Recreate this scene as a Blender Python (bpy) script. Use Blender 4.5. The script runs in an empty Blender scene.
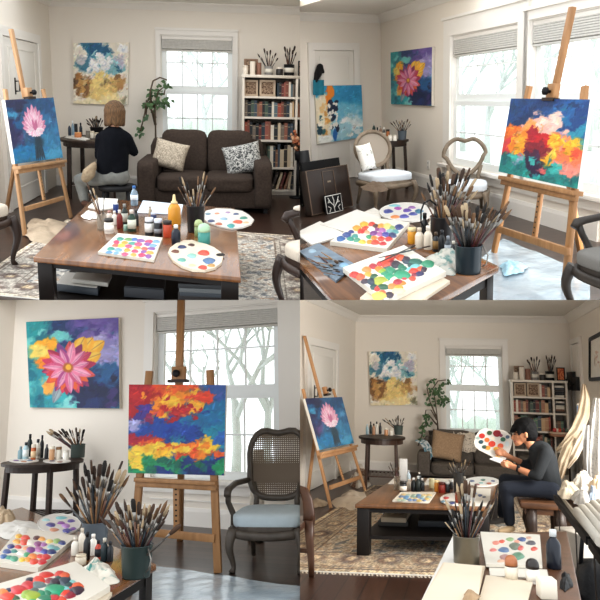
# Four painter's-studio rooms, built as four open-fronted sets that meet at the viewpoint.
import bpy, bmesh, math, random
import numpy as np
from mathutils import Vector, Matrix, noise as mnoise

SC = bpy.context.scene
COL = SC.collection
F, CX, CY = 700.0, 300.0, 239.0
EYE = Vector((0, 0, 1.6))
rnd = random.Random(7)
V = Vector
PI = math.pi


# ---------------------------------------------------------------- colour and materials
def lin(c):
    if isinstance(c, str):
        c = c.lstrip('#')
        c = [int(c[i:i + 2], 16) / 255 for i in (0, 2, 4)]
    return tuple((x / 12.92 if x <= 0.04045 else ((x + 0.055) / 1.055) ** 2.4) for x in c)


MATS = {}


def mat(key, color='#888888', rough=0.6, metal=0.0, var=0.0, scale=8.0, bump=0.0, bscale=60.0, coat=0.0,
        trans=0.0, color2=None, stretch=None, spec=0.5, sheen=0.0):
    """A procedural Principled material: noise-mixed colour, optional bump."""
    if key in MATS:
        return MATS[key]
    m = bpy.data.materials.new(key)
    m.use_nodes = True
    nt = m.node_tree
    b = nt.nodes['Principled BSDF']
    c1 = lin(color)
    b.inputs['Base Color'].default_value = (*c1, 1)
    b.inputs['Roughness'].default_value = rough
    b.inputs['Metallic'].default_value = metal
    b.inputs['Coat Weight'].default_value = coat
    b.inputs['Coat Roughness'].default_value = 0.12
    b.inputs['Transmission Weight'].default_value = trans
    b.inputs['Specular IOR Level'].default_value = spec
    b.inputs['Sheen Weight'].default_value = sheen
    if var or color2 or bump:
        tc = nt.nodes.new('ShaderNodeTexCoord')
        mp = nt.nodes.new('ShaderNodeMapping')
        nt.links.new(tc.outputs['Object'], mp.inputs['Vector'])
        if stretch:
            mp.inputs['Scale'].default_value = stretch
        if var or color2:
            n = nt.nodes.new('ShaderNodeTexNoise')
            n.inputs['Scale'].default_value = scale
            n.inputs['Detail'].default_value = 6
            nt.links.new(mp.outputs[0], n.inputs['Vector'])
            r = nt.nodes.new('ShaderNodeValToRGB')
            r.color_ramp.elements[0].position = 0.3
            r.color_ramp.elements[1].position = 0.7
            if color2:
                a, z = c1, lin(color2)
            else:
                a = tuple(x * (1 - var) for x in c1)
                z = tuple(min(1, x * (1 + var)) for x in c1)
            r.color_ramp.elements[0].color = (*a, 1)
            r.color_ramp.elements[1].color = (*z, 1)
            nt.links.new(n.outputs['Fac'], r.inputs['Fac'])
            nt.links.new(r.outputs[0], b.inputs['Base Color'])
        if bump:
            n2 = nt.nodes.new('ShaderNodeTexNoise')
            n2.inputs['Scale'].default_value = bscale
            n2.inputs['Detail'].default_value = 4
            nt.links.new(mp.outputs[0], n2.inputs['Vector'])
            bp = nt.nodes.new('ShaderNodeBump')
            bp.inputs['Strength'].default_value = bump
            bp.inputs['Distance'].default_value = 0.02
            nt.links.new(n2.outputs['Fac'], bp.inputs['Height'])
            nt.links.new(bp.outputs[0], b.inputs['Normal'])
    MATS[key] = m
    return m


def C(hexcol, rough=0.55, **k):
    return mat('paint %s %.2f' % (hexcol, rough), hexcol, rough, **k)


def attr_mat(key, rough=0.5, bump=0.15):
    if key in MATS:
        return MATS[key]
    m = bpy.data.materials.new(key)
    m.use_nodes = True
    nt = m.node_tree
    b = nt.nodes['Principled BSDF']
    b.inputs['Roughness'].default_value = rough
    a = nt.nodes.new('ShaderNodeVertexColor')
    a.layer_name = 'Col'
    nt.links.new(a.outputs['Color'], b.inputs['Base Color'])
    tc = nt.nodes.new('ShaderNodeTexCoord')
    n = nt.nodes.new('ShaderNodeTexNoise')
    n.inputs['Scale'].default_value = 45
    n.inputs['Detail'].default_value = 5
    nt.links.new(tc.outputs['Object'], n.inputs['Vector'])
    bp = nt.nodes.new('ShaderNodeBump')
    bp.inputs['Strength'].default_value = bump
    bp.inputs['Distance'].default_value = 0.01
    nt.links.new(n.outputs['Fac'], bp.inputs['Height'])
    nt.links.new(bp.outputs[0], b.inputs['Normal'])
    MATS[key] = m
    return m


def glass_mat(key='window glass', veil=0.2, tint='#eef4f4'):
    if key in MATS:
        return MATS[key]
    m = bpy.data.materials.new(key)
    m.use_nodes = True
    nt = m.node_tree
    nt.nodes.remove(nt.nodes['Principled BSDF'])
    out = nt.nodes['Material Output']
    tr = nt.nodes.new('ShaderNodeBsdfTransparent')
    tl = nt.nodes.new('ShaderNodeBsdfTranslucent')
    gl = nt.nodes.new('ShaderNodeBsdfGlossy')
    tl.inputs['Color'].default_value = (*lin(tint), 1)
    gl.inputs['Roughness'].default_value = 0.05
    m1 = nt.nodes.new('ShaderNodeMixShader')
    m2 = nt.nodes.new('ShaderNodeMixShader')
    m1.inputs[0].default_value = veil
    m2.inputs[0].default_value = 0.05
    nt.links.new(tr.outputs[0], m1.inputs[1])
    nt.links.new(tl.outputs[0], m1.inputs[2])
    nt.links.new(m1.outputs[0], m2.inputs[1])
    nt.links.new(gl.outputs[0], m2.inputs[2])
    nt.links.new(m2.outputs[0], out.inputs['Surface'])
    MATS[key] = m
    return m


def wood_floor_mat(key, c1, c2, plank=0.14, rough=0.35, along='Y'):
    if key in MATS:
        return MATS[key]
    m = bpy.data.materials.new(key)
    m.use_nodes = True
    nt = m.node_tree
    b = nt.nodes['Principled BSDF']
    tc = nt.nodes.new('ShaderNodeTexCoord')
    mp = nt.nodes.new('ShaderNodeMapping')
    if along == 'Y':
        mp.inputs['Rotation'].default_value = (0, 0, PI / 2)
    nt.links.new(tc.outputs['Object'], mp.inputs['Vector'])
    br = nt.nodes.new('ShaderNodeTexBrick')
    br.inputs['Color1'].default_value = (*lin(c1), 1)
    br.inputs['Color2'].default_value = (*lin(c2), 1)
    br.inputs['Mortar'].default_value = (0.006, 0.005, 0.004, 1)
    br.inputs['Scale'].default_value = 1.0
    br.inputs['Mortar Size'].default_value = 0.004
    br.inputs['Brick Width'].default_value = 1.5
    br.inputs['Row Height'].default_value = plank
    nt.links.new(mp.outputs[0], br.inputs['Vector'])
    n = nt.nodes.new('ShaderNodeTexNoise')
    mp2 = nt.nodes.new('ShaderNodeMapping')
    mp2.inputs['Scale'].default_value = (2, 30, 2)
    nt.links.new(mp.outputs[0], mp2.inputs['Vector'])
    nt.links.new(mp2.outputs[0], n.inputs['Vector'])
    n.inputs['Scale'].default_value = 2
    mx = nt.nodes.new('ShaderNodeMix')
    mx.data_type = 'RGBA'
    mx.blend_type = 'MULTIPLY'
    mx.inputs[0].default_value = 0.6
    nt.links.new(br.outputs['Color'], mx.inputs[6])
    nt.links.new(n.outputs['Fac'], mx.inputs[7])
    nt.links.new(mx.outputs[2], b.inputs['Base Color'])
    b.inputs['Roughness'].default_value = rough
    MATS[key] = m
    return m


# ---------------------------------------------------------------- rooms
class Room:
    """A set with its own floor plane. Room coordinates: X right, Y deep, Z up, floor at z=0."""

    def __init__(s, name, cx, hor, slope, vpx, h, xs, ys):
        s.name, s.h = name, h
        d = lambda x, y: V(((x - CX), (CY - y), F))
        hy = lambda x: hor + (x - cx) * slope
        p1, p2 = d(cx - 100, hy(cx - 100)), d(cx + 100, hy(cx + 100))
        n = p1.cross(p2)
        if n.y < 0:
            n = -n
        n.normalize()
        f = d(vpx, hy(vpx)).normalized()
        r = V((f.y * n.z - f.z * n.y, f.z * n.x - f.x * n.z, f.x * n.y - f.y * n.x))
        if r.x < 0:
            r = -r
        r.normalize()
        w = lambda c: V((c.x, c.z, c.y))
        r, f, n = w(r), w(f), w(n)
        R3 = Matrix((r, f, n)).transposed()
        s.R3 = R3
        s.M = Matrix.Translation(EYE) @ R3.to_4x4() @ Matrix.Translation((0, 0, -h))
        s.xs, s.ys = xs, ys          # +1: keep pixels right of / below the dividing lines
        s.members = []

    def ray(s, px, py):
        d = V((px - CX, F, CY - py))
        return s.R3.transposed() @ d

    def z(s, px, py, z):
        d = s.ray(px, py)
        t = (z - s.h) / d.z
        return V((0, 0, s.h)) + d * t

    def y(s, px, py, y):
        d = s.ray(px, py)
        return V((0, 0, s.h)) + d * (y / d.y)

    def plane(s, px, py, p0, n):
        d = s.ray(px, py)
        o = V((0, 0, s.h))
        return o + d * ((p0 - o).dot(n) / d.dot(n))

    def dep(s, p):
        """distance along the lens axis of a room point"""
        return (s.M @ V(p)).y - EYE.y

    def m(s, p, px):
        """metres that px pixels measure at point p"""
        return px * s.dep(p) / F

    def px(s, p):
        w = s.M @ V(p) - EYE
        return (CX + F * w.x / w.y, CY - F * w.z / w.y)


class Wall:
    """vertical plane through two floor points; s along, z up, off toward the room"""

    def __init__(s, R, p0, p1):
        s.R = R
        s.o = V((p0.x, p0.y, 0))
        s.u = V((p1.x - p0.x, p1.y - p0.y, 0))
        s.len = s.u.length
        s.u.normalize()
        s.n = V((s.u.y, -s.u.x, 0))
        if s.n.dot(V((0, 0, 0)) - s.o) < 0:
            s.n = -s.n

    def sz(s, px, py, off=0.0):
        p = s.R.plane(px, py, s.o + s.n * off, s.n)
        return (p - s.o).dot(s.u), p.z

    def pt(s, a, z, off=0.0):
        return s.o + s.u * a + s.n * off + V((0, 0, z))


# ---------------------------------------------------------------- mesh builder
class MB:
    def __init__(s):
        s.bm = bmesh.new()
        s.cols = None

    def mesh(s, vs, fs, mi=0, smooth=False):
        bv = [s.bm.verts.new(v) for v in vs]
        for f in fs:
            try:
                bf = s.bm.faces.new([bv[i] for i in f])
                bf.material_index = mi
                bf.smooth = smooth
            except ValueError:
                pass
        return s

    def hexa(s, p, mi=0, bevel=0.0):
        """8 points: bottom ring 0-3, top ring 4-7"""
        fs = [(3, 2, 1, 0), (4, 5, 6, 7), (0, 1, 5, 4), (1, 2, 6, 5), (2, 3, 7, 6), (3, 0, 4, 7)]
        if bevel <= 0:
            return s.mesh(p, fs, mi)
        t = bmesh.new()
        bv = [t.verts.new(v) for v in p]
        for f in fs:
            t.faces.new([bv[i] for i in f])
        bmesh.ops.bevel(t, geom=list(t.edges), offset=bevel, segments=2, affect='EDGES', profile=0.5)
        s.join(t, mi, True)
        return s

    def join(s, t, mi=0, smooth=True, M=None):
        t.verts.index_update()
        bv = [s.bm.verts.new((M @ v.co) if M else v.co) for v in t.verts]
        for f in t.faces:
            try:
                nf = s.bm.faces.new([bv[v.index] for v in f.verts])
                nf.material_index = mi
                nf.smooth = smooth
            except ValueError:
                pass
        t.free()

    def box(s, c, size, rz=0.0, mi=0, bevel=0.0, M=None):
        hx, hy, hz = size[0] / 2, size[1] / 2, size[2] / 2
        p = [V((x, y, z)) for z in (-hz, hz) for x, y in ((-hx, -hy), (hx, -hy), (hx, hy), (-hx, hy))]
        R = (M if M is not None else Matrix.Rotation(rz, 3, 'Z'))
        return s.hexa([R @ q + V(c) for q in p], mi, bevel)

    def bar(s, p, q, w, d, mi=0, bevel=0.0, side=None, w2=None, d2=None):
        """square bar from p to q; w measured along side"""
        p, q = V(p), V(q)
        a = (q - p).normalized()
        side = V(side) if side is not None else (V((0, 0, 1)).cross(a) if abs(a.z) < 0.95 else V((1, 0, 0)))
        b = (side - a * side.dot(a)).normalized()
        c = a.cross(b)
        w2, d2 = w2 or w, d2 or d
        P = [p + b * (sx * w / 2) + c * (sy * d / 2) for sx, sy in ((-1, -1), (1, -1), (1, 1), (-1, 1))]
        Q = [q + b * (sx * w2 / 2) + c * (sy * d2 / 2) for sx, sy in ((-1, -1), (1, -1), (1, 1), (-1, 1))]
        return s.hexa(P + Q, mi, bevel)

    def tube(s, pts, rad, seg=8, mi=0, flat=1.0, closed=False, smooth=True):
        pts = [V(p) for p in pts]
        n = len(pts)
        if not isinstance(rad, (list, tuple)):
            rad = [rad] * n
        rings = []
        ref = None
        for i in range(n):
            if closed:
                a = (pts[(i + 1) % n] - pts[i - 1]).normalized()
            else:
                a = (pts[min(i + 1, n - 1)] - pts[max(i - 1, 0)]).normalized()
            if ref is None:
                ref = V((0, 0, 1)) if abs(a.z) < 0.9 else V((1, 0, 0))
            b = (ref - a * ref.dot(a))
            b = b.normalized() if b.length > 1e-6 else a.orthogonal().normalized()
            ref = b
            c = a.cross(b)
            rings.append([s.bm.verts.new(pts[i] + b * math.cos(2 * PI * k / seg) * rad[i] + c * math.sin(2 * PI * k / seg) * rad[i] * flat) for k in range(seg)])
        m = n if closed else n - 1
        for i in range(m):
            A, B = rings[i], rings[(i + 1) % n]
            for k in range(seg):
                f = s.bm.faces.new((A[k], A[(k + 1) % seg], B[(k + 1) % seg], B[k]))
                f.material_index = mi
                f.smooth = smooth
        if not closed:
            for r_, rev in ((rings[0], True), (rings[-1], False)):
                f = s.bm.faces.new(list(reversed(r_)) if rev else r_)
                f.material_index = mi
        return s

    def lathe(s, prof, c=(0, 0, 0), seg=16, mi=0, M=None, smooth=True):
        c = V(c)
        rings = []
        for r, z in prof:
            ring = []
            for k in range(seg):
                v = V((r * math.cos(2 * PI * k / seg), r * math.sin(2 * PI * k / seg), z))
                ring.append(s.bm.verts.new(((M @ v) if M is not None else v) + c))
            rings.append(ring)
        for A, B in zip(rings, rings[1:]):
            for k in range(seg):
                f = s.bm.faces.new((A[k], A[(k + 1) % seg], B[(k + 1) % seg], B[k]))
                f.material_index = mi
                f.smooth = smooth
        for ring, (r, z), rev in ((rings[0], prof[0], True), (rings[-1], prof[-1], False)):
            if r > 1e-5:
                f = s.bm.faces.new(list(reversed(ring)) if rev else ring)
                f.material_index = mi
        return s

    def prism(s, poly, ext, mi=0, smooth=False):
        """extrude a closed 3-D outline by vector ext"""
        poly = [V(p) for p in poly]
        ext = V(ext)
        n = len(poly)
        nrm = V((0, 0, 0))
        for i in range(n):
            nrm += (poly[i] - poly[0]).cross(poly[(i + 1) % n] - poly[0])
        if nrm.dot(ext) > 0:
            a, b = poly, [p + ext for p in poly]
        else:
            a, b = list(reversed(poly)), [p + ext for p in reversed(poly)]
        va = [s.bm.verts.new(p) for p in a]
        vb = [s.bm.verts.new(p) for p in b]
        fs = [list(reversed(va)), vb] + [[va[i], va[(i + 1) % n], vb[(i + 1) % n], vb[i]] for i in range(n)]
        for f in fs:
            try:
                nf = s.bm.faces.new(f)
                nf.material_index = mi
                nf.smooth = smooth
            except ValueError:
                pass
        return s

    def ball(s, c, r, sub=2, mi=0, M=None):
        t = bmesh.new()
        bmesh.ops.create_icosphere(t, subdivisions=sub, radius=1)
        r = V((r, r, r)) if not hasattr(r, '__len__') else V(r)
        for v in t.verts:
            q = V((v.co.x * r.x, v.co.y * r.y, v.co.z * r.z))
            v.co = ((M @ q) if M is not None else q) + V(c)
        s.join(t, mi, True)
        return s

    def soft(s, c, size, e=5.0, n=6, M=None, mi=0, wob=0.0):
        """rounded cushion block"""
        t = bmesh.new()
        bmesh.ops.create_cube(t, size=2)
        bmesh.ops.subdivide_edges(t, edges=list(t.edges), cuts=n, use_grid_fill=True)
        for v in t.verts:
            p = v.co.copy()
            k = (abs(p.x) ** e + abs(p.y) ** e + abs(p.z) ** e) ** (1 / e)
            p /= k
            if wob:
                p += V((mnoise.noise(p * 2.3 + V(c)), mnoise.noise(p * 2.1 + V((5, 1, 2))), mnoise.noise(p * 2.7 + V((1, 7, 3))))) * wob
            q = V((p.x * size[0] / 2, p.y * size[1] / 2, p.z * size[2] / 2))
            v.co = ((M @ q) if M is not None else q) + V(c)
        s.join(t, mi, True)
        return s

    def pillow(s, M, w, h, t, n=14, mi=0):
        """throw pillow in local xz plane, thickness along y; M 4x4"""
        vs, fs = [], []
        for sgn in (-1, 1):
            base = len(vs)
            for j in range(n + 1):
                for i in range(n + 1):
                    u, v_ = 2 * i / n - 1, 2 * j / n - 1
                    k = max(0, (1 - u ** 4)) * max(0, (1 - v_ ** 4))
                    pin = 1 - 0.07 * (1 - abs(u) ** 2) * abs(v_) ** 3
                    pin2 = 1 - 0.07 * (1 - abs(v_) ** 2) * abs(u) ** 3
                    vs.append(M @ V((u * w / 2 * pin2, sgn * t / 2 * k ** 0.55, v_ * h / 2 * pin)))
            for j in range(n):
                for i in range(n):
                    a = base + j * (n + 1) + i
                    q = (a, a + 1, a + n + 2, a + n + 1)
                    fs.append(q if sgn < 0 else tuple(reversed(q)))
        s.mesh(vs, fs, mi, True)
        bmesh.ops.remove_doubles(s.bm, verts=list(s.bm.verts), dist=1e-4)
        return s

    def sheet(s, fn, nu, nv, mi=0, thick=0.0, smooth=True):
        vs = [V(fn(i / nu, j / nv)) for j in range(nv + 1) for i in range(nu + 1)]
        fs = [(j * (nu + 1) + i, j * (nu + 1) + i + 1, (j + 1) * (nu + 1) + i + 1, (j + 1) * (nu + 1) + i) for j in range(nv) for i in range(nu)]
        s.mesh(vs, fs, mi, smooth)
        return s

    def build(s, name, mats, parent=None, R=None, loc=None, tagd=None):
        """link as one mesh object. Coordinates were given in room space; parent/loc give the origin."""
        if parent is not None:
            o_loc = LOC[parent.name]
        else:
            o_loc = V(loc) if loc is not None else V((0, 0, 0))
        for v in s.bm.verts:
            v.co -= o_loc
        me = bpy.data.meshes.new(name)
        s.bm.normal_update()
        s.bm.to_mesh(me)
        s.bm.free()
        for m in (mats if isinstance(mats, (list, tuple)) else [mats]):
            me.materials.append(m)
        o = bpy.data.objects.new(name, me)
        COL.objects.link(o)
        if parent is not None:
            o.parent = parent
            LOC[o.name] = o_loc
            ROOM[o.name] = ROOM[parent.name]
        else:
            o.matrix_world = R.M @ Matrix.Translation(o_loc)
            LOC[o.name] = o_loc
            ROOM[o.name] = R
        if tagd:
            tag(o, *tagd)
        return o


LOC, ROOM = {}, {}


def tag(o, label=None, cat=None, group=None, kind=None):
    if label:
        o['label'] = label
    if cat:
        o['category'] = cat
    if group:
        o['group'] = group
    if kind:
        o['kind'] = kind
    return o


def T(R, name, label, cat, loc, group=None):
    o = bpy.data.objects.new(name, None)
    o.empty_display_size = 0.05
    COL.objects.link(o)
    o.matrix_world = R.M @ Matrix.Translation(V(loc))
    LOC[o.name] = V(loc)
    ROOM[o.name] = R
    return tag(o, label, cat, group)


def place(R, name, label, cat, loc, rz=0.0, group=None, sc=1.0):
    """a thing whose parts are modelled about the local origin, then turned"""
    o = T(R, name, label, cat, loc, group)
    o.matrix_world = R.M @ Matrix.Translation(V(loc)) @ Matrix.Rotation(rz, 4, 'Z') @ Matrix.Scale(sc, 4)
    LOC[o.name] = V((0, 0, 0))
    return o


def struct(mb, name, mats, R, label=None, parent=None):
    o = mb.build(name, mats, parent=parent, R=R)
    if parent is None:
        tag(o, label, None, None, 'structure')
    return o


def arc(c, rx, ry, n, a0=0.0, a1=2 * PI):
    return [(c[0] + rx * math.cos(a0 + (a1 - a0) * i / n), c[1] + ry * math.sin(a0 + (a1 - a0) * i / n)) for i in range(n)]


ORD = ['', 'first', 'second', 'third', 'fourth', 'fifth', 'sixth', 'seventh', 'eighth', 'ninth', 'tenth', 'eleventh', 'twelfth', 'thirteenth',
       'fourteenth', 'fifteenth', 'sixteenth', 'seventeenth', 'eighteenth', 'nineteenth', 'twentieth']
ORD += ['twenty-' + w for w in ORD[1:10]] + ['thirtieth']

TL = Room('upper left', 150, 88, 0.024, 230, 1.5, -1, -1)
TR = Room('upper right', 450, 88, -0.035, 142, 1.5, 1, -1)
BL = Room('lower left', 150, 393, -0.022, 563, 1.5, -1, 1)
BR = Room('lower right', 450, 388, 0.028, 468, 1.5, 1, 1)
# ---------------------------------------------------------------- setting materials
WALLM = mat('warm white wall paint', '#eae2d7', 0.8, bump=0.05, bscale=120)
CEILM = mat('ceiling paint', '#e9e4dc', 0.85, bump=0.04, bscale=90)
TRIMM = mat('white trim gloss', '#ebe6df', 0.45, bump=0.01, bscale=20)
SASHM = mat('white sash paint', '#eef1f0', 0.5, bump=0.01, bscale=20)
BLINDM = mat('pale grey blind', '#cfccc6', 0.8, var=0.06, scale=30)
FLOORD = wood_floor_mat('dark walnut floor', '#4a3228', '#3a261e', 0.13, 0.3, 'X')
FLOORB = wood_floor_mat('brown walnut floor', '#5d3d2d', '#472c20', 0.16, 0.33, 'Y')
FLOORG = wood_floor_mat('grey brown floor', '#5b463b', '#46342b', 0.14, 0.3, 'X')
GLASS = glass_mat()  # white veil in the pane paints in the washed-out window haze
HANDLE = mat('dark bronze', '#3a3531', 0.35, 0.8, bump=0.02)


def wall(R, W, name, s0, s1, z0, z1, holes=(), th=0.12):
    """wall slab behind the plane, cut around its rectangular openings"""
    mb = MB()
    ss = sorted({s0, s1, *[h[0] for h in holes], *[h[2] for h in holes]})
    for a, b in zip(ss, ss[1:]):
        zs = [(z0, z1)]
        for h in holes:
            if h[0] <= a + 1e-6 and h[2] >= b - 1e-6:
                nz = []
                for p, q in zs:
                    if h[1] > p:
                        nz.append((p, min(q, h[1])))
                    if h[3] < q:
                        nz.append((max(p, h[3]), q))
                zs = [z for z in nz if z[1] - z[0] > 1e-5]
        for p, q in zs:
            P = [W.pt(a, p, 0), W.pt(b, p, 0), W.pt(b, p, -th), W.pt(a, p, -th)]
            mb.hexa(P + [v + V((0, 0, q - p)) for v in P])
    return struct(mb, name, WALLM, R)


def wbox(mb, W, s0, s1, z0, z1, o0, o1, mi=0, bevel=0.0):
    P = [W.pt(s0, z0, o1), W.pt(s1, z0, o1), W.pt(s1, z0, o0), W.pt(s0, z0, o0)]
    return mb.hexa(P + [v + V((0, 0, z1 - z0)) for v in P], mi, bevel)


def rect(W, p0, p1, off=0.0):
    a, b = W.sz(*p0, off=off), W.sz(*p1, off=off)
    return min(a[0], b[0]), min(a[1], b[1]), max(a[0], b[0]), max(a[1], b[1])


def window(R, W, n, op, casing, blind_drop, rail, blabel, sill=True, ins=0.05, rows=2, cols=4):
    """double-hung window: opening op=(s0,z0,s1,z1) in wall coordinates"""
    s0, z0, s1, z1 = op
    c = casing
    mb = MB()
    wbox(mb, W, s0 - c, s0, z0, z1 + c, 0, 0.03)
    wbox(mb, W, s1, s1 + c, z0, z1 + c, 0, 0.03)
    wbox(mb, W, s0, s1, z1, z1 + c, 0, 0.03)
    wbox(mb, W, s0 - c * 1.1, s1 + c * 1.1, z1 + c, z1 + c + 0.035, 0, 0.06)
    # reveals
    wbox(mb, W, s0, s0 + 0.015, z0, z1, -0.12, 0)
    wbox(mb, W, s1 - 0.015, s1, z0, z1, -0.12, 0)
    wbox(mb, W, s0, s1, z1 - 0.015, z1, -0.12, 0)
    root = struct(mb, 'window_%d' % n, TRIMM, R, None)
    if sill:
        b = MB()
        wbox(b, W, s0 - c * 1.2, s1 + c * 1.2, z0 - 0.05, z0, -0.12, 0.10, bevel=0.008)
        wbox(b, W, s0 - c, s1 + c, z0 - 0.16, z0 - 0.05, 0, 0.03)
        b.build('window_sill', TRIMM, root)
    zr = z0 + (z1 - z0) * rail
    for (a, d, oo) in ((z0, zr, -0.07), (zr, z1, -0.10)):
        b = MB()
        f = ins
        wbox(b, W, s0 + .015, s0 + .015 + f, a, d, oo, oo + 0.035)
        wbox(b, W, s1 - .015 - f, s1 - .015, a, d, oo, oo + 0.035)
        wbox(b, W, s0 + .015 + f, s1 - .015 - f, a, a + f, oo, oo + 0.035)
        wbox(b, W, s0 + .015 + f, s1 - .015 - f, d - f * .7, d, oo, oo + 0.035)
        q = 0.018
        for i in range(1, cols):
            x = s0 + .015 + f + (s1 - s0 - .03 - 2 * f) * i / cols
            wbox(b, W, x - q / 2, x + q / 2, a + f, d - f * .7, oo + .008, oo + .028)
        for i in range(1, rows):
            z = a + f + (d - a - 1.7 * f) * i / rows
            wbox(b, W, s0 + .015 + f, s1 - .015 - f, z - q / 2, z + q / 2, oo + .008, oo + .028)
        sh = b.build('sash', SASHM, root)
        g = MB()
        g.mesh([W.pt(s0 + .015 + f, a + f, oo + .015), W.pt(s1 - .015 - f, a + f, oo + .015), W.pt(s1 - .015 - f, d - f * .7, oo + .015), W.pt(s0 + .015 + f, d - f * .7, oo + .015)], [(0, 1, 2, 3)])
        g.build('glass_pane', GLASS, sh)
    # gathered slatted blind
    if blind_drop > 0:
        t = T(R, 'window_blind', blabel, 'blind', W.pt((s0 + s1) / 2, z1, -0.02))
        b = MB()
        wbox(b, W, s0 + .02, s1 - .02, z1 - .06, z1 - 0.016, -0.06, -0.01, bevel=.004)
        b.build('head_rail', TRIMM, t)
        b = MB()
        k = max(4, int(blind_drop / 0.03))
        for i in range(k):
            z = z1 - .06 - (blind_drop - .06) * (i + 1) / k
            P = [W.pt(s0 + .025, z, -.055), W.pt(s1 - .025, z, -.055), W.pt(s1 - .025, z + .014, -.012), W.pt(s0 + .025, z + .014, -.012)]
            b.prism(P, (0, 0, (blind_drop - .06) / k * .78))
        b.build('slats', BLINDM, t)
        b = MB()
        wbox(b, W, s0 + .02, s1 - .02, z1 - blind_drop - .025, z1 - blind_drop, -.058, -.010, bevel=.004)
        b.build('bottom_rail', BLINDM, t)
    return root


def trim_run(R, W, name, s0, s1, prof):
    """straight moulding: prof = outline of (off, z)"""
    mb = MB()
    mb.prism([W.pt(s0, z, o) for o, z in prof], W.u * (s1 - s0))
    return struct(mb, name, TRIMM, R)


def baseboard(R, W, name, s0, s1, h=0.16):
    return trim_run(R, W, name, s0, s1, [(0, 0), (.022, 0), (.022, h * .8), (.012, h), (0, h)])


def crown(R, W, name, s0, s1, z, d=0.1):
    return trim_run(R, W, name, s0, s1, [(0, z - d), (.015, z - d), (d * .5, z - d * .45), (d * .9, z - .015), (d * .9, z), (0, z)])


def door(R, W, n, op, casing=0.1, panels=2, handle=None, hside=1):
    s0, z0, s1, z1 = op
    mb = MB()
    wbox(mb, W, s0, s1, 0.01, z1, 0.004, .03)
    # raised panels
    w = s1 - s0
    rows = [(0.12, 0.42), (0.48, 0.94)] if panels == 2 else [(0.06, 0.95)]
    for a, b_ in rows:
        za, zb = z1 * a, z1 * b_
        wbox(mb, W, s0 + w * .14, s1 - w * .14, za, zb, .03, .036, bevel=.002)
        for q in ((s0 + w * .12, s1 - w * .12, zb - .0, zb + .02), (s0 + w * .12, s1 - w * .12, za - .02, za), (s0 + w * .12, s0 + w * .14, za, zb), (s1 - w * .14, s1 - w * .12, za, zb)):
            wbox(mb, W, q[0], q[1], q[2], q[3], .03, .042)
    root = struct(mb, 'door_%d' % n, mat('door paint', '#e4dfd7', .55, bump=.01), R)
    b = MB()
    c = casing
    wbox(b, W, s0 - c, s0 - .006, 0, z1 + c, 0, .045)
    wbox(b, W, s1 + .006, s1 + c, 0, z1 + c, 0, .045)
    wbox(b, W, s0 - .006, s1 + .006, z1 + .008, z1 + c, 0, .045)
    b.build('door_frame', TRIMM, root)
    if handle:
        hs, hz = handle
        b = MB()
        wbox(b, W, hs - .02, hs + .02, hz - .1, hz + .1, .036, .044, bevel=.003)
        b.tube([W.pt(hs, hz + .06, .044), W.pt(hs, hz + .06, .09), W.pt(hs, hz - .06, .09), W.pt(hs, hz - .06, .044)], .009)
        b.build('door_handle', HANDLE, root)
    return root


def floor(R, name, poly, m):
    mb = MB()
    mb.prism([V((x, y, 0)) for x, y in poly], (0, 0, -0.08))
    return struct(mb, name, m, R)


def ceiling(R, name, poly, z):
    mb = MB()
    mb.prism([V((x, y, z)) for x, y in poly], (0, 0, 0.08))
    return struct(mb, name, CEILM, R)


# ================================================================= upper left room
def far_y(R, px, py):
    return R.z(px, py, 0).y


tl_by = far_y(TL, 125, 186)
tl_c = TL.y(57, 186, tl_by)
TLB = Wall(TL, V((tl_c.x, tl_by, 0)), V((tl_c.x + 1, tl_by, 0)))
TLL = Wall(TL, V((tl_c.x, tl_by, 0)), V((tl_c.x, tl_by - 1, 0)))
tl_cz = TLB.sz(180, 3)[1]
tlw = rect(TLB, (160, 34.5), (233, 138))
tlw = (tlw[0], 0.62, tlw[2], tlw[3])
wall(TL, TLB, 'wall_back', -0.12, 4.4, 0, tl_cz, [tlw])
wall(TL, TLL, 'wall_left', 0, 3.6, 0, tl_cz)
window(TL, TLB, 1, tlw, TLB.sz(160, 80)[0] - TLB.sz(155.5, 80)[0], 0.21, .51, 'pale slatted blind gathered at top of the upper left window', ins=.075)
floor(TL, 'floor', [(tl_c.x - .1, 1.0), (6.5, 1.0), (6.5, tl_by + .1), (tl_c.x - .1, tl_by + .1)], FLOORD)
ceiling(TL, 'ceiling', [(tl_c.x - .1, tl_by - 1.6), (1.8, tl_by - 1.6), (1.8, tl_by + .1), (tl_c.x - .1, tl_by + .1)], tl_cz)
crown(TL, TLB, 'trim_1', 0, 4.4, tl_cz, .11)
crown(TL, TLL, 'trim_2', 0, 3.6, tl_cz, .11)
baseboard(TL, TLB, 'baseboard_back', 0, 4.4)
d = rect(TLL, (35, 44), (3, 60))
door(TL, TLL, 1, (d[0], 0, TLL.sz(3, 100)[0], TLL.sz(35, 44)[1]), .12, 2, (TLL.sz(12, 86)[0], TLL.sz(12, 86)[1]))

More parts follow.
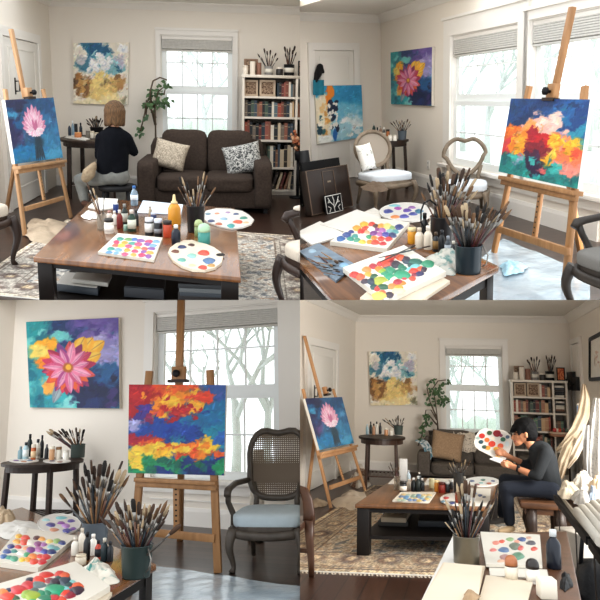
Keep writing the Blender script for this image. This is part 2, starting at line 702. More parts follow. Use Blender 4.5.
# ================================================================= lower right room
br_by = far_y(BR, 412, 472)
br_c = BR.y(354, 472, br_by)
br_c2 = BR.y(573, 400, br_by)
BRB = Wall(BR, V((br_c.x, br_by, 0)), V((br_c.x + 1, br_by, 0)))
BRL = Wall(BR, V((br_c.x, br_by, 0)), V((br_c.x - .065, br_by - 1, 0)))
BRR = Wall(BR, V((br_c2.x, br_by, 0)), V((br_c2.x + .02, br_by - 1, 0)))
br_cz = BRB.sz(455, 316)[1]
brw = rect(BRB, (444.5, 345), (505, 432))
brw = (brw[0], BRB.sz(470, 433)[1], brw[2], brw[3])
wall(BR, BRB, 'wall_back', -.12, (br_c2.x - br_c.x) + .12, 0, br_cz, [brw])
wall(BR, BRL, 'wall_left', 0, 5.4, 0, br_cz)
wall(BR, BRR, 'wall_right', 0, 4.6, 0, br_cz)
window(BR, BRB, 5, brw, BRB.sz(444, 400)[0] - BRB.sz(439, 400)[0], 0.17, .5, 'pale slatted blind gathered at top of the lower right window', ins=.07)
floor(BR, 'floor', [(br_c.x - .6, 1.6), (br_c2.x + .4, 1.6), (br_c2.x + .2, br_by + .1), (br_c.x - .1, br_by + .1)], FLOORB)
ceiling(BR, 'ceiling', [(br_c.x - .3, br_by - 3.9), (br_c2.x + .2, br_by - 3.9), (br_c2.x + .2, br_by + .1), (br_c.x - .1, br_by + .1)], br_cz)
crown(BR, BRB, 'trim_3', 0, br_c2.x - br_c.x, br_cz, .12)
crown(BR, BRL, 'trim_4', 0, 5.4, br_cz, .12)
crown(BR, BRR, 'trim_5', 0, 4.6, br_cz, .12)
baseboard(BR, BRB, 'baseboard_back', 0, br_c2.x - br_c.x)
baseboard(BR, BRL, 'baseboard_left', 0, .35)
door(BR, BRL, 2, (BRL.sz(335, 352)[0], 0, BRL.sz(306, 420)[0], BRL.sz(335, 351)[1]), .12, 2, (BRL.sz(312, 392)[0], BRL.sz(312, 392)[1]))
door(BR, BRR, 3, (BRR.sz(576, 400)[0], 0, BRR.sz(583.5, 400)[0], BRR.sz(583, 342)[1]), .1, 2)

# ================================================================= upper right room
a = TR.z(500, 211, 0)
tr_c = V((a.x, TR.plane(382, 150, V((a.x, 0, 0)), V((1, 0, 0))).y, 0))
TRW = Wall(TR, tr_c, V((a.x, a.y, 0)))
lf = TR.z(300, 183.5, 0)
TRL = Wall(TR, tr_c, V((lf.x, lf.y, 0)))
tr_cz = TRW.sz(382, 15)[1]
w1 = rect(TRW, (452, 36), (516.5, 150))
w1 = (w1[0], TRW.sz(480, 170)[1], w1[2], w1[3])
w2 = (TRW.sz(529.5, 80)[0], w1[1], TRW.sz(529.5, 80)[0] + (w1[2] - w1[0]) * 1.05, w1[3])
wall(TR, TRW, 'wall_right', -.0, TRW.sz(606, 100)[0], 0, tr_cz, [w1, w2])
wall(TR, TRL, 'wall_left', -.0, TRL.sz(294, 100)[0], 0, tr_cz)
ccw = (TRW.sz(452, 100)[0] - TRW.sz(445.5, 100)[0])
window(TR, TRW, 2, w1, ccw, .26, .5, 'pale blind gathered at top of left window behind the oval chair, upper right picture', ins=.09, cols=3)
window(TR, TRW, 3, w2, min(ccw, (w2[0] - w1[2]) / 2.4), .26, .5, 'pale blind gathered at top of window behind tall easel post, upper right picture', ins=.09, cols=3)
e1, e2 = TRW.pt(TRW.sz(606, 100)[0], 0), TRL.pt(TRL.sz(294, 100)[0], 0)
floor(TR, 'floor', [(tr_c.x, tr_c.y + .1), (e1.x + .05, e1.y), (e1.x, 1.0), (e2.x - 1.5, 1.0), (e2.x - 1.5, e2.y + .05)], FLOORG)
e3 = TRW.pt(3.4, 0)
ceiling(TR, 'ceiling', [(tr_c.x + .1, tr_c.y + .15), (e3.x + .12, e3.y), (e3.x - 1.2, e3.y - .6), (e2.x - .1, e2.y - .3), (e2.x - .1, e2.y + .12)], tr_cz)
crown(TR, TRW, 'trim_6', 0, TRW.sz(606, 100)[0], tr_cz, .13)
crown(TR, TRL, 'trim_7', 0, TRL.sz(294, 100)[0], tr_cz, .13)
baseboard(TR, TRW, 'baseboard_right', 0, TRW.sz(606, 100)[0], .2)
baseboard(TR, TRL, 'baseboard_left', 0, TRL.sz(358, 150)[0] , .2)
dr = (TRL.sz(353, 100)[0], 0, TRL.sz(315, 100)[0], TRL.sz(335, 51)[1])
door(TR, TRL, 4, dr, .13, 1, None)
# lower panelling rail under the windows
b = MB()
wbox(b, TRW, TRW.sz(470, 180)[0], TRW.sz(606, 100)[0], .30, .34, 0, .02)
wbox(b, TRW, TRW.sz(470, 180)[0], TRW.sz(606, 100)[0], .44, .46, 0, .015)
struct(b, 'trim_8', TRIMM, TR)

# ================================================================= lower left room
a, c_ = BL.z(30, 513, 0), BL.z(240, 530, 0)
BLB = Wall(BL, a, c_)
s_c = BLB.sz(6.5, 450)[0]
blc = BLB.pt(s_c, 0)
BLL = Wall(BL, blc, blc + V((-.35, -1, 0)))
bl_cz = 2.9
blw = rect(BLB, (155, 312), (280, 400))
zb = BLB.sz(220, 480)[1]
blw = (blw[0], zb, blw[2], BLB.sz(200, 309)[1])
wall(BL, BLB, 'wall_back', s_c - .1, BLB.sz(304, 450)[0], 0, bl_cz, [blw])
wall(BL, BLL, 'wall_left', 0, .9, 0, bl_cz)
window(BL, BLB, 4, blw, BLB.sz(155, 400)[0] - BLB.sz(146, 400)[0], .24, .49, 'pale slatted blind across top of the lower left window', ins=.09, cols=4)
e1, e2 = BLB.pt(BLB.sz(330, 450)[0], 0), BLL.pt(2, 0)
floor(BL, 'floor', [(blc.x, blc.y + .1), (e1.x + .1, e1.y + .1), (e1.x + 1.2, 1.2), (e2.x, 1.2), (e2.x - .05, e2.y)], FLOORG)
baseboard(BL, BLB, 'baseboard_back', s_c, BLB.sz(330, 450)[0], .2)
b = MB()
wbox(b, BLB, BLB.sz(150, 500)[0], BLB.sz(330, 450)[0], .36, .40, 0, .02)
wbox(b, BLB, BLB.sz(150, 500)[0], BLB.sz(330, 450)[0], .27, .285, 0, .012)
struct(b, 'trim_9', TRIMM, BL)
b = MB()
wbox(b, BLB, BLB.sz(281.5, 400)[0] + .08, BLB.sz(281.5, 400)[0] + .32, 0, bl_cz, 0, .09)
struct(b, 'trim_10', TRIMM, BL)
# ---------------------------------------------------------------- common materials
WOODE = mat('easel beech', '#c09a74', .5, color2='#ae8660', scale=3, stretch=(6, 6, .6), bump=.03)
WOODE2 = mat('easel honey wood', '#ad8156', .5, color2='#936a42', scale=3, stretch=(6, 6, .6), bump=.03)
WOODD = mat('dark stained wood', '#3b2a20', .45, spec=.35, color2='#2b1e17', scale=4, stretch=(2, 2, 8), bump=.03)
WOODT = mat('oiled brown table top', '#8a5a30', .24, color2='#5b381d', scale=2.2, stretch=(9, .8, 2), bump=.02, bscale=30, coat=.55)
WOODB = mat('black brown wood', '#1c1512', .5, color2='#14100e', scale=4, spec=.3)
WOODC = mat('carved grey wood', '#5d5348', .5, color2='#463c33', scale=9, bump=.1)
WOODM = mat('walnut chair wood', '#3f2c22', .4, color2='#2c1e17', scale=6, bump=.05)
FERR = mat('brush ferrule metal', '#8d8983', .35, .8)
BLK = mat('matt black', '#131315', .55, spec=.3)
WHT = mat('clean white', '#dedbd5', .5)
PAPER = mat('drawing paper', '#d6d2cb', .85, var=.03, scale=3)
PAPERC = mat('cream paper', '#d3c5b0', .85, var=.05, scale=3)
CANV = mat('raw canvas edge', '#d9d2c6', .85, var=.05, scale=30)
BRISTLES = [mat('dark bristle', '#3a2a20', .8), mat('tan bristle', '#6d5138', .8), mat('pale bristle', '#a89478', .8), mat('black bristle', '#1c1815', .8), mat('brown bristle', '#4a3424', .8)]
HANDLES = [mat('black lacquer', '#1c1a1a', .3), mat('brown lacquer', '#5d3a26', .35), mat('bare wood handle', '#8d6c4a', .5), mat('blue grey lacquer', '#2b353d', .3), mat('grey handle', '#4f4a45', .4), mat('wine lacquer', '#4c2426', .35)]
PAINT_A = attr_mat('painted canvas', .5, .2)
RUG_A = attr_mat('woven rug pile', .95, .5)


# ---------------------------------------------------------------- painted surfaces (vertex colour, numpy brushwork)
def vnoise(N, sc, seed, octv=4):
    rs = np.random.RandomState(seed)
    out = np.zeros((N, N))
    amp, tot = 1.0, 0
    for o in range(octv):
        k = max(2, int(sc * 2 ** o)) + 2
        g = rs.rand(k, k)
        x = np.linspace(0, k - 1.001, N)
        i = x.astype(int)
        f = x - i
        f = f * f * (3 - 2 * f)
        a = g[np.ix_(i, i)] * (1 - f)[None, :] + g[np.ix_(i, i + 1)] * f[None, :]
        b = g[np.ix_(i + 1, i)] * (1 - f)[None, :] + g[np.ix_(i + 1, i + 1)] * f[None, :]
        out += amp * (a * (1 - f)[:, None] + b * f[:, None])
        tot += amp
        amp *= .55
    return out / tot


class Art:
    """brushwork on a unit square, u right, v up"""

    def __init__(s, N, base, seed=1, warp=.0):
        s.N = N
        l = np.linspace(0, 1, N)
        s.u, s.v = np.meshgrid(l, l)
        if warp:
            s.u = s.u + warp * (vnoise(N, 12, seed + 7, 3) - .5) * 2 + warp * .5 * (vnoise(N, 30, seed + 8, 2) - .5) * 2
            s.v = s.v + warp * (vnoise(N, 10, seed + 9, 3) - .5) * 2 + warp * .5 * (vnoise(N, 34, seed + 10, 2) - .5) * 2
        s.img = np.zeros((N, N, 3)) + np.array(s.c(base))
        s.seed = seed
        s.n1 = vnoise(N, 5, seed) - .5
        s.n2 = vnoise(N, 14, seed + 1) - .5
        s.n3 = vnoise(N, 6, seed + 2) - .5

    def c(s, h):
        h = h.lstrip('#')
        return [int(h[i:i + 2], 16) / 255 for i in (0, 2, 4)]

    def mix(s, m, col):
        m = np.clip(m, 0, 1)[..., None]
        s.img = s.img * (1 - m) + np.array(s.c(col)) * m

    def blob(s, x, y, rx, ry, col, ang=0, soft=.15, rough=.6, op=1.0):
        a = math.radians(ang)
        du, dv = s.u - x, s.v - y
        p = (du * math.cos(a) + dv * math.sin(a)) / rx
        q = (-du * math.sin(a) + dv * math.cos(a)) / ry
        s.seed += 1
        k = int(s.seed * 37) % s.N
        nz = np.roll(np.roll(s.n1 * 1.3 + s.n2, k, 0), (k * 3) % s.N, 1)
        d = np.sqrt(p * p + q * q) + nz * rough * 1.6
        s.mix((1 - (d - 1 + soft) / (2 * soft)) * op, col)

    def petal(s, x, y, ang, L, W, col, col2=None, r0=.12):
        a = math.radians(ang)
        du, dv = s.u - x, s.v - y
        t = (du * math.cos(a) + dv * math.sin(a)) / L
        q = (-du * math.sin(a) + dv * math.cos(a)) / W
        prof = np.where((t > r0) & (t < 1), np.sin(np.clip((t - r0) / (1 - r0), 0, 1) ** .8 * PI) ** .7, 0)
        m = np.clip((prof - np.abs(q)) * 8, 0, 1)
        s.mix(m, col)
        if col2:
            s.mix(np.clip((prof * .55 - np.abs(q - .15)) * 5, 0, 1) * .8, col2)
            s.mix(m * np.clip(1 - np.abs(q) * 9, 0, 1) * .35, '#5a1238')

    def strokes(s, n, cols, x0, x1, y0, y1, rx, ry, ang=0, jit=40, op=.8, rough=.5):
        r = random.Random(s.seed * 13 + n)
        for i in range(n):
            k = r.uniform(.6, 1.4)
            s.blob(r.uniform(x0, x1), r.uniform(y0, y1), rx * k, ry * k, r.choice(cols), ang + r.uniform(-jit, jit), .12, rough, op)

    def impasto(s, n, size=.03, var=.10, ang=30, jit=60):
        """short knife strokes picked up from the colour already there"""
        r = random.Random(s.seed + 5)
        N = s.N
        for i in range(n):
            cx, cy = r.uniform(0, N - 1), r.uniform(0, N - 1)
            L, W = size * N * r.uniform(.6, 1.5), size * N * r.uniform(.2, .45)
            a = math.radians(ang + r.uniform(-jit, jit))
            x0, x1, y0, y1 = int(max(0, cx - L)), int(min(N, cx + L + 1)), int(max(0, cy - L)), int(min(N, cy + L + 1))
            X, Y = np.meshgrid(np.arange(x0, x1), np.arange(y0, y1))
            p_ = ((X - cx) * math.cos(a) + (Y - cy) * math.sin(a)) / L
            q_ = (-(X - cx) * math.sin(a) + (Y - cy) * math.cos(a)) / W
            m = np.clip((1 - np.sqrt(p_ * p_ + q_ * q_)) * 3, 0, 1)[..., None] * r.uniform(.5, .95)
            col = np.clip(s.img[int(cy), int(cx)] * (1 + r.uniform(-var, var)) + r.uniform(-var, var) * .25 + np.array([r.uniform(-1, 1) for _ in range(3)]) * var * .25, 0, 1)
            s.img[y0:y1, x0:x1] = s.img[y0:y1, x0:x1] * (1 - m) + col * m

    def grain(s, a=.06):
        s.img *= (1 + a * 2 * (s.n2 + .5 * s.n3))[..., None]
        s.img = np.clip(s.img, 0, 1)


def art_abstract(N=170):
    A = Art(N, '#e9e0cf', 11, 0.045)
    A.blob(.33, .80, .22, .26, '#2d7390', 0, .2, .5)
    A.blob(.45, .90, .2, .12, '#1f5f86', 0, .2, .5)
    A.blob(.2, .66, .17, .12, '#4b7f93', 0, .25, .7)
    A.blob(.12, .86, .1, .12, '#efe8da', 0, .2, .5)
    A.blob(.14, .72, .08, .07, '#c6c3c6', 0, .2, .6)
    A.blob(.72, .60, .2, .13, '#7db0b8', 20, .2, .7)
    A.blob(.84, .70, .1, .1, '#b9b5c4', 0, .2, .6)
    A.strokes(9, ['#3a86a2', '#9cc7cb', '#2c6a86', '#7fb6bd'], .2, .85, .5, .9, .08, .04, 20, 60)
    A.blob(.2, .28, .24, .16, '#8a6238', 0, .2, .7)
    A.blob(.12, .4, .14, .09, '#5d4632', 0, .2, .8)
    A.blob(.78, .32, .18, .11, '#b98c52', 0, .25, .8)
    A.blob(.6, .36, .12, .08, '#6d5a3c', 0, .2, .8)
    A.strokes(12, ['#a8753e', '#c79a5a', '#6d4a2c', '#e2c48a'], .05, .4, .12, .45, .06, .04, 10, 60)
    A.strokes(7, ['#c79a5a', '#d9b26d', '#8c6a42'], .62, .95, .2, .45, .06, .04, 0, 60)
    A.blob(.52, .16, .24, .22, '#edcf86', 0, .25, .5)
    A.blob(.45, .42, .14, .10, '#f0d58a', 30, .2, .6)
    A.blob(.68, .08, .2, .08, '#f3dca2', 0, .25, .5)
    A.blob(.3, .03, .3, .05, '#efe0ba', 0, .3, .5)
    for x, y, r in ((.48, .76, .09), (.56, .6, .11), (.36, .66, .09), (.52, .68, .08), (.28, .57, .07), (.66, .7, .07), (.42, .58, .06), (.9, .9, .09)):
        A.blob(x, y, r, r * .8, '#f1efec', x * 200, .2, .6)
        A.blob(x + .02, y - .03, r * .5, r * .35, '#cdd3de', x * 100, .3, .6, .7)
    A.blob(.93, .1, .05, .08, '#7b7a5c', 0, .3, .8, .7)
    A.impasto(500, .035, .14)
    A.grain(.07)
    return A.img


def art_pinkflower(N=150):
    A = Art(N, '#3d7597', 23)
    A.blob(.05, .85, .45, .5, '#2b3054', 0, .5, .6)
    A.blob(.05, .45, .2, .25, '#35365f', 0, .4, .6)
    A.blob(.85, .35, .4, .5, '#3f86b0', 0, .5, .6)
    A.blob(.75, .8, .3, .3, '#2a5480', 0, .4, .6)
    A.strokes(20, ['#3b7fa9', '#27527f', '#4a97bd', '#2b6391', '#356f9c'], 0, 1, 0, 1, .12, .07, 30, 60, .4, .7)
    A.blob(.3, .14, .35, .12, '#2f7fb0', 0, .3, .6)
    A.blob(.78, .08, .25, .08, '#56a9cf', 0, .3, .6)
    A.blob(.2, .4, .12, .06, '#7a5a94', 30, .4, .7, .5)
    A.blob(.82, .62, .1, .05, '#5fa3cf', 30, .4, .7, .6)
    A.impasto(400, .05, .10)
    for x, a in ((.46, 86), (.5, 90), (.55, 95), (.42, 80), (.6, 102)):
        A.petal(x, .0, a, .5, .028, '#2b3f4c', '#41596a', 0)
    A.blob(.52, .3, .09, .15, '#2d4656', 0, .35, .5, .8)
    r = random.Random(4)
    for a, l in ((168, .25), (12, .25), (150, .29), (30, .28), (132, .31), (50, .31), (118, .35), (64, .35), (104, .39), (78, .39), (90, .42)):
        A.petal(.49, .5, a, l, .062, r.choice(['#d488a8', '#dd9cb8', '#c97a9c']), '#f3bcd2', .05)
    for a, l in ((160, .2), (20, .2), (140, .24), (42, .24), (122, .27), (60, .27), (96, .31), (80, .3), (108, .29)):
        A.petal(.49, .52, a, l, .055, r.choice(['#e6acc4', '#eec0d2', '#df9cb8']), '#fbdfea', .05)
    for a, l in ((205, .17), (335, .17), (185, .2), (355, .2), (230, .14), (310, .14), (255, .12), (285, .12)):
        A.petal(.49, .5, a, l, .05, r.choice(['#f3cbdc', '#f8e0ea', '#ecb4cd']), '#fdf3f7', .05)
    A.petal(.49, .48, 100, .2, .03, '#c97399', None, .05)
    A.petal(.49, .48, 75, .2, .03, '#c97399', None, .05)
    A.impasto(300, .022, .10, 90, 50)
    A.grain(.06)
    return A.img


def art_dahlia(N=190):
    A = Art(N, '#2b9aa0', 31)
    A.blob(.48, .92, .2, .3, '#1d3a6e', 0, .25, .6)
    A.blob(.82, .85, .28, .28, '#6a56a0', 0, .3, .6)
    A.blob(.9, .6, .2, .2, '#a29ac8', 0, .4, .7)
    A.blob(.75, .75, .12, .1, '#b6aed2', 0, .3, .7)
    A.blob(.15, .25, .3, .3, '#5fb9b8', 0, .35, .6)
    A.blob(.35, .1, .25, .18, '#84cfcb', 0, .3, .7)
    A.blob(.15, .08, .2, .1, '#2e8f9b', 0, .3, .7)
    A.blob(.1, .5, .1, .25, '#2f8f9c', 0, .3, .7)
    A.strokes(14, ['#35aab0', '#227f8e', '#74c8c6', '#1f7386'], 0, .4, 0, 1, .08, .05, 30, 60, .6, .7)
    A.blob(.82, .2, .32, .3, '#16214f', 0, .12, .35)
    A.blob(.9, .38, .15, .1, '#1f5b8e', 0, .25, .7)
    A.strokes(9, ['#1b2f66', '#3a2d6b', '#234a86', '#0f1b45'], .6, 1, 0, .4, .08, .05, 20, 60, .6, .7)
    A.strokes(8, ['#7a63ab', '#5a478f', '#8f86c0'], .6, 1, .65, 1, .08, .05, 20, 60, .6, .7)
    A.blob(.22, .68, .11, .11, '#f2a92b', 30, .2, .7)
    A.blob(.13, .63, .09, .08, '#e9cf6a', 0, .3, .8)
    A.blob(.2, .5, .09, .05, '#e9882c', -20, .25, .8)
    A.blob(.25, .25, .1, .08, '#e8a34a', 40, .25, .8)
    A.impasto(420, .035, .13)
    for a, l in ((35, .46), (50, .4), (20, .36), (62, .36)):
        A.petal(.48, .48, a, l, .08, '#f2b233', '#f7cf59', .5)
    A.petal(.46, .45, 245, .44, .06, '#7d8e96', '#9fb0b4', .4)
    A.petal(.46, .45, 255, .3, .05, '#d43a5c', None, .4)
    for k in range(14):
        A.petal(.46, .45, k * 25.7 + 8, .31, .062, ['#a8264e', '#c2375b', '#8c2a5e', '#d0553f', '#7a3f86'][k % 5], '#d8566a' if k % 2 else None, .1)
    for k in range(9):
        A.petal(.46, .45, 180 + k * 18, .27, .05, ['#e0632f', '#c83a4c'][k % 2], None, .1)
    for k in range(11):
        A.petal(.46, .45, k * 32.7 + 12, .235 + .03 * (k % 3), .052, ['#d4648f', '#c9567f', '#e07f9f', '#b04a86'][k % 4], '#eeb0c6', .12)
    A.blob(.46, .45, .05, .05, '#b5622a', 0, .2, .3)
    A.blob(.46, .455, .03, .03, '#efb63c', 0, .2, .3)
    A.impasto(260, .018, .10)
    A.grain(.07)
    return A.img


def art_burst(N=190):
    A = Art(N, '#17457f', 41, 0.05)
    A.strokes(14, ['#134072', '#1d5a94', '#0f3566', '#1a6a9c'], 0, 1, .6, 1, .16, .06, 10, 30, .7, .7)
    A.blob(.5, .08, 1, .2, '#1d8a86', 0, .15, .6)
    A.strokes(14, ['#239a93', '#15706f', '#2aa79f', '#176a74'], 0, 1, 0, .25, .1, .06, 30, 50, .7, .7)
    A.blob(.88, .6, .22, .1, '#2a8fa8', 25, .2, .7)
    A.blob(.5, .42, .48, .17, '#f0b02c', 0, .12, .6)
    A.blob(.45, .62, .26, .16, '#f0b5a6', 20, .12, .7)
    A.blob(.62, .7, .1, .13, '#f3c4b8', 0, .12, .7)
    A.blob(.35, .58, .16, .1, '#f2a05a', 20, .15, .7)
    A.blob(.08, .52, .12, .13, '#e8752f', 0, .15, .7)
    A.blob(.05, .38, .1, .12, '#d8434a', 0, .15, .7)
    A.blob(.85, .35, .22, .13, '#ea7a48', 0, .15, .7)
    A.blob(.9, .22, .13, .09, '#e98c7c', 20, .2, .7)
    A.blob(.75, .52, .12, .07, '#a18bb0', 0, .2, .7)
    A.strokes(18, ['#f5c53c', '#ef8a2e', '#f0a92f', '#f6d25a'], .1, .9, .3, .55, .07, .05, 60, 50, .85, .6)
    A.strokes(8, ['#e0573a', '#ec8d80', '#e77b55'], .7, 1, .2, .45, .06, .04, 40, 50, .85, .6)
    A.blob(.46, .5, .15, .11, '#c0202c', 0, .12, .6)
    A.blob(.40, .56, .07, .06, '#a91d33', 0, .12, .6)
    A.blob(.46, .38, .15, .08, '#8a1f33', 0, .12, .6)
    A.blob(.48, .27, .11, .10, '#4a1d40', 0, .12, .6)
    A.blob(.48, .17, .09, .1, '#2a1c40', 0, .12, .6)
    A.strokes(10, ['#f5c53c', '#f0a92f', '#ef8a2e'], .12, .36, .3, .48, .05, .03, 60, 50, .9, .6)
    A.strokes(9, ['#f5c53c', '#f0a92f', '#ec8d5e'], .58, .86, .36, .54, .05, .03, 60, 50, .9, .6)
    A.strokes(8, ['#f3c4b8', '#f0b5a6', '#f6d8cc'], .36, .66, .58, .76, .045, .03, 60, 40, .9, .6)
    A.blob(.27, .22, .09, .06, '#8a8fa6', 40, .2, .7)
    A.strokes(6, ['#3fb0a9', '#d86a6a', '#8ea6b6'], .15, .9, .14, .26, .05, .04, 40, 50, .8, .6)
    A.impasto(700, .035, .14)
    A.grain(.07)
    return A.img


def art_clouds(N=190):
    A = Art(N, '#1f4f96', 53, 0.04)
    A.blob(.15, .92, .4, .25, '#b01f2a', 0, .15, .6)
    A.blob(.5, .95, .3, .1, '#e0572a', 0, .15, .7)
    A.blob(.9, .75, .25, .3, '#1d6f9e', 0, .2, .6)
    A.blob(.9, .95, .14, .1, '#3a5a9c', 0, .2, .7)
    A.blob(.85, .5, .22, .2, '#1d85a0', 0, .2, .7)
    A.blob(.4, .48, .28, .14, '#21489a', 0, .15, .6)
    A.blob(.6, .42, .22, .1, '#173b84', 0, .15, .7)
    A.blob(.07, .52, .1, .09, '#a9a6d4', 0, .2, .7)
    A.blob(.25, .68, .14, .08, '#ea8a2f', 20, .15, .7)
    A.blob(.45, .8, .22, .09, '#f0902b', 10, .12, .7)
    A.blob(.42, .82, .08, .06, '#f6c23a', 0, .15, .6)
    A.blob(.72, .86, .12, .06, '#e2472c', 10, .15, .7)
    A.blob(.7, .74, .09, .06, '#f2b233', 30, .15, .6)
    A.blob(.55, .68, .14, .05, '#c42f2f', 10, .15, .7)
    A.blob(.5, .62, .1, .05, '#31408e', 0, .2, .7)
    A.blob(.15, .38, .14, .06, '#b01f3a', 10, .15, .7)
    A.blob(.3, .3, .2, .07, '#e4572b', 0, .15, .7)
    A.blob(.2, .22, .24, .12, '#f3c944', 0, .15, .7)
    A.blob(.7, .28, .26, .09, '#ef7a2b', 5, .12, .7)
    A.blob(.85, .32, .12, .1, '#f4c53c', 20, .15, .7)
    A.blob(.65, .22, .12, .06, '#e33f2a', 0, .15, .7)
    A.blob(.25, .06, .35, .1, '#1f8a5a', 0, .15, .6)
    A.blob(.08, .12, .1, .09, '#eecb46', 0, .15, .7)
    A.blob(.6, .13, .22, .07, '#2a9a6a', 10, .15, .7)
    A.blob(.8, .05, .3, .1, '#16316f', 0, .15, .6)
    A.strokes(22, ['#e8642b', '#f2b436', '#c2282d', '#f0912f'], .05, .8, .6, 1, .05, .035, 20, 40, .8, .7)
    A.strokes(16, ['#21489a', '#2a64ac', '#173b84', '#2387a6'], .3, 1, .38, .65, .06, .035, 10, 40, .8, .7)
    A.blob(.45, .5, .3, .1, '#1f479a', 0, .15, .7)
    A.blob(.8, .6, .2, .08, '#1d6f9e', 0, .15, .7)
    A.strokes(10, ['#8a2a5a', '#b01f2a', '#4a3a8c', '#c0392f'], .1, .7, .58, .74, .07, .03, 15, 30, .85, .7)
    A.strokes(16, ['#f4cd4b', '#ef8a2b', '#e5602a', '#f0b534'], .05, 1, .2, .35, .05, .03, 20, 40, .8, .7)
    A.strokes(12, ['#1f8a5a', '#2fa06c', '#176a58', '#1b3a7c'], 0, 1, 0, .15, .06, .035, 10, 40, .8, .7)
    A.impasto(900, .035, .14)
    A.grain(.07)
    return A.img


def art_shore(N=150):
    A = Art(N, '#3f9fc4', 61, 0.03)
    A.blob(.7, .55, .5, .12, '#7cc0d8', 0, .5, .5)
    A.blob(.75, .25, .5, .2, '#c9dfe4', 0, .35, .6)
    A.blob(.5, .08, .6, .12, '#8fc4d6', 0, .3, .7)
    A.strokes(12, ['#f0f2ef', '#dfeaec', '#a8d2de'], .4, 1, .05, .45, .12, .05, 10, 40, .7, .8)
    A.blob(.75, .85, .4, .15, '#3a8fba', 0, .4, .5)
    A.blob(.12, .35, .2, .55, '#e9dcc0', 0, .1, .3)
    A.strokes(14, ['#d9a35a', '#3d6f74', '#e8c48a', '#274a58', '#f2ead6'], .0, .28, .1, .85, .06, .05, 60, 60, .9, .6)
    A.blob(.27, .75, .06, .14, '#e98b35', 0, .15, .5)
    A.blob(.27, .92, .05, .08, '#d46a2c', 0, .15, .5)
    A.blob(.15, .06, .2, .07, '#eef0ea', 0, .3, .6)
    A.impasto(200, .035, .14)
    A.grain(.05)
    return A.img


def art_sketch(N=60):
    A = Art(N, '#ece7dd', 71)
    A.strokes(10, ['#d9b9a4', '#c49a86', '#e0cbb8', '#b9a493'], .3, .7, .3, .65, .09, .03, 40, 70, .6, .9)
    A.grain(.03)
    return A.img


def quad_lerp(q, u, v):
    bl, br, tr, tl = q
    return bl * (1 - u) * (1 - v) + br * u * (1 - v) + tr * u * v + tl * (1 - u) * v


def art_mesh(R, name, quad, img, thick, mats, parent=None, tagd=None, relief=0.0):
    """slab whose front carries the painted picture; quad = bl, br, tr, tl of its front"""
    N = img.shape[0]
    q = [V(p) for p in quad]
    n = (q[1] - q[0]).cross(q[3] - q[0]).normalized()
    if n.dot(V((0, 0, R.h)) - q[0]) < 0:
        n = -n
    o_loc = LOC[parent.name] if parent is not None else (q[0] + q[1]) / 2 - n * thick
    vs, fs, cols = [], [], []
    li = np.where(img <= .04045, img / 12.92, ((img + .055) / 1.055) ** 2.4)
    for j in range(N):
        for i in range(N):
            vs.append(quad_lerp(q, i / (N - 1), j / (N - 1)) - o_loc)
            cols.append((*li[j, i], 1))
    flip = ((q[1] - q[0]).cross(q[3] - q[0])).dot(n) < 0
    for j in range(N - 1):
        for i in range(N - 1):
            a = j * N + i
            f = (a, a + 1, a + N + 1, a + N)
            fs.append(tuple(reversed(f)) if flip else f)
    nf = len(fs)
    b = len(vs)
    P = [p - o_loc for p in q] + [p - n * thick - o_loc for p in q]
    vs += P
    cols += [(.8, .77, .7, 1)] * 8
    side = [(b + 7, b + 6, b + 5, b + 4)] + [(b + i, b + 4 + i, b + 4 + (i + 1) % 4, b + (i + 1) % 4) for i in range(4)]
    fs += [tuple(reversed(f)) if flip else f for f in side]
    me = bpy.data.meshes.new(name)
    me.from_pydata([tuple(v) for v in vs], [], fs)
    for m in mats:
        me.materials.append(m)
    mi = np.zeros(len(fs), dtype=np.int32)
    mi[nf:] = 1
    me.polygons.foreach_set('material_index', mi)
    ca = me.color_attributes.new('Col', 'FLOAT_COLOR', 'POINT')
    ca.data.foreach_set('color', np.array(cols, dtype=np.float32).ravel())
    me.update()
    o = bpy.data.objects.new(name, me)
    COL.objects.link(o)
    if parent is not None:
        o.parent = parent
        LOC[o.name], ROOM[o.name] = o_loc, ROOM[parent.name]
    else:
        o.matrix_world = R.M @ Matrix.Translation(o_loc)
        LOC[o.name], ROOM[o.name] = o_loc, R
    if tagd:
        tag(o, *tagd)
    return o


def wall_art(R, W, pxq, img, label, off=.05, cat='painting', name='canvas_painting'):
    """pxq: bl, br, tr, tl pixels of a picture hung on wall W"""
    q = [R.plane(px, py, W.o + W.n * off, W.n) for px, py in pxq]
    return art_mesh(R, name, q, img, off - .005, [PAINT_A, CANV], None, (label, cat))


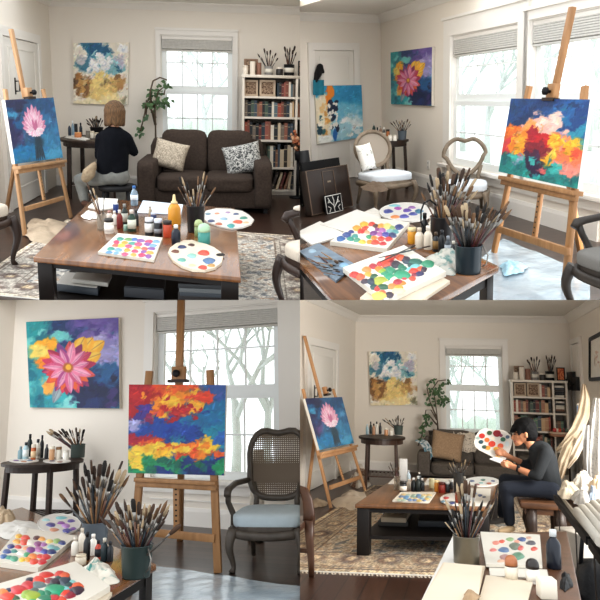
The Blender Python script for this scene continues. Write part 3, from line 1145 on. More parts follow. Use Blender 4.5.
# ---------------------------------------------------------------- easel
def easel(R, label, feet, legtops, canvas, back, mast, mastw, strip, cross, tray, clamp, legw, wood, canvas_label, img, cthick=.035, tray_d=.09):
    f0, f1 = [R.z(px, py, 0) for px, py in feet]
    h = V((f1.x - f0.x, f1.y - f0.y, 0)).normalized()
    out = V((h.y, -h.x, 0))
    if out.dot(-f0) < 0:
        out = -out
    best = None
    for k in range(8, 50):
        L = math.radians(k * .5)
        n = out * math.cos(L) + V((0, 0, math.sin(L)))
        q = [R.plane(px, py, f0 + n * .055, n) for px, py in canvas]
        sc = abs((q[1] - q[0]).normalized().dot((q[3] - q[0]).normalized())) + abs((q[1] - q[0]).normalized().dot((q[2] - q[1]).normalized()))
        if best is None or sc < best[0]:
            best = (sc, n, q)
    sc, n, q = best
    on = lambda p, o=0.0: R.plane(p[0], p[1], f0 + n * o, n)
    t = T(R, 'easel', label, 'easel', (f0 + f1) / 2)
    mpx = R.dep(q[0]) / F
    lw = legw * mpx
    for fp, tp in zip((f0, f1), legtops):
        b = MB()
        b.bar(fp + n * 0 + V((0, 0, .004)), on(tp), lw, lw * .55, bevel=.004, side=h)
        b.build('leg', wood, t)
    b = MB()
    bt = on(back[0], -.04)
    bf = R.z(back[1][0], back[1][1], 0)
    b.bar(bf + V((0, 0, .004)), bt, lw * .9, lw * .6, bevel=.004, side=h)
    b.build('rear_leg', wood, t)
    b = MB()
    b.bar(on(mast[1], -.005), on(mast[0], -.005), mastw * mpx, mastw * mpx * .6, bevel=.004, side=h)
    b.build('mast', wood, t)
    b = MB()
    s0, s1 = on(strip[1], .0), on(strip[0], .0)
    sw = legw * .85 * mpx
    b.bar(s0, s1, sw, sw * .5, bevel=.003, side=h)
    for i in range(9):
        p = s0.lerp(s1, (i + 1) / 10) + n * (sw * .25)
        b.bar(p - h * sw * .16, p + h * sw * .16, sw * .22, .004, mi=1, side=V((0, 0, 1)))
    b.build('ratchet_strip', [wood, BLK], t)
    b = MB()
    b.bar(on(cross[0], .02), on(cross[1], .02), lw * .95, lw * .5, bevel=.004, side=V((0, 0, 1)))
    b.build('crossbar', wood, t)
    b = MB()
    ta, tb = on(tray[0], .045), on(tray[1], .045)
    up = n.cross(h) if n.cross(h).z > 0 else h.cross(n)
    b.bar(ta - up * .02, tb - up * .02, .035, tray_d, bevel=.004, side=up)
    b.bar(ta - up * .055, tb - up * .055, .05, .03, bevel=.004, side=up)
    b.build('tray', wood, t)
    b = MB()
    c = on(clamp, .03)
    b.box((0, 0, 0), (mastw * 1.9 * mpx, .05, mastw * 2.0 * mpx), bevel=.004, M=Matrix((h, -n, up)).transposed() if True else None)
    for v in b.bm.verts:
        v.co += c
    cl = b.build('top_clamp', wood, t)
    b = MB()
    b.bar(c - h * mastw * 1.4 * mpx - up * mastw * .95 * mpx + n * .01, c + h * mastw * 1.4 * mpx - up * mastw * .95 * mpx + n * .01, .025, .06, side=up)
    b.build('canvas_grip', WOODD, cl)
    b = MB()
    k = mastw * .5 * mpx
    zM = n.to_track_quat('Z', 'Y').to_matrix()
    b.lathe([(k * .4, 0), (k * .4, .03), (k, .035), (k, .06), (k * .6, .07), (0, .07)], c + n * .02, 12, M=zM)
    kb = b.build('clamp_knob', BLK, cl)
    art_mesh(R, 'canvas_painting', q, img, cthick, [PAINT_A, mat('white primed edge', '#e6e2da', .8)], None, (canvas_label, 'painting'))
    return t, n, q


# ---------------------------------------------------------------- brushes and pots
def brush_master(kind):
    """three parts of a unit-length brush along +Z"""
    parts = []
    hr = .011
    b = MB()
    b.lathe([(.003, 0), (.006, .02), (hr, .35), (hr * 1.15, .52), (hr * .8, .70)], (0, 0, 0), 8)
    parts.append(('handle', b))
    b = MB()
    if kind == 0:
        b.lathe([(hr * .85, .695), (hr * 1.1, .76), (hr * 1.35, .83)], (0, 0, 0), 8)
    else:
        b.tube([(0, 0, .695), (0, 0, .75), (0, 0, .83)], [hr * .9, hr * 1.2, hr * 1.9], 8, flat=.5)
    parts.append(('ferrule', b))
    b = MB()
    if kind == 0:
        b.lathe([(hr * 1.3, .825), (hr * 1.7, .88), (hr * 1.3, .94), (.002, 1.0)], (0, 0, 0), 8)
    elif kind == 1:
        b.tube([(0, 0, .825), (0, 0, .9), (0, 0, .97), (0, 0, 1.0)], [hr * 1.85, hr * 2.3, hr * 2.2, hr * 1.6], 8, flat=.45)
    else:
        b.lathe([(hr * 1.3, .825), (hr * 1.9, .88), (hr * 2.1, .95), (hr * 1.2, 1.0), (0, 1.004)], (0, 0, 0), 8)
    parts.append(('bristles', b))
    out = []
    for nm, b in parts:
        me = bpy.data.meshes.new(nm)
        b.bm.normal_update()
        b.bm.to_mesh(me)
        b.bm.free()
        out.append((nm, me))
    return out


BR_MASTER = [brush_master(k) for k in range(3)]
BR_CACHE = {}


def brush_mesh(kind, part, m):
    k = (kind, part, m.name)
    if k not in BR_CACHE:
        me = BR_MASTER[kind][part][1].copy()
        me.materials.append(m)
        BR_CACHE[k] = me
    return BR_CACHE[k]


def brush_single(kind, hm, bm_):
    k = (kind, hm.name, bm_.name)
    if k not in BR_CACHE:
        me = bpy.data.meshes.new('paintbrush')
        t = bmesh.new()
        for i, (nm, src) in enumerate(BR_MASTER[kind]):
            n0 = len(t.faces)
            t.from_mesh(src)
            t.faces.ensure_lookup_table()
            for f in t.faces[n0:]:
                f.material_index = i
                f.smooth = True
        t.to_mesh(me)
        t.free()
        for m in (hm, FERR, bm_):
            me.materials.append(m)
        BR_CACHE[k] = me
    return BR_CACHE[k]


def brush(R, base, tip, label, group, kind=0, hm=None, bm_=None, detail=True, fat=1.0):
    base, tip = V(base), V(tip)
    d = tip - base
    hm = hm or rnd.choice(HANDLES)
    bm_ = bm_ or rnd.choice(BRISTLES)
    Mx = R.M @ Matrix.Translation(base) @ d.to_track_quat('Z', 'Y').to_matrix().to_4x4() @ Matrix.Diagonal((d.length * fat, d.length * fat, d.length, 1))
    if detail:
        o = bpy.data.objects.new('paintbrush', None)
        o.empty_display_size = .02
        COL.objects.link(o)
        for i, nm in enumerate(('handle', 'ferrule', 'bristles')):
            c = bpy.data.objects.new(nm, brush_mesh(kind, i, (hm, FERR, bm_)[i]))
            COL.objects.link(c)
            c.parent = o
            ROOM[c.name] = R
    else:
        o = bpy.data.objects.new('paintbrush', brush_single(kind, hm, bm_))
        COL.objects.link(o)
    o.matrix_world = Mx
    ROOM[o.name] = R
    tag(o, label, 'paintbrush', group)
    return o


def brushes_in_pot(R, c, rad, h, n, px_tips, label, group, detail, spread=.5, lenr=(.26, .4), fat=1.0, sc=1.0):
    """fan of brushes; px_tips are the tips seen in the photograph, n more fill the fan"""
    out = []
    dy = 0
    for i, (tx, ty) in enumerate(px_tips):
        yy = c.y + rnd.uniform(-.9, .9) * rad * 1.6
        tip = R.y(tx, ty, yy)
        base = c + V((-(tip.x - c.x) * .18, -(tip.y - c.y) * .3, .012))
        lim = rad * .75
        base.x = min(max(base.x, c.x - lim), c.x + lim)
        base.y = min(max(base.y, c.y - lim), c.y + lim)
        # stay inside the rim
        t_ = h / max(.05, tip.z - c.z)
        rx = base.x + (tip.x - base.x) * t_ - c.x
        if abs(rx) > rad * .86:
            base.x -= (rx - math.copysign(rad * .86, rx)) * 1.0 / max(.2, 1 - t_)
            base.x = min(max(base.x, c.x - rad * .85), c.x + rad * .85)
        out.append(brush(R, base, tip, label, group, i % 3, detail=detail, fat=fat))
    for i in range(n):
        a = rnd.uniform(0, 2 * PI)
        k = rnd.uniform(.1, 1)
        L = rnd.uniform(*lenr) * sc
        d = V((math.cos(a) * spread * k, math.sin(a) * spread * k, 1)).normalized()
        base = c + V((-d.x * rad * .8, -d.y * rad * .8, .012))
        out.append(brush(R, base, base + d * L, label, group, i % 3, detail=detail, fat=fat))
    return out


def pot(R, label, px, py, w, h, z, m, cat='pot', name='brush_pot', taper=.82, handle=False, glass=False):
    """open tapered pot standing at pixel (px, py) on height z"""
    f = R.z(px, py, z)
    k = R.dep(f) / F
    r, H = w * k / 2, h * k
    c = f + V((0, r * .8, 0))
    t = T(R, name, label, cat, c)
    b = MB()
    b.lathe([(0, 0), (r * taper, 0), (r * taper * 1.02, H * .04), (r, H * .97), (r * 1.03, H), (r * .97, H), (r * .93, H * .9), (r * taper * .92, H * .06), (0, H * .05)], c, 20)
    bd = b.build('body', m, t)
    b = MB()
    b.tube([c + V((math.cos(a) * r * 1.02, math.sin(a) * r * 1.02, H * .985)) for a in [2 * PI * i / 20 for i in range(20)]], r * .035, 6, closed=True)
    b.build('rim', m, bd)
    if handle:
        b = MB()
        b.tube([c + V((r * 1.0, -.3 * r, H * .95)), c + V((r * 1.35, -.45 * r, H * .6)), c + V((r * 1.2, -.5 * r, H * .3)), c + V((r * .95, -.4 * r, H * .22))], r * .05, 6)
        b.build('handle', FERR, bd)
    return c, r, H


PROF = {
    'jar': [('body', [(0, 0), (.96, 0), (1, .03), (1, .72), (.9, .78)]), ('cap', [(.92, .78), (.96, .79), (.96, .98), (.9, 1), (0, 1)])],
    'bottle': [('body', [(0, 0), (.95, 0), (1, .03), (1, .6), (.8, .7), (.45, .78), (.42, .82)]), ('cap', [(.5, .82), (.5, .98), (.44, 1), (0, 1)])],
    'squeeze': [('body', [(0, 0), (.95, 0), (1, .03), (.98, .55), (.7, .66), (.5, .7)]), ('nozzle', [(.55, .7), (.5, .76), (.28, .8), (.2, .96), (.12, 1), (0, 1)])],
    'can': [('body', [(0, 0), (.97, 0), (1, .02), (1, .94), (.97, .96)]), ('lid', [(.97, .96), (1, .965), (1, 1), (.9, .99), (0, .99)])],
    'water': [('body', [(0, 0), (.95, 0), (1, .04), (.94, .25), (1, .4), (.96, .6), (.7, .74), (.4, .82), (.38, .87)]), ('cap', [(.45, .87), (.45, .98), (.4, 1), (0, 1)])],
    'dome': [('body', [(0, 0), (.96, 0), (1, .03), (1, .6)]), ('cap', [(1.02, .6), (1.02, .72), (.95, .85), (.7, .95), (.3, 1), (0, 1)])],
}


def bottle(R, px, py, w, h, z, kind, body, cap, label, band=None, group=None, cat=None, rough=.3, name=None, bandr=(.14, .56)):
    f = R.z(px, py, z)
    k = R.dep(f) / F
    r, H = w * k / 2, h * k
    c = f + V((0, r * .9, 0))
    nm = name or {'jar': 'paint_jar', 'bottle': 'paint_bottle', 'squeeze': 'squeeze_bottle', 'can': 'tin_can', 'water': 'water_bottle', 'dome': 'paint_jar'}[kind]
    t = T(R, nm, label, cat or ('jar' if kind in ('jar', 'dome') else 'can' if kind == 'can' else 'bottle'), c, group)
    for i, (pn, pr) in enumerate(PROF[kind]):
        b = MB()
        b.lathe([(q * r, zz * H) for q, zz in pr], c, 16)
        m = (body, cap)[i]
        po = b.build(pn, m if not isinstance(m, str) else C(m, rough), t)
        if i == 0:
            body_o = po
    if band:
        b = MB()
        b.lathe([(r * 1.0, H * bandr[0]), (r * 1.025, H * bandr[0]), (r * 1.025, H * bandr[1]), (r * 1.0, H * bandr[1])], c, 16)
        b.build('paper_label', C(band, .7), body_o)
    return t


# ---------------------------------------------------------------- palettes, papers
def onz(R, poly, z):
    return [R.z(x, y, z) for x, y in poly]


def ellpx(cx, cy, rx, ry, n=28, rot=0):
    a = math.radians(rot)
    return [(cx + rx * math.cos(t) * math.cos(a) - ry * math.sin(t) * math.sin(a), cy + rx * math.cos(t) * math.sin(a) + ry * math.sin(t) * math.cos(a)) for t in [2 * PI * i / n for i in range(n)]]


def dab(R, parent, px, py, rx, ry, hexc, z, r_=None, name='paint_dab'):
    rr = r_ or rnd
    n = 12
    ph = rr.uniform(0, 6)
    base = [R.z(px + rx * (1 + .13 * math.sin(3 * a + ph)) * math.cos(a), py + ry * (1 + .13 * math.cos(2 * a + ph)) * math.sin(a), z) for a in [2 * PI * i / n for i in range(n)]]
    c = sum(base, V((0, 0, 0))) / n
    s = sum((p - c).length for p in base) / n
    b = MB()
    vs = [p + V((0, 0, .0003)) for p in base] + [c + (p - c) * .8 + V((0, 0, s * .1)) for p in base] + [c + (p - c) * .4 + V((0, 0, s * .13)) for p in base] + [c + V((0, 0, s * .14))]
    fs = []
    for q in range(2):
        for i in range(n):
            fs.append((q * n + i, q * n + (i + 1) % n, (q + 1) * n + (i + 1) % n, (q + 1) * n + i))
    for i in range(n):
        fs.append((2 * n + i, 2 * n + (i + 1) % n, 3 * n))
    b.mesh(vs, fs, 0, True)
    bmesh.ops.recalc_face_normals(b.bm, faces=list(b.bm.faces))
    b.build(name, C(hexc, .35), parent)


def palette(R, label, poly, z, th, m, dabs, hole=None, name='paint_palette', edge=None, cat='palette', dabname='paint_dab'):
    pts = onz(R, poly, z + .001)
    c = sum(pts, V((0, 0, 0))) / len(pts)
    c.z = z
    t = T(R, name, label, cat, c)
    b = MB()
    b.prism(pts, (0, 0, th))
    b.build('board', m, t)
    if edge:
        b = MB()
        P = [p + V((0, 0, th)) for p in pts]
        b.tube(P, edge, 6, closed=True)
        b.build('raised_rim', m, t)
    if hole:
        b = MB()
        hp = onz(R, ellpx(*hole), z + th + .0012)
        b.prism(hp, (0, 0, .0006))
        b.build('thumb_hole_shade', mat('thumb hole shade', '#1d1612', .8), t)  # dark disc on the board paints in the hole's shade
    for d in dabs:
        dab(R, t, d[0], d[1], d[2], d[3], d[4], z + th + .0008, None, dabname)
    return t


def flat(R, name, label, cat, poly, z, th, m, group=None):
    """a single thin sheet or board lying on height z"""
    pts = onz(R, poly, z + .0008)
    c = sum(pts, V((0, 0, 0))) / len(pts)
    b = MB()
    b.prism(pts, (0, 0, th))
    return b.build(name, m, R=R, loc=(c.x, c.y, z), tagd=(label, cat, group))


def rag(R, name, label, cat, poly_c, rx, ry, z, hgt, m, seed=1, n=26, group=None, wr=1.0):
    """crumpled cloth heap: pixel centre and pixel radii on height z"""
    r = random.Random(seed)
    ph = [r.uniform(0, 6) for _ in range(6)]
    c = R.z(poly_c[0], poly_c[1], z)
    ex = R.z(poly_c[0] + rx, poly_c[1], z) - c
    ey = R.z(poly_c[0], poly_c[1] - ry, z) - c
    b = MB()

    def fn(u, v):
        a = 2 * PI * u
        q = v
        k = 1 + .13 * math.sin(3 * a + ph[0]) + .09 * math.sin(5 * a + ph[1]) + .06 * math.sin(9 * a + ph[2])
        p = c + ex * (math.cos(a) * q * k) + ey * (math.sin(a) * q * k)
        nz = mnoise.noise(V((p.x, p.y, seed * 3.1)) * (5.0 / max(.15, ex.length)) * wr * .35)
        nz2 = mnoise.noise(V((p.x, p.y, seed * 1.7 + 9)) * (14.0 / max(.15, ex.length)) * wr * .35)
        hh = (1 - q ** 2.6) * hgt * (.62 + .42 * nz + .16 * nz2 + .10 * math.sin(4 * a + ph[3]) * q)
        return p + V((0, 0, max(.004 if q < .95 else .002, hh)))
    b.sheet(fn, n * 2, n // 2)
    bmesh.ops.remove_doubles(b.bm, verts=list(b.bm.verts), dist=1e-5)
    bmesh.ops.recalc_face_normals(b.bm, faces=list(b.bm.faces))
    return b.build(name, m, R=R, loc=(c.x, c.y, z), tagd=(label, cat, group))


# ---------------------------------------------------------------- tables
def table_quad(R, label, top, z, th, wtop, wleg, legw, apron, shelf_z=None, name='coffee_table', inset=.02, top_over=0, shelf_th=.03):
    q = [V((p.x, p.y, 0)) for p in (top if hasattr(top[0], 'z') else onz(R, top, z))]       # front-left, back-left, back-right, front-right
    c = sum(q, V((0, 0, 0))) / 4
    t = T(R, name, label, 'table', c)
    b = MB()
    P = [p + V((0, 0, z - th)) for p in q]
    b.hexa(P + [p + V((0, 0, th)) for p in P], bevel=.006)
    b.build('tabletop', wtop, t)
    ins = [p + (c - p).normalized() * (inset * 1.5) for p in q]
    for i, p in enumerate(ins):
        a, d = ins[i - 1], ins[(i + 1) % 4]
        ua, ud = (a - p).normalized(), (d - p).normalized()
        k = legw
        L = [p, p + ua * k, p + ua * k + ud * k, p + ud * k]
        b = MB()
        b.hexa([v + V((0, 0, .002)) for v in L] + [v + V((0, 0, z - th - .002)) for v in L], bevel=.004)
        b.build('leg', wleg, t)
    for i in range(4):
        p, d = ins[i], ins[(i + 1) % 4]
        a = (d - p).normalized()
        nn = V((a.y, -a.x, 0))
        if nn.dot(c - p) < 0:
            nn = -nn
        p2, d2 = p + a * legw * .95 + nn * .01, d - a * legw * .95 + nn * .01
        L = [p2, d2, d2 + nn * .025, p2 + nn * .025]
        b = MB()
        b.hexa([v + V((0, 0, z - th - apron)) for v in L] + [v + V((0, 0, z - th - .003)) for v in L])
        b.build('apron', wleg, t)
    if shelf_z:
        L = [p + (c - p).normalized() * legw * .6 for p in ins]
        b = MB()
        b.hexa([v + V((0, 0, shelf_z - shelf_th)) for v in L] + [v + V((0, 0, shelf_z)) for v in L])
        b.build('shelf', wleg, t)
    return t, q


def round_table(R, label, px, py, w, z, legpx, shelf_z, m, mt, aspect=1.0, nleg=4, name='side_table'):
    """round top whose visible centre is at pixel (px,py) on height z"""
    c = R.z(px, py, z)
    k = R.dep(c) / F
    r = w * k / 2
    t = T(R, name, label, 'table', (c.x, c.y, 0))
    b = MB()
    e = [c + V((math.cos(a) * r, math.sin(a) * r * aspect, -.03)) for a in [2 * PI * i / 36 for i in range(36)]]
    b.prism(e, (0, 0, .03))
    b.build('tabletop', mt, t)
    b = MB()
    e = [V((c.x, c.y, z - .095)) + V((math.cos(a) * r * .9, math.sin(a) * r * .9 * aspect, 0)) for a in [2 * PI * i / 36 for i in range(36)]]
    b.prism(e, (0, 0, .065))
    b.build('apron', m, t)
    A = [PI / 4 + 2 * PI * i / nleg + legpx for i in range(nleg)]
    pts = [V((c.x + math.cos(a) * r * .84, c.y + math.sin(a) * r * .84 * aspect, 0)) for a in A]
    for p in pts:
        d = (p - V((c.x, c.y, 0))).normalized()
        b = MB()
        b.bar(p + d * .03 + V((0, 0, .002)), p + V((0, 0, z - .06)), r * .085 + .012, r * .085 + .012, bevel=.003, side=(1, 0, 0))
        b.build('leg', m, t)
    if shelf_z:
        b = MB()
        P = [V((p.x, p.y, shelf_z)) for p in pts]
        for i in range(nleg):
            b.bar(P[i], P[(i + 1) % nleg], .02, .03, side=(0, 0, 1))
        b.build('stretcher', m, t)
        b = MB()
        for i in range(7):
            f = (i + .5) / 7
            b.bar(P[0].lerp(P[1], f), P[3 % nleg].lerp(P[2], f), .03, .012, side=(1, 0, 0))
        b.build('slatted_shelf', m, t)
    return t, c, r


# ---------------------------------------------------------------- sofa, pillows, chairs
def sofa(R, label, x0, x1, yf, depth, seat_h, arm_h, back_h, arm_w, m):
    c = V(((x0 + x1) / 2, yf + depth / 2, 0))
    t = T(R, 'sofa', label, 'sofa', c)
    w = x1 - x0
    b = MB()
    b.box((c.x, c.y + .02, .06 + (seat_h - .2) / 2), (w - .02, depth - .05, seat_h - .2), bevel=.02)
    b.build('base', m, t)
    for s in (-1, 1):
        b = MB()
        b.soft((c.x + s * (w - arm_w) / 2, c.y - .01, .05 + (arm_h - .05) / 2), (arm_w, depth, arm_h - .05), 11, 8)
        b.build('arm', m, t)
    sw = (w - 2 * arm_w) / 2
    for s in (-1, 1):
        b = MB()
        b.soft((c.x + s * sw / 2, yf + depth * .38, seat_h - .09), (sw * .995, depth * .78, .2), 7, 8, wob=.02)
        b.build('seat_cushion', m, t)
    for s in (-1, 1):
        b = MB()
        Mr = Matrix.Rotation(math.radians(-9), 3, 'X')
        bh = back_h - seat_h + .12
        b.soft((c.x + s * sw / 2, yf + depth * .80, seat_h - .06 + bh / 2), (sw * .995, .24, bh), 6, 8, M=Mr, wob=.03)
        b.build('back_cushion', m, t)
    b = MB()
    b.soft((c.x, yf + depth - .08, .06 + (back_h - .1) / 2), (w - arm_w * .6, .16, back_h - .12), 12, 6)
    b.build('back_frame', m, t)
    for sx in (-1, 1):
        for sy in (-1, 1):
            b = MB()
            b.box((c.x + sx * (w / 2 - .08), c.y + sy * (depth / 2 - .08), .032), (.05, .05, .06))
            b.build('leg', BLK, t)
    return t


def throw_pillow(R, label, px, py, y, w, h, th, roll, yaw, lean, m, name='throw_pillow', group=None):
    """px,py: pixel centre at depth y; w,h in pixels"""
    c = R.y(px, py, y)
    k = R.dep(c) / F
    M4 = Matrix.Translation(c) @ Matrix.Rotation(math.radians(yaw), 4, 'Z') @ Matrix.Rotation(math.radians(lean), 4, 'X') @ Matrix.Rotation(math.radians(roll), 4, 'Y')
    b = MB()
    b.pillow(M4, w * k, h * k, th)
    return b.build(name, m, R=R, loc=(c.x, c.y, c.z), tagd=(label, 'cushion', group))


def cabriole(b, top, foot, r, bulge, mi=0):
    """curved chair leg from top to foot; bulge = outward vector"""
    top, foot, g = V(top), V(foot), V(bulge)
    pts, rad = [], []
    for i in range(11):
        f = i / 10
        s = math.sin(f * PI * 1.35 + .15)
        p = top.lerp(foot, f) + g * (s if f < .8 else s * .5 - .1)
        if f > .93:
            p += g * .5
        pts.append(p)
        rad.append(r * (1.15 - .75 * f + (.35 if f > .93 else 0)))
    pts[-1].z = foot.z
    b.tube(pts, rad, 8, mi)


CANE = None


def armchair(R, label, loc, rz, sc, wood, seat_m, back_m, arms=True, back='oval', group=None, name='armchair', pad=True, cat='chair', seat_h=.46, back_top=1.0, sw=.56):
    """carved french chair, faces -Y locally"""
    t = place(R, name, label, cat, loc, rz, group, sc)
    sd = .52
    b = MB()
    b.soft((0, 0, seat_h - .005), (sw, sd, .13), 4.5, 8)
    b.build('seat_cushion', seat_m, t)
    b = MB()
    prof = []
    for i in range(28):
        a = 2 * PI * i / 28
        k = (abs(math.cos(a)) ** 4 + abs(math.sin(a)) ** 4) ** -.25
        prof.append(V((math.cos(a) * k * sw * .52, math.sin(a) * k * sd * .52, seat_h - .09 + (.015 * math.cos(2 * a)))))
    b.tube(prof, .034, 8, closed=True, flat=.7)
    b.prism([V((p.x * .96, p.y * .96, seat_h - .1)) for p in prof], (0, 0, .06))
    b.build('seat_frame', wood, t)
    for s in (-1, 1):
        b = MB()
        cabriole(b, (s * sw * .44, -sd * .44, seat_h - .06), (s * sw * .47, -sd * .47, .004), .036, (s * .022, -.035, 0))
        b.build('leg', wood, t)
        b = MB()
        b.tube([(s * sw * .36, sd * .42, seat_h - .06), (s * sw * .37, sd * .47, .2), (s * sw * .38, sd * .6, .012)], [.03, .024, .018], 8)
        b.build('leg', wood, t)
    # back
    zc = (seat_h + .1 + back_top) / 2
    rh = (back_top - seat_h - .1) / 2
    lean = .22
    yb = lambda z: sd * .42 + (z - seat_h) * lean
    loop = []
    for i in range(36):
        a = 2 * PI * i / 36
        if back == 'oval':
            x, z = math.cos(a) * sw * .43, zc + math.sin(a) * rh
        elif back == 'heart':
            x = math.cos(a) * sw * (.46 if math.sin(a) > 0 else .40 - .1 * abs(math.sin(a)))
            z = zc + math.sin(a) * rh * (1 if math.sin(a) < 0 else 1 - .22 * math.exp(-(math.cos(a) / .28) ** 2))
        else:
            k = (abs(math.cos(a)) ** 3.2 + abs(math.sin(a)) ** 3.2) ** (-1 / 3.2)
            x, z = math.cos(a) * k * sw * (.42 + .05 * max(0, math.sin(a))), zc + math.sin(a) * k * rh + (.03 * math.cos(a * 3) ** 2 if math.sin(a) > .5 else 0)
        loop.append(V((x, yb(z), z)))
    b = MB()
    b.tube(loop, .026, 8, closed=True)
    for s in (-1, 1):
        b.tube([(s * sw * .32, sd * .42, seat_h - .04), (s * sw * .3, yb(seat_h + .1), seat_h + .1), (s * sw * .36, yb(seat_h + .22), seat_h + .22)], .024, 8)
    b.build('back_frame', wood, t)
    if back_m is not None:
        b = MB()
        n_ = len(loop)
        cen = V((0, yb(zc), zc))
        f = V((0, -.025, 0)) if pad else V((0, 0, 0))
        vs = [cen + f * 1.6] + [cen + (p - cen) * .55 + f * 1.3 for p in loop] + [cen + (p - cen) * .97 for p in loop]
        fs = [(0, 1 + (i + 1) % n_, 1 + i) for i in range(n_)] + [(1 + i, 1 + (i + 1) % n_, 1 + n_ + (i + 1) % n_, 1 + n_ + i) for i in range(n_)]
        b.mesh(vs, fs, 0, True)
        bmesh.ops.recalc_face_normals(b.bm, faces=list(b.bm.faces))
        b.build('back_panel', back_m, t)
    if arms:
        for s in (-1, 1):
            x = s * sw * .5
            b = MB()
            za = seat_h + .22
            b.tube([(s * sw * .42, yb(za), za + .02), (x * 1.08, sd * .1, za + .02), (x * 1.12, -sd * .2, za), (x * 1.1, -sd * .34, za - .01), (x * 1.1, -sd * .39, za - .045)], [.022, .024, .026, .032, .026], 8)
            a_ = b.build('armrest', wood, t)
            b = MB()
            b.tube([(x * 1.1, -sd * .33, za - .02), (x * 1.14, -sd * .24, za - .1), (x * 1.02, -sd * .16, seat_h + .02), (x * .98, -sd * .2, seat_h - .08)], [.024, .022, .024, .03], 8)
            b.build('arm_support', wood, t)
            if pad:
                b = MB()
                b.soft((x * 1.1, -sd * .05, za + .035), (.055, .2, .04), 3, 4)
                b.build('arm_pad', seat_m, t)
    return t


# ---------------------------------------------------------------- books
BOOKC = ['#7d4a3c', '#8c5a48', '#2f3a44', '#a8785e', '#c9b79c', '#4a5a4e', '#6b3530', '#d8cfc0', '#3d3430', '#87614a', '#5a6a70', '#b48c6a', '#94574a', '#e0d8ca', '#27292c', '#5f7a66', '#9c4f3e', '#73675c', '#c2a27c', '#44505c']
BOOKN = ['rust red', 'reddish brown', 'slate blue', 'tan pink', 'cream', 'dark green', 'maroon', 'off-white', 'near black', 'brown', 'grey blue', 'light brown', 'brick red', 'white', 'black', 'green', 'orange red', 'grey brown', 'sand', 'dusky blue']


def book_mesh(b, x, y, z, w, d, h, lean=0.0, mi=0):
    """upright book, spine toward -Y; (x,y,z)= front-left-bottom of spine"""
    Rm = Matrix.Rotation(lean, 3, 'Y')
    o = V((x, y, z))
    bx = lambda c, s, m: b.box(o + Rm @ V(c), s, mi=m, M=Rm)
    t = min(.004, w * .15)
    bx((t / 2, d / 2, h / 2), (t, d, h), 0)
    bx((w - t / 2, d / 2, h / 2), (t, d, h), 0)
    bx((w / 2, t / 2, h / 2), (w - 2 * t, t, h), 0)
    bx((w / 2, d / 2, h / 2), (w - 2.2 * t, d - 2.4 * t, h - .012), 1)
    if w > .03:
        bx((w / 2, -.0006, h * .8), (w * .86, .0012, h * .02), 2)
        bx((w / 2, -.0006, h * .24), (w * .86, .0012, h * .02), 2)


def book_row(R, case, x0, x1, y, z, hmax, d, where, group, seed, lean=0.0, wr=(.022, .05), step=None):
    r = random.Random(seed)
    x, i = x0, 0
    order = list(range(20))
    items = []
    while True:
        w = r.uniform(*wr)
        if x + w > x1:
            break
        ci = r.randrange(20)
        items.append((x, w, r.uniform(.72, .97) * hmax, ci))
        x += w + .0015 + (hmax * math.sin(abs(lean)) * .0)
    out = []
    for i, (x, w, h, ci) in enumerate(items):
        b = MB()
        book_mesh(b, x, y + r.uniform(0, .015), z + .001, w, d, h, lean)
        nth = ORD[i + 1] if i < 30 else 'far right'
        out.append(b.build('book', [C(BOOKC[ci], .6), PAPERC, C('#cdbb98', .5)], R=R, loc=(x + w / 2, y, z),
                           tagd=('%s book, %s from left, %s' % (BOOKN[ci], nth, where), 'book', group)))
    return out


# ---------------------------------------------------------------- leafy plant
def leaf(b, p, d, up, L, W, mi=0):
    d = d.normalized()
    s = d.cross(up)
    s = s.normalized() if s.length > 1e-4 else V((1, 0, 0))
    n = s.cross(d)
    P = [p, p + d * L * .35 + s * W * .5 + n * L * .06, p + d * L * .7 + s * W * .35, p + d * L - n * L * .12, p + d * L * .7 - s * W * .35, p + d * L * .35 - s * W * .5 + n * L * .06, p + d * L * .5 - n * L * .02]
    b.mesh(P, [(0, 6, 1), (1, 6, 2), (2, 6, 3), (3, 6, 4), (4, 6, 5), (5, 6, 0)], mi, True)


LEAFM = mat('leaf green', '#3d5a3c', .45, color2='#5f7d52', scale=14)
STEMM = mat('plant stem', '#5a4a38', .7)


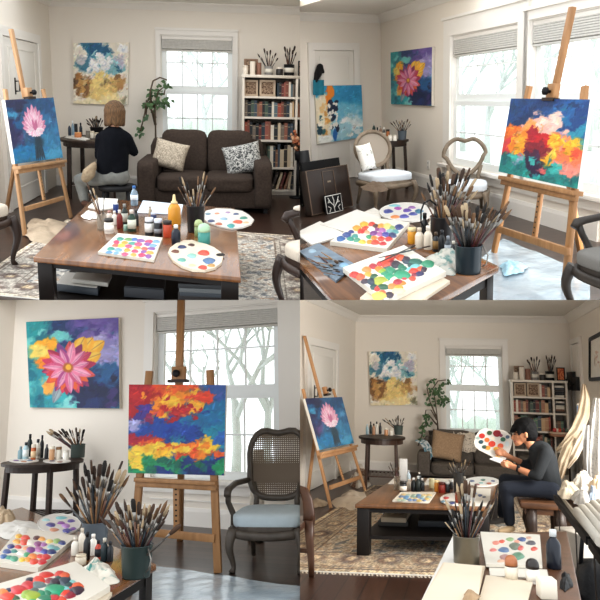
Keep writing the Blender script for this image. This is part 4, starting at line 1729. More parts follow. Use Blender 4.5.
# ---------------------------------------------------------------- bodies grown as one skin
def skin_body(R, name, caps, m, voxel, parent=None, smooth=6, tagd=None, loc=None, extra=None):
    """caps: (p, q, r1, r2) tapered limbs fused into one continuous surface"""
    b = MB()
    for p, q, r1, r2 in caps:
        p, q = V(p), V(q)
        if (q - p).length > 1e-4:
            n = 5
            b.tube([p.lerp(q, i / n) for i in range(n + 1)], [r1 + (r2 - r1) * i / n for i in range(n + 1)], 12)
        b.ball(p, r1, 2)
        b.ball(q, r2, 2)
    for e in (extra or []):
        b.ball(*e)
    me = bpy.data.meshes.new('tmp')
    b.bm.to_mesh(me)
    b.bm.free()
    o = bpy.data.objects.new('tmp', me)
    COL.objects.link(o)
    md = o.modifiers.new('r', 'REMESH')
    md.mode = 'VOXEL'
    md.voxel_size = voxel
    md2 = o.modifiers.new('s', 'SMOOTH')
    md2.iterations = smooth
    md2.factor = .5
    dg = bpy.context.evaluated_depsgraph_get()
    dg.update()
    nm = bpy.data.meshes.new_from_object(o.evaluated_get(dg))
    bpy.data.objects.remove(o)
    o_loc = LOC[parent.name] if parent is not None else V(loc)
    for v in nm.vertices:
        v.co -= o_loc
    nm.polygons.foreach_set('use_smooth', [True] * len(nm.polygons))
    nm.materials.clear()
    for mm in (m if isinstance(m, (list, tuple)) else [m]):
        nm.materials.append(mm)
    nm.name = name
    ob = bpy.data.objects.new(name, nm)
    COL.objects.link(ob)
    if parent is not None:
        ob.parent = parent
        LOC[ob.name], ROOM[ob.name] = o_loc, ROOM[parent.name]
    else:
        ob.matrix_world = R.M @ Matrix.Translation(o_loc)
        LOC[ob.name], ROOM[ob.name] = o_loc, R
    if tagd:
        tag(ob, *tagd)
    return ob
# ================================================================= upper left room: things
UL = 'in the upper left picture'
FAB_SOFA = mat('taupe sofa fabric', '#4a3f38', .9, spec=.2, color2='#3d332d', scale=40, bump=.25, bscale=300)
FAB_CREAM = mat('cream upholstery', '#cfc3b3', .9, var=.06, scale=20, bump=.2, bscale=250)


def speck_mat(key, c1, c2, sc, thr=.5, rough=.9, dist=2.0):
    if key in MATS:
        return MATS[key]
    m = bpy.data.materials.new(key)
    m.use_nodes = True
    nt = m.node_tree
    b = nt.nodes['Principled BSDF']
    b.inputs['Roughness'].default_value = rough
    tc = nt.nodes.new('ShaderNodeTexCoord')
    w = nt.nodes.new('ShaderNodeTexNoise')
    w.inputs['Scale'].default_value = sc
    w.inputs['Detail'].default_value = 3
    w.inputs['Distortion'].default_value = dist
    r = nt.nodes.new('ShaderNodeValToRGB')
    r.color_ramp.elements[0].position = thr - .06
    r.color_ramp.elements[1].position = thr + .06
    r.color_ramp.elements[0].color = (*lin(c1), 1)
    r.color_ramp.elements[1].color = (*lin(c2), 1)
    nt.links.new(tc.outputs['Object'], w.inputs['Vector'])
    nt.links.new(w.outputs['Fac'], r.inputs['Fac'])
    nt.links.new(r.outputs[0], b.inputs['Base Color'])
    MATS[key] = m
    return m


# paintings on wall and easel
wall_art(TL, TLB, [(73.5, 103.5), (128, 105), (129, 42.5), (73, 43)], art_abstract(), 'abstract blue, white and ochre canvas on back wall, upper left picture')
easel(TL, 'light wooden easel holding the pink flower canvas, upper left picture', [(25, 236), (71, 218)], [(5, 89), (43, 89)],
       [(15, 164), (63, 157.5), (53.5, 97.5), (5, 100)], [(24, 110), (5, 220)], [(11, 29), (25, 98)], 5.5, [(38, 165), (44, 200)], [(25, 209), (63, 198)],
       [(16, 166), (63, 159.5)], (28, 93), 5.2, WOODE, 'pink flower on a dark blue ground, canvas on the easel, upper left picture', art_pinkflower())

# rug
def art_rug(N=220, base='#b9aa98', field='#c3b8aa', border='#8d7664', seed=81, warm=False):
    A = Art(N, base, seed)
    e = np.minimum(np.minimum(A.u, 1 - A.u), np.minimum(A.v, 1 - A.v) * 1.2)
    A.mix((e < .015) * 1.0, '#cbbda8' if not warm else '#d2bf9f')
    A.mix(((e > .02) & (e < .15)) * .75, border)
    for lo, hi, c in ((.02, .027, '#6d5a4c'), (.143, .15, '#6d5a4c'), (.036, .04, '#5f5148'), (.125, .129, '#5f5148')):
        A.mix(((e > lo) & (e < hi)) * .8, c)
    A.mix((e > .15) * .8, field)
    # medallions along the border
    for k in range(9):
        f = (k + .5) / 9
        for x, y in ((f, .085), (f, .915), (.085, f), (.915, f)):
            A.blob(x, y, .035, .03, '#5b4a44', 0, .3, .5, .75)
            A.blob(x, y, .018, .016, '#c8b394', 0, .3, .5, .8)
    g = np.sin(A.u * 130 + 2 * A.n1 * 8) * np.sin(A.v * 130 + A.n3 * 16)
    A.mix((g > .45) * .55, '#857b74')
    A.mix((g < -.55) * .5, '#8b6f5a' if warm else '#d8d0c4')
    g2 = np.sin(A.u * 70 + A.n2 * 14) * np.sin(A.v * 70 + A.n1 * 14)
    A.mix(((g2 > .6) & (e > .15)) * .6, '#59616a')
    A.mix(((g2 < -.65) & (e > .15)) * .5, '#a77f60')
    hi = np.random.RandomState(seed).rand(N, N) - .5
    A.img *= (1 + .5 * hi)[..., None]
    A.img = np.clip(A.img, 0, 1)
    A.grain(.1)
    return A.img


def rug(R, label, q, img, fringe=True, th=.012):
    c = sum(q, V((0, 0, 0))) / 4
    t = T(R, 'area_rug', label, 'rug', c)
    up = [p + V((0, 0, th)) for p in q]
    N = img.shape[0]
    art = art_mesh(R, 'pile', up, img, th - .001, [RUG_A, RUG_A], t)
    if fringe:
        b = MB()
        for a, d in ((q[0], q[1]), (q[2], q[3])):
            n_ = int((d - a).length / .03)
            o = (d - a).cross(V((0, 0, 1))).normalized()
            if o.dot(a - c) < 0:
                o = -o
            for i in range(n_):
                p = a.lerp(d, (i + .5) / n_) + V((0, 0, .004))
                b.bar(p, p + o * .06 + (d - a).normalized() * rnd.uniform(-.008, .008), .014, .004, side=(d - a))
        b.build('fringe', FAB_CREAM, t)
    return t


rz = [TL.z(x, y, 0) for x, y in ((-42, 292), (67, 220.5), (312, 238), (345, 330))]
rug(TL, 'faded grey beige patterned rug under the coffee table, upper left picture', [rz[0], rz[3], rz[2], rz[1]], art_rug(300, '#c4bdb2', '#cbc6be', '#b7afa3', 81), False)

# drop cloth under the easel
rag(TL, 'drop_cloth', 'crumpled beige drop cloth on the floor at foot of easel, upper left picture', 'cloth', (47, 230), 24, 10.5, .012, .09, mat('beige linen', '#b5a48f', .95, var=.1, scale=10, bump=.2), 3)

# console table by the wall
tt, rc, rr = round_table(TL, 'dark wooden side table against wall beside seated woman, upper left picture', 97, 137.8, 70, .80, 0, .2, WOODD, WOODD, 1.45)
zt = .801
flat(TL, 'paper_sheet', 'white paper sheet at left end of the table beside the woman, upper left picture', 'paper', [(64.5, 138), (72, 134.5), (90, 139.5), (85, 141)], zt, .012, PAPER)
for px, py, w, h, kd, bc, cc, nm in ((69.5, 136.5, 3, 13, 'bottle', '#233042', '#e6e2da', 'dark blue bottle with white cap'), (72.8, 136, 3, 15, 'bottle', '#8ea4b4', '#efefef', 'slim pale bottle'), (76, 136, 3.2, 12, 'can', '#26262a', '#444444', 'black tin'),
                                     (80.8, 136, 3, 13, 'bottle', '#1d2430', '#111111', 'tall black bottle'), (77.5, 138.5, 7, 6, 'jar', '#c07a4a', '#d79a62', 'low orange tub'), (88, 138, 5, 7, 'jar', '#8a8378', '#6b665e', 'grey lidded tub'),
                                     (92, 138.3, 4.4, 7, 'jar', '#e6dfd0', '#d8cdb8', 'small cream jar'), (96.3, 138.6, 4, 6, 'jar', '#ddd6c8', '#bfb29c', 'small white jar nearest the woman')):
    bottle(TL, px, py, w, h, zt, kd, bc, cc, nm + ' on the side table beside the woman, upper left picture')
c, r_, H = pot(TL, 'dark pot of brushes on the side table beside woman, upper left picture', 96, 136.6, 13, 9, zt, BLK)
brushes_in_pot(TL, c, r_, H, 14, [(86, 119), (88, 121), (91, 120), (94, 119.5), (97, 119), (100, 120), (103, 119.5), (89.5, 118.5), (87, 123), (92.5, 121), (95.5, 120), (99, 121)], 'thin dark paintbrush in the pot beside the woman, upper left picture', 'brushes on the side table, upper left', False, .5, (.2, .3), 1.6)

# person seated with her back to us
HAIRB = mat('blonde brown hair', '#35240f', .65, color2='#755431', scale=10, stretch=(14, 14, 1.2), bump=.4, bscale=40)
SKIN = mat('skin', '#c99a80', .55, var=.05, scale=8, spec=.3)
NAVY = mat('black navy knit', '#0d0f15', .95, spec=.15, bump=.2, bscale=200)
JEANG = mat('grey washed jeans', '#7f7f7a', .9, color2='#6d6e6b', scale=20, bump=.15, bscale=200)


def woman():
    D = 7.5
    k = TL.dep(TL.y(113, 150, D)) / F
    p = lambda x, y, dy=0.0: TL.y(x, y, D + dy)
    root = T(TL, 'person', 'person with blonde bob in black sweater and grey jeans, seated on stool, back turned', 'person', p(112, 180))
    u = k
    body = [(p(114.5, 112), p(114.5, 117), 9.2 * u, 8.2 * u), (p(114.5, 117), p(114, 131), 4.6 * u, 5 * u), (p(106, 136), p(122, 136), 6 * u, 6 * u),
            (p(114, 138), p(112, 172), 10 * u, 9 * u), (p(101, 137), p(99, 155, .08), 4.5 * u, 3.6 * u), (p(99, 155, .08), p(101, 150, .42), 3.6 * u, 2.6 * u),
            (p(127, 137), p(135, 152, .1), 4.5 * u, 3.6 * u), (p(135, 152, .1), p(128, 147, .42), 3.6 * u, 2.5 * u),
            (p(107, 177), p(80, 180, .22), 6.5 * u, 5.6 * u), (p(80, 180, .22), p(84, 201, .16), 5 * u, 3.2 * u),
            (p(119, 177), p(121, 177, .5), 6.5 * u, 5.6 * u), (p(121, 177, .5), p(121, 206, .5), 5 * u, 3 * u)]
    for s, (hx, hy) in ((0, (101, 150)), (1, (128, 147))):
        h = p(hx, hy, .45)
        body.append((h, h + V((0, .07, 0)), 2.6 * u, 2.4 * u))
        for f in range(4):
            a = h + V(((f - 1.5) * .018, .08, 0))
            body.append((a, a + V((0, .05, -.02 - .006 * f)), .009, .007))
        body.append((h + V((.03 * (1 if s == 0 else -1), .03, 0)), h + V((.055 * (1 if s == 0 else -1), .075, -.01)), .010, .008))
    skin_body(TL, 'body', body, SKIN, .012, root)
    sw = [(p(105, 137), p(123, 137), 7.2 * u, 7.2 * u), (p(114, 139), p(113, 158), 14 * u, 13 * u), (p(109, 150), p(107, 169), 11 * u, 11 * u), (p(118, 150), p(118, 169), 11 * u, 10.5 * u), (p(114, 131), p(114, 136), 6 * u, 7 * u),
          (p(101, 138), p(99.5, 156, .08), 6 * u, 5 * u), (p(99.5, 156, .08), p(101, 150, .38), 5 * u, 3.6 * u),
          (p(126.5, 138), p(134, 152, .1), 6 * u, 4.8 * u), (p(134, 152, .1), p(128, 147, .38), 4.8 * u, 3.6 * u)]
    skin_body(TL, 'sweater', sw, NAVY, .014, root)
    je = [(p(106, 175), p(120, 175), 10 * u, 10 * u), (p(104, 177), p(80, 180, .22), 9 * u, 7 * u), (p(80, 180, .22), p(84, 199, .16), 6.5 * u, 5 * u), (p(121, 177), p(121, 178, .5), 9 * u, 7 * u), (p(121, 178, .5), p(121, 204, .5), 6.5 * u, 4.8 * u)]
    skin_body(TL, 'jeans', je, JEANG, .014, root)
    sh = [(p(84, 203, .12), p(91, 205, .02), 3.2 * u, 2.6 * u), (p(121, 208, .5), p(122, 209, .7), 3.2 * u, 2.6 * u)]
    skin_body(TL, 'shoes', sh, mat('brown leather shoe', '#4a2f22', .5), .012, root)
    ha = [(p(114.5, 110.5), p(115, 113), 10.6 * u, 10.6 * u)]
    for i in range(11):
        a = -.15 * PI + 1.3 * PI * i / 10
        ca, sa = math.cos(a), math.sin(a)
        ha.append((p(114.8 + ca * 7.2, 111, -sa * 7 * u), p(114.8 + ca * 8.2 + (i % 3 - 1) * .6, 123 + (i % 2) * 1.6, -sa * 7.4 * u), 3.8 * u, 2.2 * u))
    skin_body(TL, 'hair', ha, HAIRB, .01, root, 2)
    return p, u


pw, uw = woman()
rag_c = pw(88, 172, -.12)
skin_body(TL, 'cloth_bundle', [(pw(93, 166, -.12), pw(89, 173, -.13), 3.6 * uw, 6.5 * uw), (pw(89, 173, -.13), pw(86, 178, -.1), 6.5 * uw, 5 * uw), (pw(95, 163, -.1), pw(93, 167, -.12), 2 * uw, 4 * uw)], mat('knotted beige cloth', '#a8977f', .95, color2='#8d7a62', scale=14, bump=1.0, bscale=45), .012,
          tagd=('beige cloth bundle hanging at the seated woman\'s left hip, upper left picture', 'cloth'), loc=rag_c)
# her stool
st = TL.y(116, 186, 7.5)
t = T(TL, 'stool', 'black stool under the seated woman, upper left picture', 'stool', (st.x, st.y + .1, 0))
b = MB()
zs = TL.y(116, 185.5, 7.5).z
b.lathe([(0, zs - .06), (.19, zs - .06), (.2, zs - .04), (.2, zs - .01), (.17, zs), (0, zs)], (st.x, st.y + .1, 0), 20)
b.build('seat', BLK, t)
for sx, sy in ((-1, -1), (1, -1), (1, 1), (-1, 1)):
    b = MB()
    b.tube([(st.x + sx * .12, st.y + .1 + sy * .12, zs - .05), (st.x + sx * .17, st.y + .1 + sy * .17, .006)], .018, 8)
    b.build('leg', BLK, t)
b = MB()
b.tube([(st.x + .15 * math.cos(a), st.y + .1 + .15 * math.sin(a), .2) for a in [2 * PI * i / 16 for i in range(16)]], .01, 6, closed=True)
b.build('foot_ring', BLK, t)

# sofa and cushions
fy = TL.z(205, 214, 0).y
x0, x1 = TL.y(136.5, 190, fy).x, TL.y(272.5, 190, fy).x
hz = lambda px, py, y: TL.y(px, py, y).z
sofa(TL, 'taupe two seat sofa under the window, upper left picture', x0, x1, fy, 1.15, hz(200, 174, fy + .4), hz(263, 163, fy), hz(200, 134, fy + 1.0), (x1 - x0) * .135, FAB_SOFA)
P_BEIGE = speck_mat('beige speckled cushion cloth', '#8f8375', '#d3c6b2', 60, .5)
P_GREY = speck_mat('black white leaf cushion cloth', '#3d3f40', '#c9c8c3', 16, .5, dist=4)
throw_pillow(TL, 'beige speckled cushion leaning in left corner of sofa, upper left picture', 170, 155, fy + .55, 34, 29, .16, 14, 0, -18, P_BEIGE)
throw_pillow(TL, 'black and white patterned cushion at right end of sofa, upper left picture', 243, 159, fy + .52, 38, 31, .16, -12, 0, -18, P_GREY)

# climbing plant behind the sofa
py_ = tl_by - .25
pb = TL.y(155, 190, py_)
t = T(TL, 'potted_vine', 'tall trailing vine beside the window behind sofa, upper left picture', 'plant', (pb.x, py_, 0))
b = MB()
b.lathe([(0, 0), (.13, 0), (.17, .3), (.18, .32), (.15, .31), (0, .29)], (pb.x, py_, 0), 20)
b.build('pot', mat('clay pot', '#8a8178', .7, var=.1), t)
b = MB()
stem_px = [[(156, 160), (155.5, 130), (155, 105), (158, 92), (166, 85), (164, 95)], [(155.5, 125), (151, 108), (150, 92), (153, 81), (160, 77.5), (167, 80)], [(155.5, 118), (146, 100), (145, 112), (142, 125), (140, 133)], [(155, 108), (149, 97), (147, 103), (146, 115)]]
for s in stem_px:
    b.tube([TL.y(x, y, py_ - .02 * i) for i, (x, y) in enumerate(s)], [.02] + [.011] * (len(s) - 1), 6)
b.tube([(pb.x, py_, .28), TL.y(156, 160, py_)], .02, 6)
b.build('stem', STEMM, t)
b = MB()
r = random.Random(5)
for x, y, n_, sp in ((152, 94, 15, 5), (158, 98, 15, 6), (163, 104, 9, 5), (166, 84, 7, 4), (147, 104, 7, 4), (142, 126, 8, 4), (146, 118, 6, 3), (140, 133, 6, 2), (168, 100, 6, 3), (155, 108, 6, 5), (160, 90, 6, 5)):
    for i in range(n_):
        q = TL.y(x + r.gauss(0, sp * .55), y + r.gauss(0, sp * .6), py_ + r.uniform(-.12, .1))
        leaf(b, q, V((r.uniform(-1, 1), r.uniform(-.8, .3), r.uniform(-1, .3))), V((r.uniform(-.3, .3), -1, .6)), r.uniform(.06, .1), r.uniform(.04, .06))
b.build('foliage', LEAFM, t)


# bookcase
def bookcase(R, label, px0, px1, pxd, pybot, shelves, pytop, depth, m, floor_px, x_end=None):
    yf = R.z(floor_px[0], floor_px[1], 0).y
    pxs = lambda px: R.y(px, (pytop + pybot) / 2, yf).x
    X0, X1, XD = pxs(px0), pxs(px1), pxs(pxd)
    zz = lambda py: R.y((px0 + pxd) / 2, py, yf).z
    ztop = zz(pytop)
    t = T(R, 'bookcase', label, 'bookcase', ((X0 + X1) / 2, yf + depth / 2, 0))
    th = .032
    for x in (X0 + th / 2, XD, X1 - th / 2):
        b = MB()
        b.box((x, yf + depth / 2, ztop / 2 - .02), (th, depth, ztop - .04))
        b.build('upright', m, t)
    b = MB()
    b.box(((X0 + X1) / 2, yf + depth / 2, ztop - .02), (X1 - X0 + .02, depth + .02, .04), bevel=.004)
    b.build('top_board', m, t)
    b = MB()
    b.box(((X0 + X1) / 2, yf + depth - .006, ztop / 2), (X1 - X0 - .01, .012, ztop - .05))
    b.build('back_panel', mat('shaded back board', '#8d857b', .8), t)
    levels = []
    for py in shelves:
        z = zz(py)
        levels.append(z)
        b = MB()
        b.box(((X0 + XD) / 2, yf + depth / 2, z - .014), (XD - X0 - th, depth - .02, .028))
        b.build('shelf', m, t)
        b = MB()
        b.box(((X1 + XD) / 2, yf + depth / 2, z - .014), (X1 - XD - th, depth - .02, .028))
        b.build('shelf', m, t)
    b = MB()
    b.box(((X0 + X1) / 2, yf + depth / 2 + .01, levels[-1] / 2 - .015), (X1 - X0 - .06, depth - .04, max(.03, levels[-1] - .03)))
    b.build('plinth', m, t)
    return t, X0 + th, XD - th / 2, XD + th / 2, X1 - th, yf, levels, ztop


SHELFM = mat('white bookcase paint', '#d9d0c3', .55, bump=.02)
t, bx0, bx1, bx2, bx3, byf, lv, bz = bookcase(TL, 'white bookcase full of books right of the window, upper left picture', 242, 316, 296, 193, [96.5, 117, 140, 167.5, 190], 75, .5, SHELFM, (270, 195))
top_h = [bz - .05 - lv[0]] + [lv[i] - .03 - lv[i + 1] for i in range(4)]
N_SH = ['top', 'second', 'third', 'fourth', 'bottom']
xs_px = lambda px, py: TL.y(px, py, byf).x
book_row(TL, None, xs_px(277.5, 90), bx1, byf + .06, lv[0], top_h[0] * .98, .26, 'top shelf of upper left bookcase', 'books in the upper left bookcase', 1)
for i in (1, 2, 3):
    book_row(TL, None, (bx0 + .006) if i < 3 else xs_px(268, 150), bx1, byf + .06, lv[i], top_h[i] * .95, .28, N_SH[i] + ' shelf of upper left bookcase', 'books in the upper left bookcase', 10 + i, wr=(.026, .056))
for i, (px, ci) in enumerate(((271.5, 8), (276, 4), (279.5, 6), (284, 9), (288, 4), (290.5, 14))):
    b = MB()
    book_mesh(b, xs_px(px, 180), byf + .06, lv[4] + .012, .035, .28, top_h[4] * .85, math.radians(17 if i < 4 else 6))
    b.build('book', [C(BOOKC[ci], .6), PAPERC, C('#cdbb98', .5)], R=TL, loc=(xs_px(px, 180), byf, lv[4]), tagd=('%s book leaning, %s from left on bottom shelf of upper left bookcase' % (BOOKN[ci], ORD[i + 1]), 'book', 'leaning books in the upper left bookcase'))
book_row(TL, None, bx2 + .004, bx3, byf + .06, lv[1], top_h[1] * .9, .26, 'second shelf, right column, upper left bookcase', 'books in the upper left bookcase', 31)


def small_frame(R, label, px0, px1, py0, py1, y, zb, fm, inner, lean=.0, seed=3, name='framed_picture'):
    a, d = R.y(px0, (py0 + py1) / 2, y), R.y(px1, (py0 + py1) / 2, y)
    zt_ = R.y((px0 + px1) / 2, py0, y).z
    w, h = d.x - a.x, zt_ - zb
    cx = (a.x + d.x) / 2
    t = T(R, name, label, 'picture frame', (cx, y, zb))
    fw = min(w, h) * .13
    b = MB()
    o = V((cx, y, zb + h / 2 + .001))
    for s in (-1, 1):
        b.box(o + V((s * (w - fw) / 2, 0, 0)), (fw, .02, h), bevel=.002)
        b.box(o + V((0, 0, s * (h - fw) / 2)), (w - 2 * fw, .02, fw), bevel=.002)
    b.build('frame', fm, t)
    b = MB()
    b.box(o + V((0, .004, 0)), (w - 2 * fw, .006, h - 2 * fw))
    b.build('picture', inner, t)


FRW = mat('pale frame wood', '#b9a58f', .6)
PICB = speck_mat('brown sepia print', '#5a4436', '#a78f78', 40, .5)
small_frame(TL, 'left of two small sepia framed pictures on bookcase top shelf, upper left picture', 243.8, 258, 80, 95.8, byf + .1, lv[0], FRW, PICB)
small_frame(TL, 'right of two small sepia framed pictures on bookcase top shelf, upper left picture', 259.5, 275.5, 80, 95.8, byf + .1, lv[0], FRW, PICB)
# on top of the bookcase
yy = byf + .2


def top_item(R, label, px, w, h, z, y, kind, m, cap, cat='jar', name='candle_jar'):
    p = R.y(px, R.px(V((0, y, z)))[1], y)
    k = R.dep(p) / F
    c_ = V((p.x, y, z))
    t = T(R, name, label, cat, c_)
    for i, (pn, pr) in enumerate(PROF[kind]):
        b = MB()
        b.lathe([(q * w * k / 2, zz * h * k) for q, zz in pr], c_, 16)
        b.build(pn, (m, cap)[i], t)
    return c_


WAX = mat('ivory wax', '#ded4c6', .6)
top_item(TL, 'short white candle jar at left end of bookcase top, upper left picture', 245.3, 6, 9, bz, yy, 'jar', WAX, WAX)
top_item(TL, 'tall white candle on bookcase top, upper left picture', 252.5, 5.5, 13, bz, yy - .05, 'can', WAX, WAX, 'candle', 'pillar_candle')
small_frame(TL, 'brown wooden picture leaning behind candles on bookcase top, upper left picture', 244, 258, 59, 75, yy + .12, bz, mat('brown frame wood', '#8a6e58', .6), PICB)
top_item(TL, 'reddish brown tin beside the candle on bookcase top, upper left picture', 258.8, 5, 12, bz, yy, 'can', mat('copper brown tin', '#8a6250', .5), mat('copper brown tin', '#8a6250', .5), 'tin', 'storage_tin')
DRY = 'dry dark stems in a jar'


def stem_pot(R, label, px, w, h, z, y, m, tips, stems_label, group):
    p = R.y(px, R.px(V((0, y, z)))[1], y)
    k = R.dep(p) / F
    c_ = V((p.x, y, z))
    r_, H_ = w * k / 2, h * k
    t = T(R, 'brush_pot', label, 'pot', c_)
    b = MB()
    b.lathe([(0, 0), (r_ * .9, 0), (r_, H_ * .05), (r_, H_), (r_ * .9, H_), (r_ * .88, H_ * .1), (0, H_ * .09)], c_, 18)
    b.build('body', m, t)
    b = MB()
    b.lathe([(r_ * 1.01, H_ * .3), (r_ * 1.03, H_ * .3), (r_ * 1.03, H_ * .7), (r_ * 1.01, H_ * .7)], c_, 18)
    b.build('paper_label', C('#d6d0c4', .7), t)
    for x, yp in tips:
        tip = R.y(x, yp, y + rnd.uniform(-.05, .05))
        brush(R, c_ + V(((tip.x - c_.x) * -.15, 0, .012)), tip, stems_label, group, rnd.choice((0, 2)), HANDLES[0 if rnd.random() < .6 else 1], BRISTLES[0], False, 1.6)


stem_pot(TL, 'grey pot of dark brushes on the bookcase top, upper left picture', 268.8, 8.5, 9, bz, yy, mat('grey stoneware', '#8d8a86', .6, var=.1), [(257.5, 53.5), (264, 48.5), (267, 51), (270.5, 50), (276, 53), (273, 55), (261, 57), (278, 58)], 'dark brush in the grey pot on the bookcase top, upper left picture', 'brushes in the grey bookcase pot, upper left')
top_item(TL, 'squat dark jar with pale label between the pots on bookcase top, upper left picture', 279.5, 7, 8, bz, yy - .06, 'jar', mat('dark jar', '#2a2624', .4), WAX)
stem_pot(TL, 'black labelled pot of dark brushes at right of bookcase top, upper left picture', 289, 10.5, 11, bz, yy, BLK, [(284.5, 46.5), (287, 48), (290, 47), (295, 46), (293, 50), (285, 53), (296.5, 52), (289, 51)], 'dark brush in the black pot on the bookcase top, upper left picture', 'brushes in the black bookcase pot, upper left')
small_frame(TL, 'small dark frame at right edge of bookcase top, upper left picture', 298, 306, 61, 75, yy, bz, BLK, PICB)

# dried flowers at the right edge
fb = TL.y(298.5, 152, byf - .25)
b = MB()
r = random.Random(9)
for i in range(40):
    q = TL.y(296.5 + r.gauss(0, 2.6), 141 + r.gauss(0, 4), byf - .25 + r.uniform(-.08, .08))
    b.ball(q, r.uniform(.02, .035), 1, mi=i % 3)
for i in range(8):
    b.tube([fb, TL.y(296.5 + r.gauss(0, 2), 142 + r.gauss(0, 3), byf - .25)], .006, 5, mi=3)
t = T(TL, 'dried_flowers', 'bunch of dried orange flowers at right side of the bookcase, upper left picture', 'flowers', fb)
b.build('blossoms', [C('#b06a48'), C('#8d4f3c'), C('#c79a78'), STEMM], t)
b = MB()
b.lathe([(0, -.12), (.05, -.12), (.06, -.02), (.05, .02), (.045, .02), (0, -.1)], fb + V((0, 0, 0)), 14)
b.build('vase', BLK, t)
b = MB()
b.tube([fb + V((0, 0, -.115)), V((fb.x, fb.y, .02))], .02, 8)
b.lathe([(0, 0), (.12, 0), (.12, .015), (.02, .03), (0, .03)], (fb.x, fb.y, .002), 16)
b.build('stand', BLK, t)

# coffee table
tab, tq = table_quad(TL, 'brown topped coffee table with dark legs covered in paints, upper left picture', [(33, 257), (93, 198), (235, 208), (241, 277.5)], .45, .035, WOODT, WOODB, .11, .035, .13)
zt = .4505
# things under it
for i, (poly, th, c_, lab) in enumerate((([(56, 291), (66, 279), (103, 281), (98, 296)], .05, '#2b3138', 'dark boxed book, lowest of left pile,'), ([(61, 286), (68, 277), (92, 278), (88, 289)], .0, '#d3cfc8', 'x'),
                                         ([(124, 297), (130, 284), (166, 286), (164, 300)], .07, '#23272d', 'black boxed book in the middle'), ([(178, 300), (181, 286), (222, 287), (223, 302)], .06, '#2c2a2a', 'wide dark book at right'))):
    if th == 0:
        continue
    P = onz(TL, poly, .142)
    cc = sum(P, V((0, 0, 0))) / 4
    t = T(TL, 'book', lab + ' under the coffee table, upper left picture', 'book', cc)
    b = MB()
    b.hexa(P + [p_ + V((0, 0, th)) for p_ in P], bevel=.004)
    b.build('cover', C(c_, .5), t)
    b = MB()
    e = [p_.lerp(cc, .05) for p_ in P]
    b.hexa([p_ + V((0, 0, th + .0005)) for p_ in e] + [p_ + V((0, 0, th + .004)) for p_ in e])
    b.build('front_cover', C(('#c9c6c0', '#3a3f45', '#33383d', '#4b4743')[i], .5), t)
P = onz(TL, [(72, 283), (76, 276), (112, 278), (108, 287)], .2)
cc = sum(P, V((0, 0, 0))) / 4
b = MB()
b.hexa(P + [p_ + V((0, 0, .03)) for p_ in P], bevel=.004)
b.build('magazine', C('#a9a59d', .5), R=TL, loc=cc, tagd=('pale grey magazine on top of the left pile under coffee table, upper left picture', 'magazine'))
for i in range(3):
    P = onz(TL, [(180 - i, 296 - i * 4), (183, 286 - i * 3), (220, 288 - i * 3), (222 + i, 298 - i * 4)], .203 + i * .032)
    cc = sum(P, V((0, 0, 0))) / 4
    b = MB()
    b.hexa(P + [p_ + V((0, 0, .03)) for p_ in P], bevel=.003)
    b.build('book', [C(('#3a4148', '#6b6f70', '#2f3336')[i], .5)], R=TL, loc=cc, tagd=(('slate', 'grey', 'topmost near black')[i] + ' book in right pile under the coffee table, upper left picture', 'book'))

# on the coffee table
flat(TL, 'paper_sheet', 'white paper lying behind the brush jar on coffee table, upper left picture', 'paper', [(88, 208), (98, 199), (118, 200), (116, 209), (100, 211)], zt, .012, PAPER)
rag(TL, 'paper_towel', 'folded white paper towel left of brush jar on coffee table, upper left picture', 'paper towel', (90.5, 215.5), 8.5, 4.2, zt, .035, PAPER, 12)
GLASSJ = glass_mat('jar glass', .35, '#c9c2b6')
c, r_, H = pot(TL, 'glass jar of paintbrushes at left of coffee table, upper left picture', 101.5, 231, 10, 17, zt, GLASSJ, taper=.95)
brushes_in_pot(TL, c, r_, H, 0, [(86.5, 182), (88.5, 193), (93, 188), (96.5, 195), (104.5, 194), (91, 199), (99, 208)], 'slim paintbrush in the glass jar on coffee table, upper left picture', 'brushes in the glass jar, upper left', True, .3, (.2, .3))
BB = lambda *a, **k: bottle(TL, *a, **k)
SFX = ' on coffee table, upper left picture'
BB(134, 206, 7.5, 20, zt, 'water', mat('clear plastic', '#a9bfd0', .15, trans=.6), '#3a6fae', 'clear water bottle with blue cap at back' + SFX, '#dfe6ec', None, None, .3, None, (.3, .55))
BB(115.5, 213, 5.5, 9, zt, 'can', '#28407e', '#dde4ee', 'small blue can' + SFX)
BB(108.5, 234, 9.5, 15, zt, 'jar', '#e4ddd2', '#2a2624', 'white labelled jar with dark lid before brush jar' + SFX, '#efebe4')
BB(109, 222, 6.5, 11, zt, 'bottle', '#cfc5bb', '#b98d86', 'small pinkish capped bottle behind the white jar' + SFX)
BB(114.5, 225, 5, 14, zt, 'bottle', '#e8e2d8', '#f2efe8', 'slim white bottle between jar and red bottle' + SFX)
BB(119.5, 229, 6, 19, zt, 'bottle', '#7a2420', '#e9e3da', 'dark red paint bottle with white cap' + SFX)
BB(124.5, 225, 6.5, 21, zt, 'bottle', '#1d2a26', '#8d8f8c', 'dark bottle with grey cap' + SFX, '#b9b9ae')
BB(131.5, 232, 8.5, 22, zt, 'bottle', '#1c3a2c', '#d9cfc6', 'dark green bottle with pale label' + SFX, '#d7d8c8')
BB(136, 226, 5, 16, zt, 'bottle', '#22282b', '#31322f', 'black slim bottle right of the green bottle' + SFX)
BB(125.5, 231, 4.5, 6, zt, 'jar', '#8fb0a0', '#b9cfc0', 'tiny pale green jar at front of cluster' + SFX)
flat(TL, 'watercolor_sheet', 'white sheet with pale blue wash on coffee table, upper left picture', 'paper', [(137, 213), (143, 201), (183, 205), (181, 215)], zt, .006, mat('pale blue washed paper', '#e6e9ee', .8, color2='#c3d3e6', scale=3))
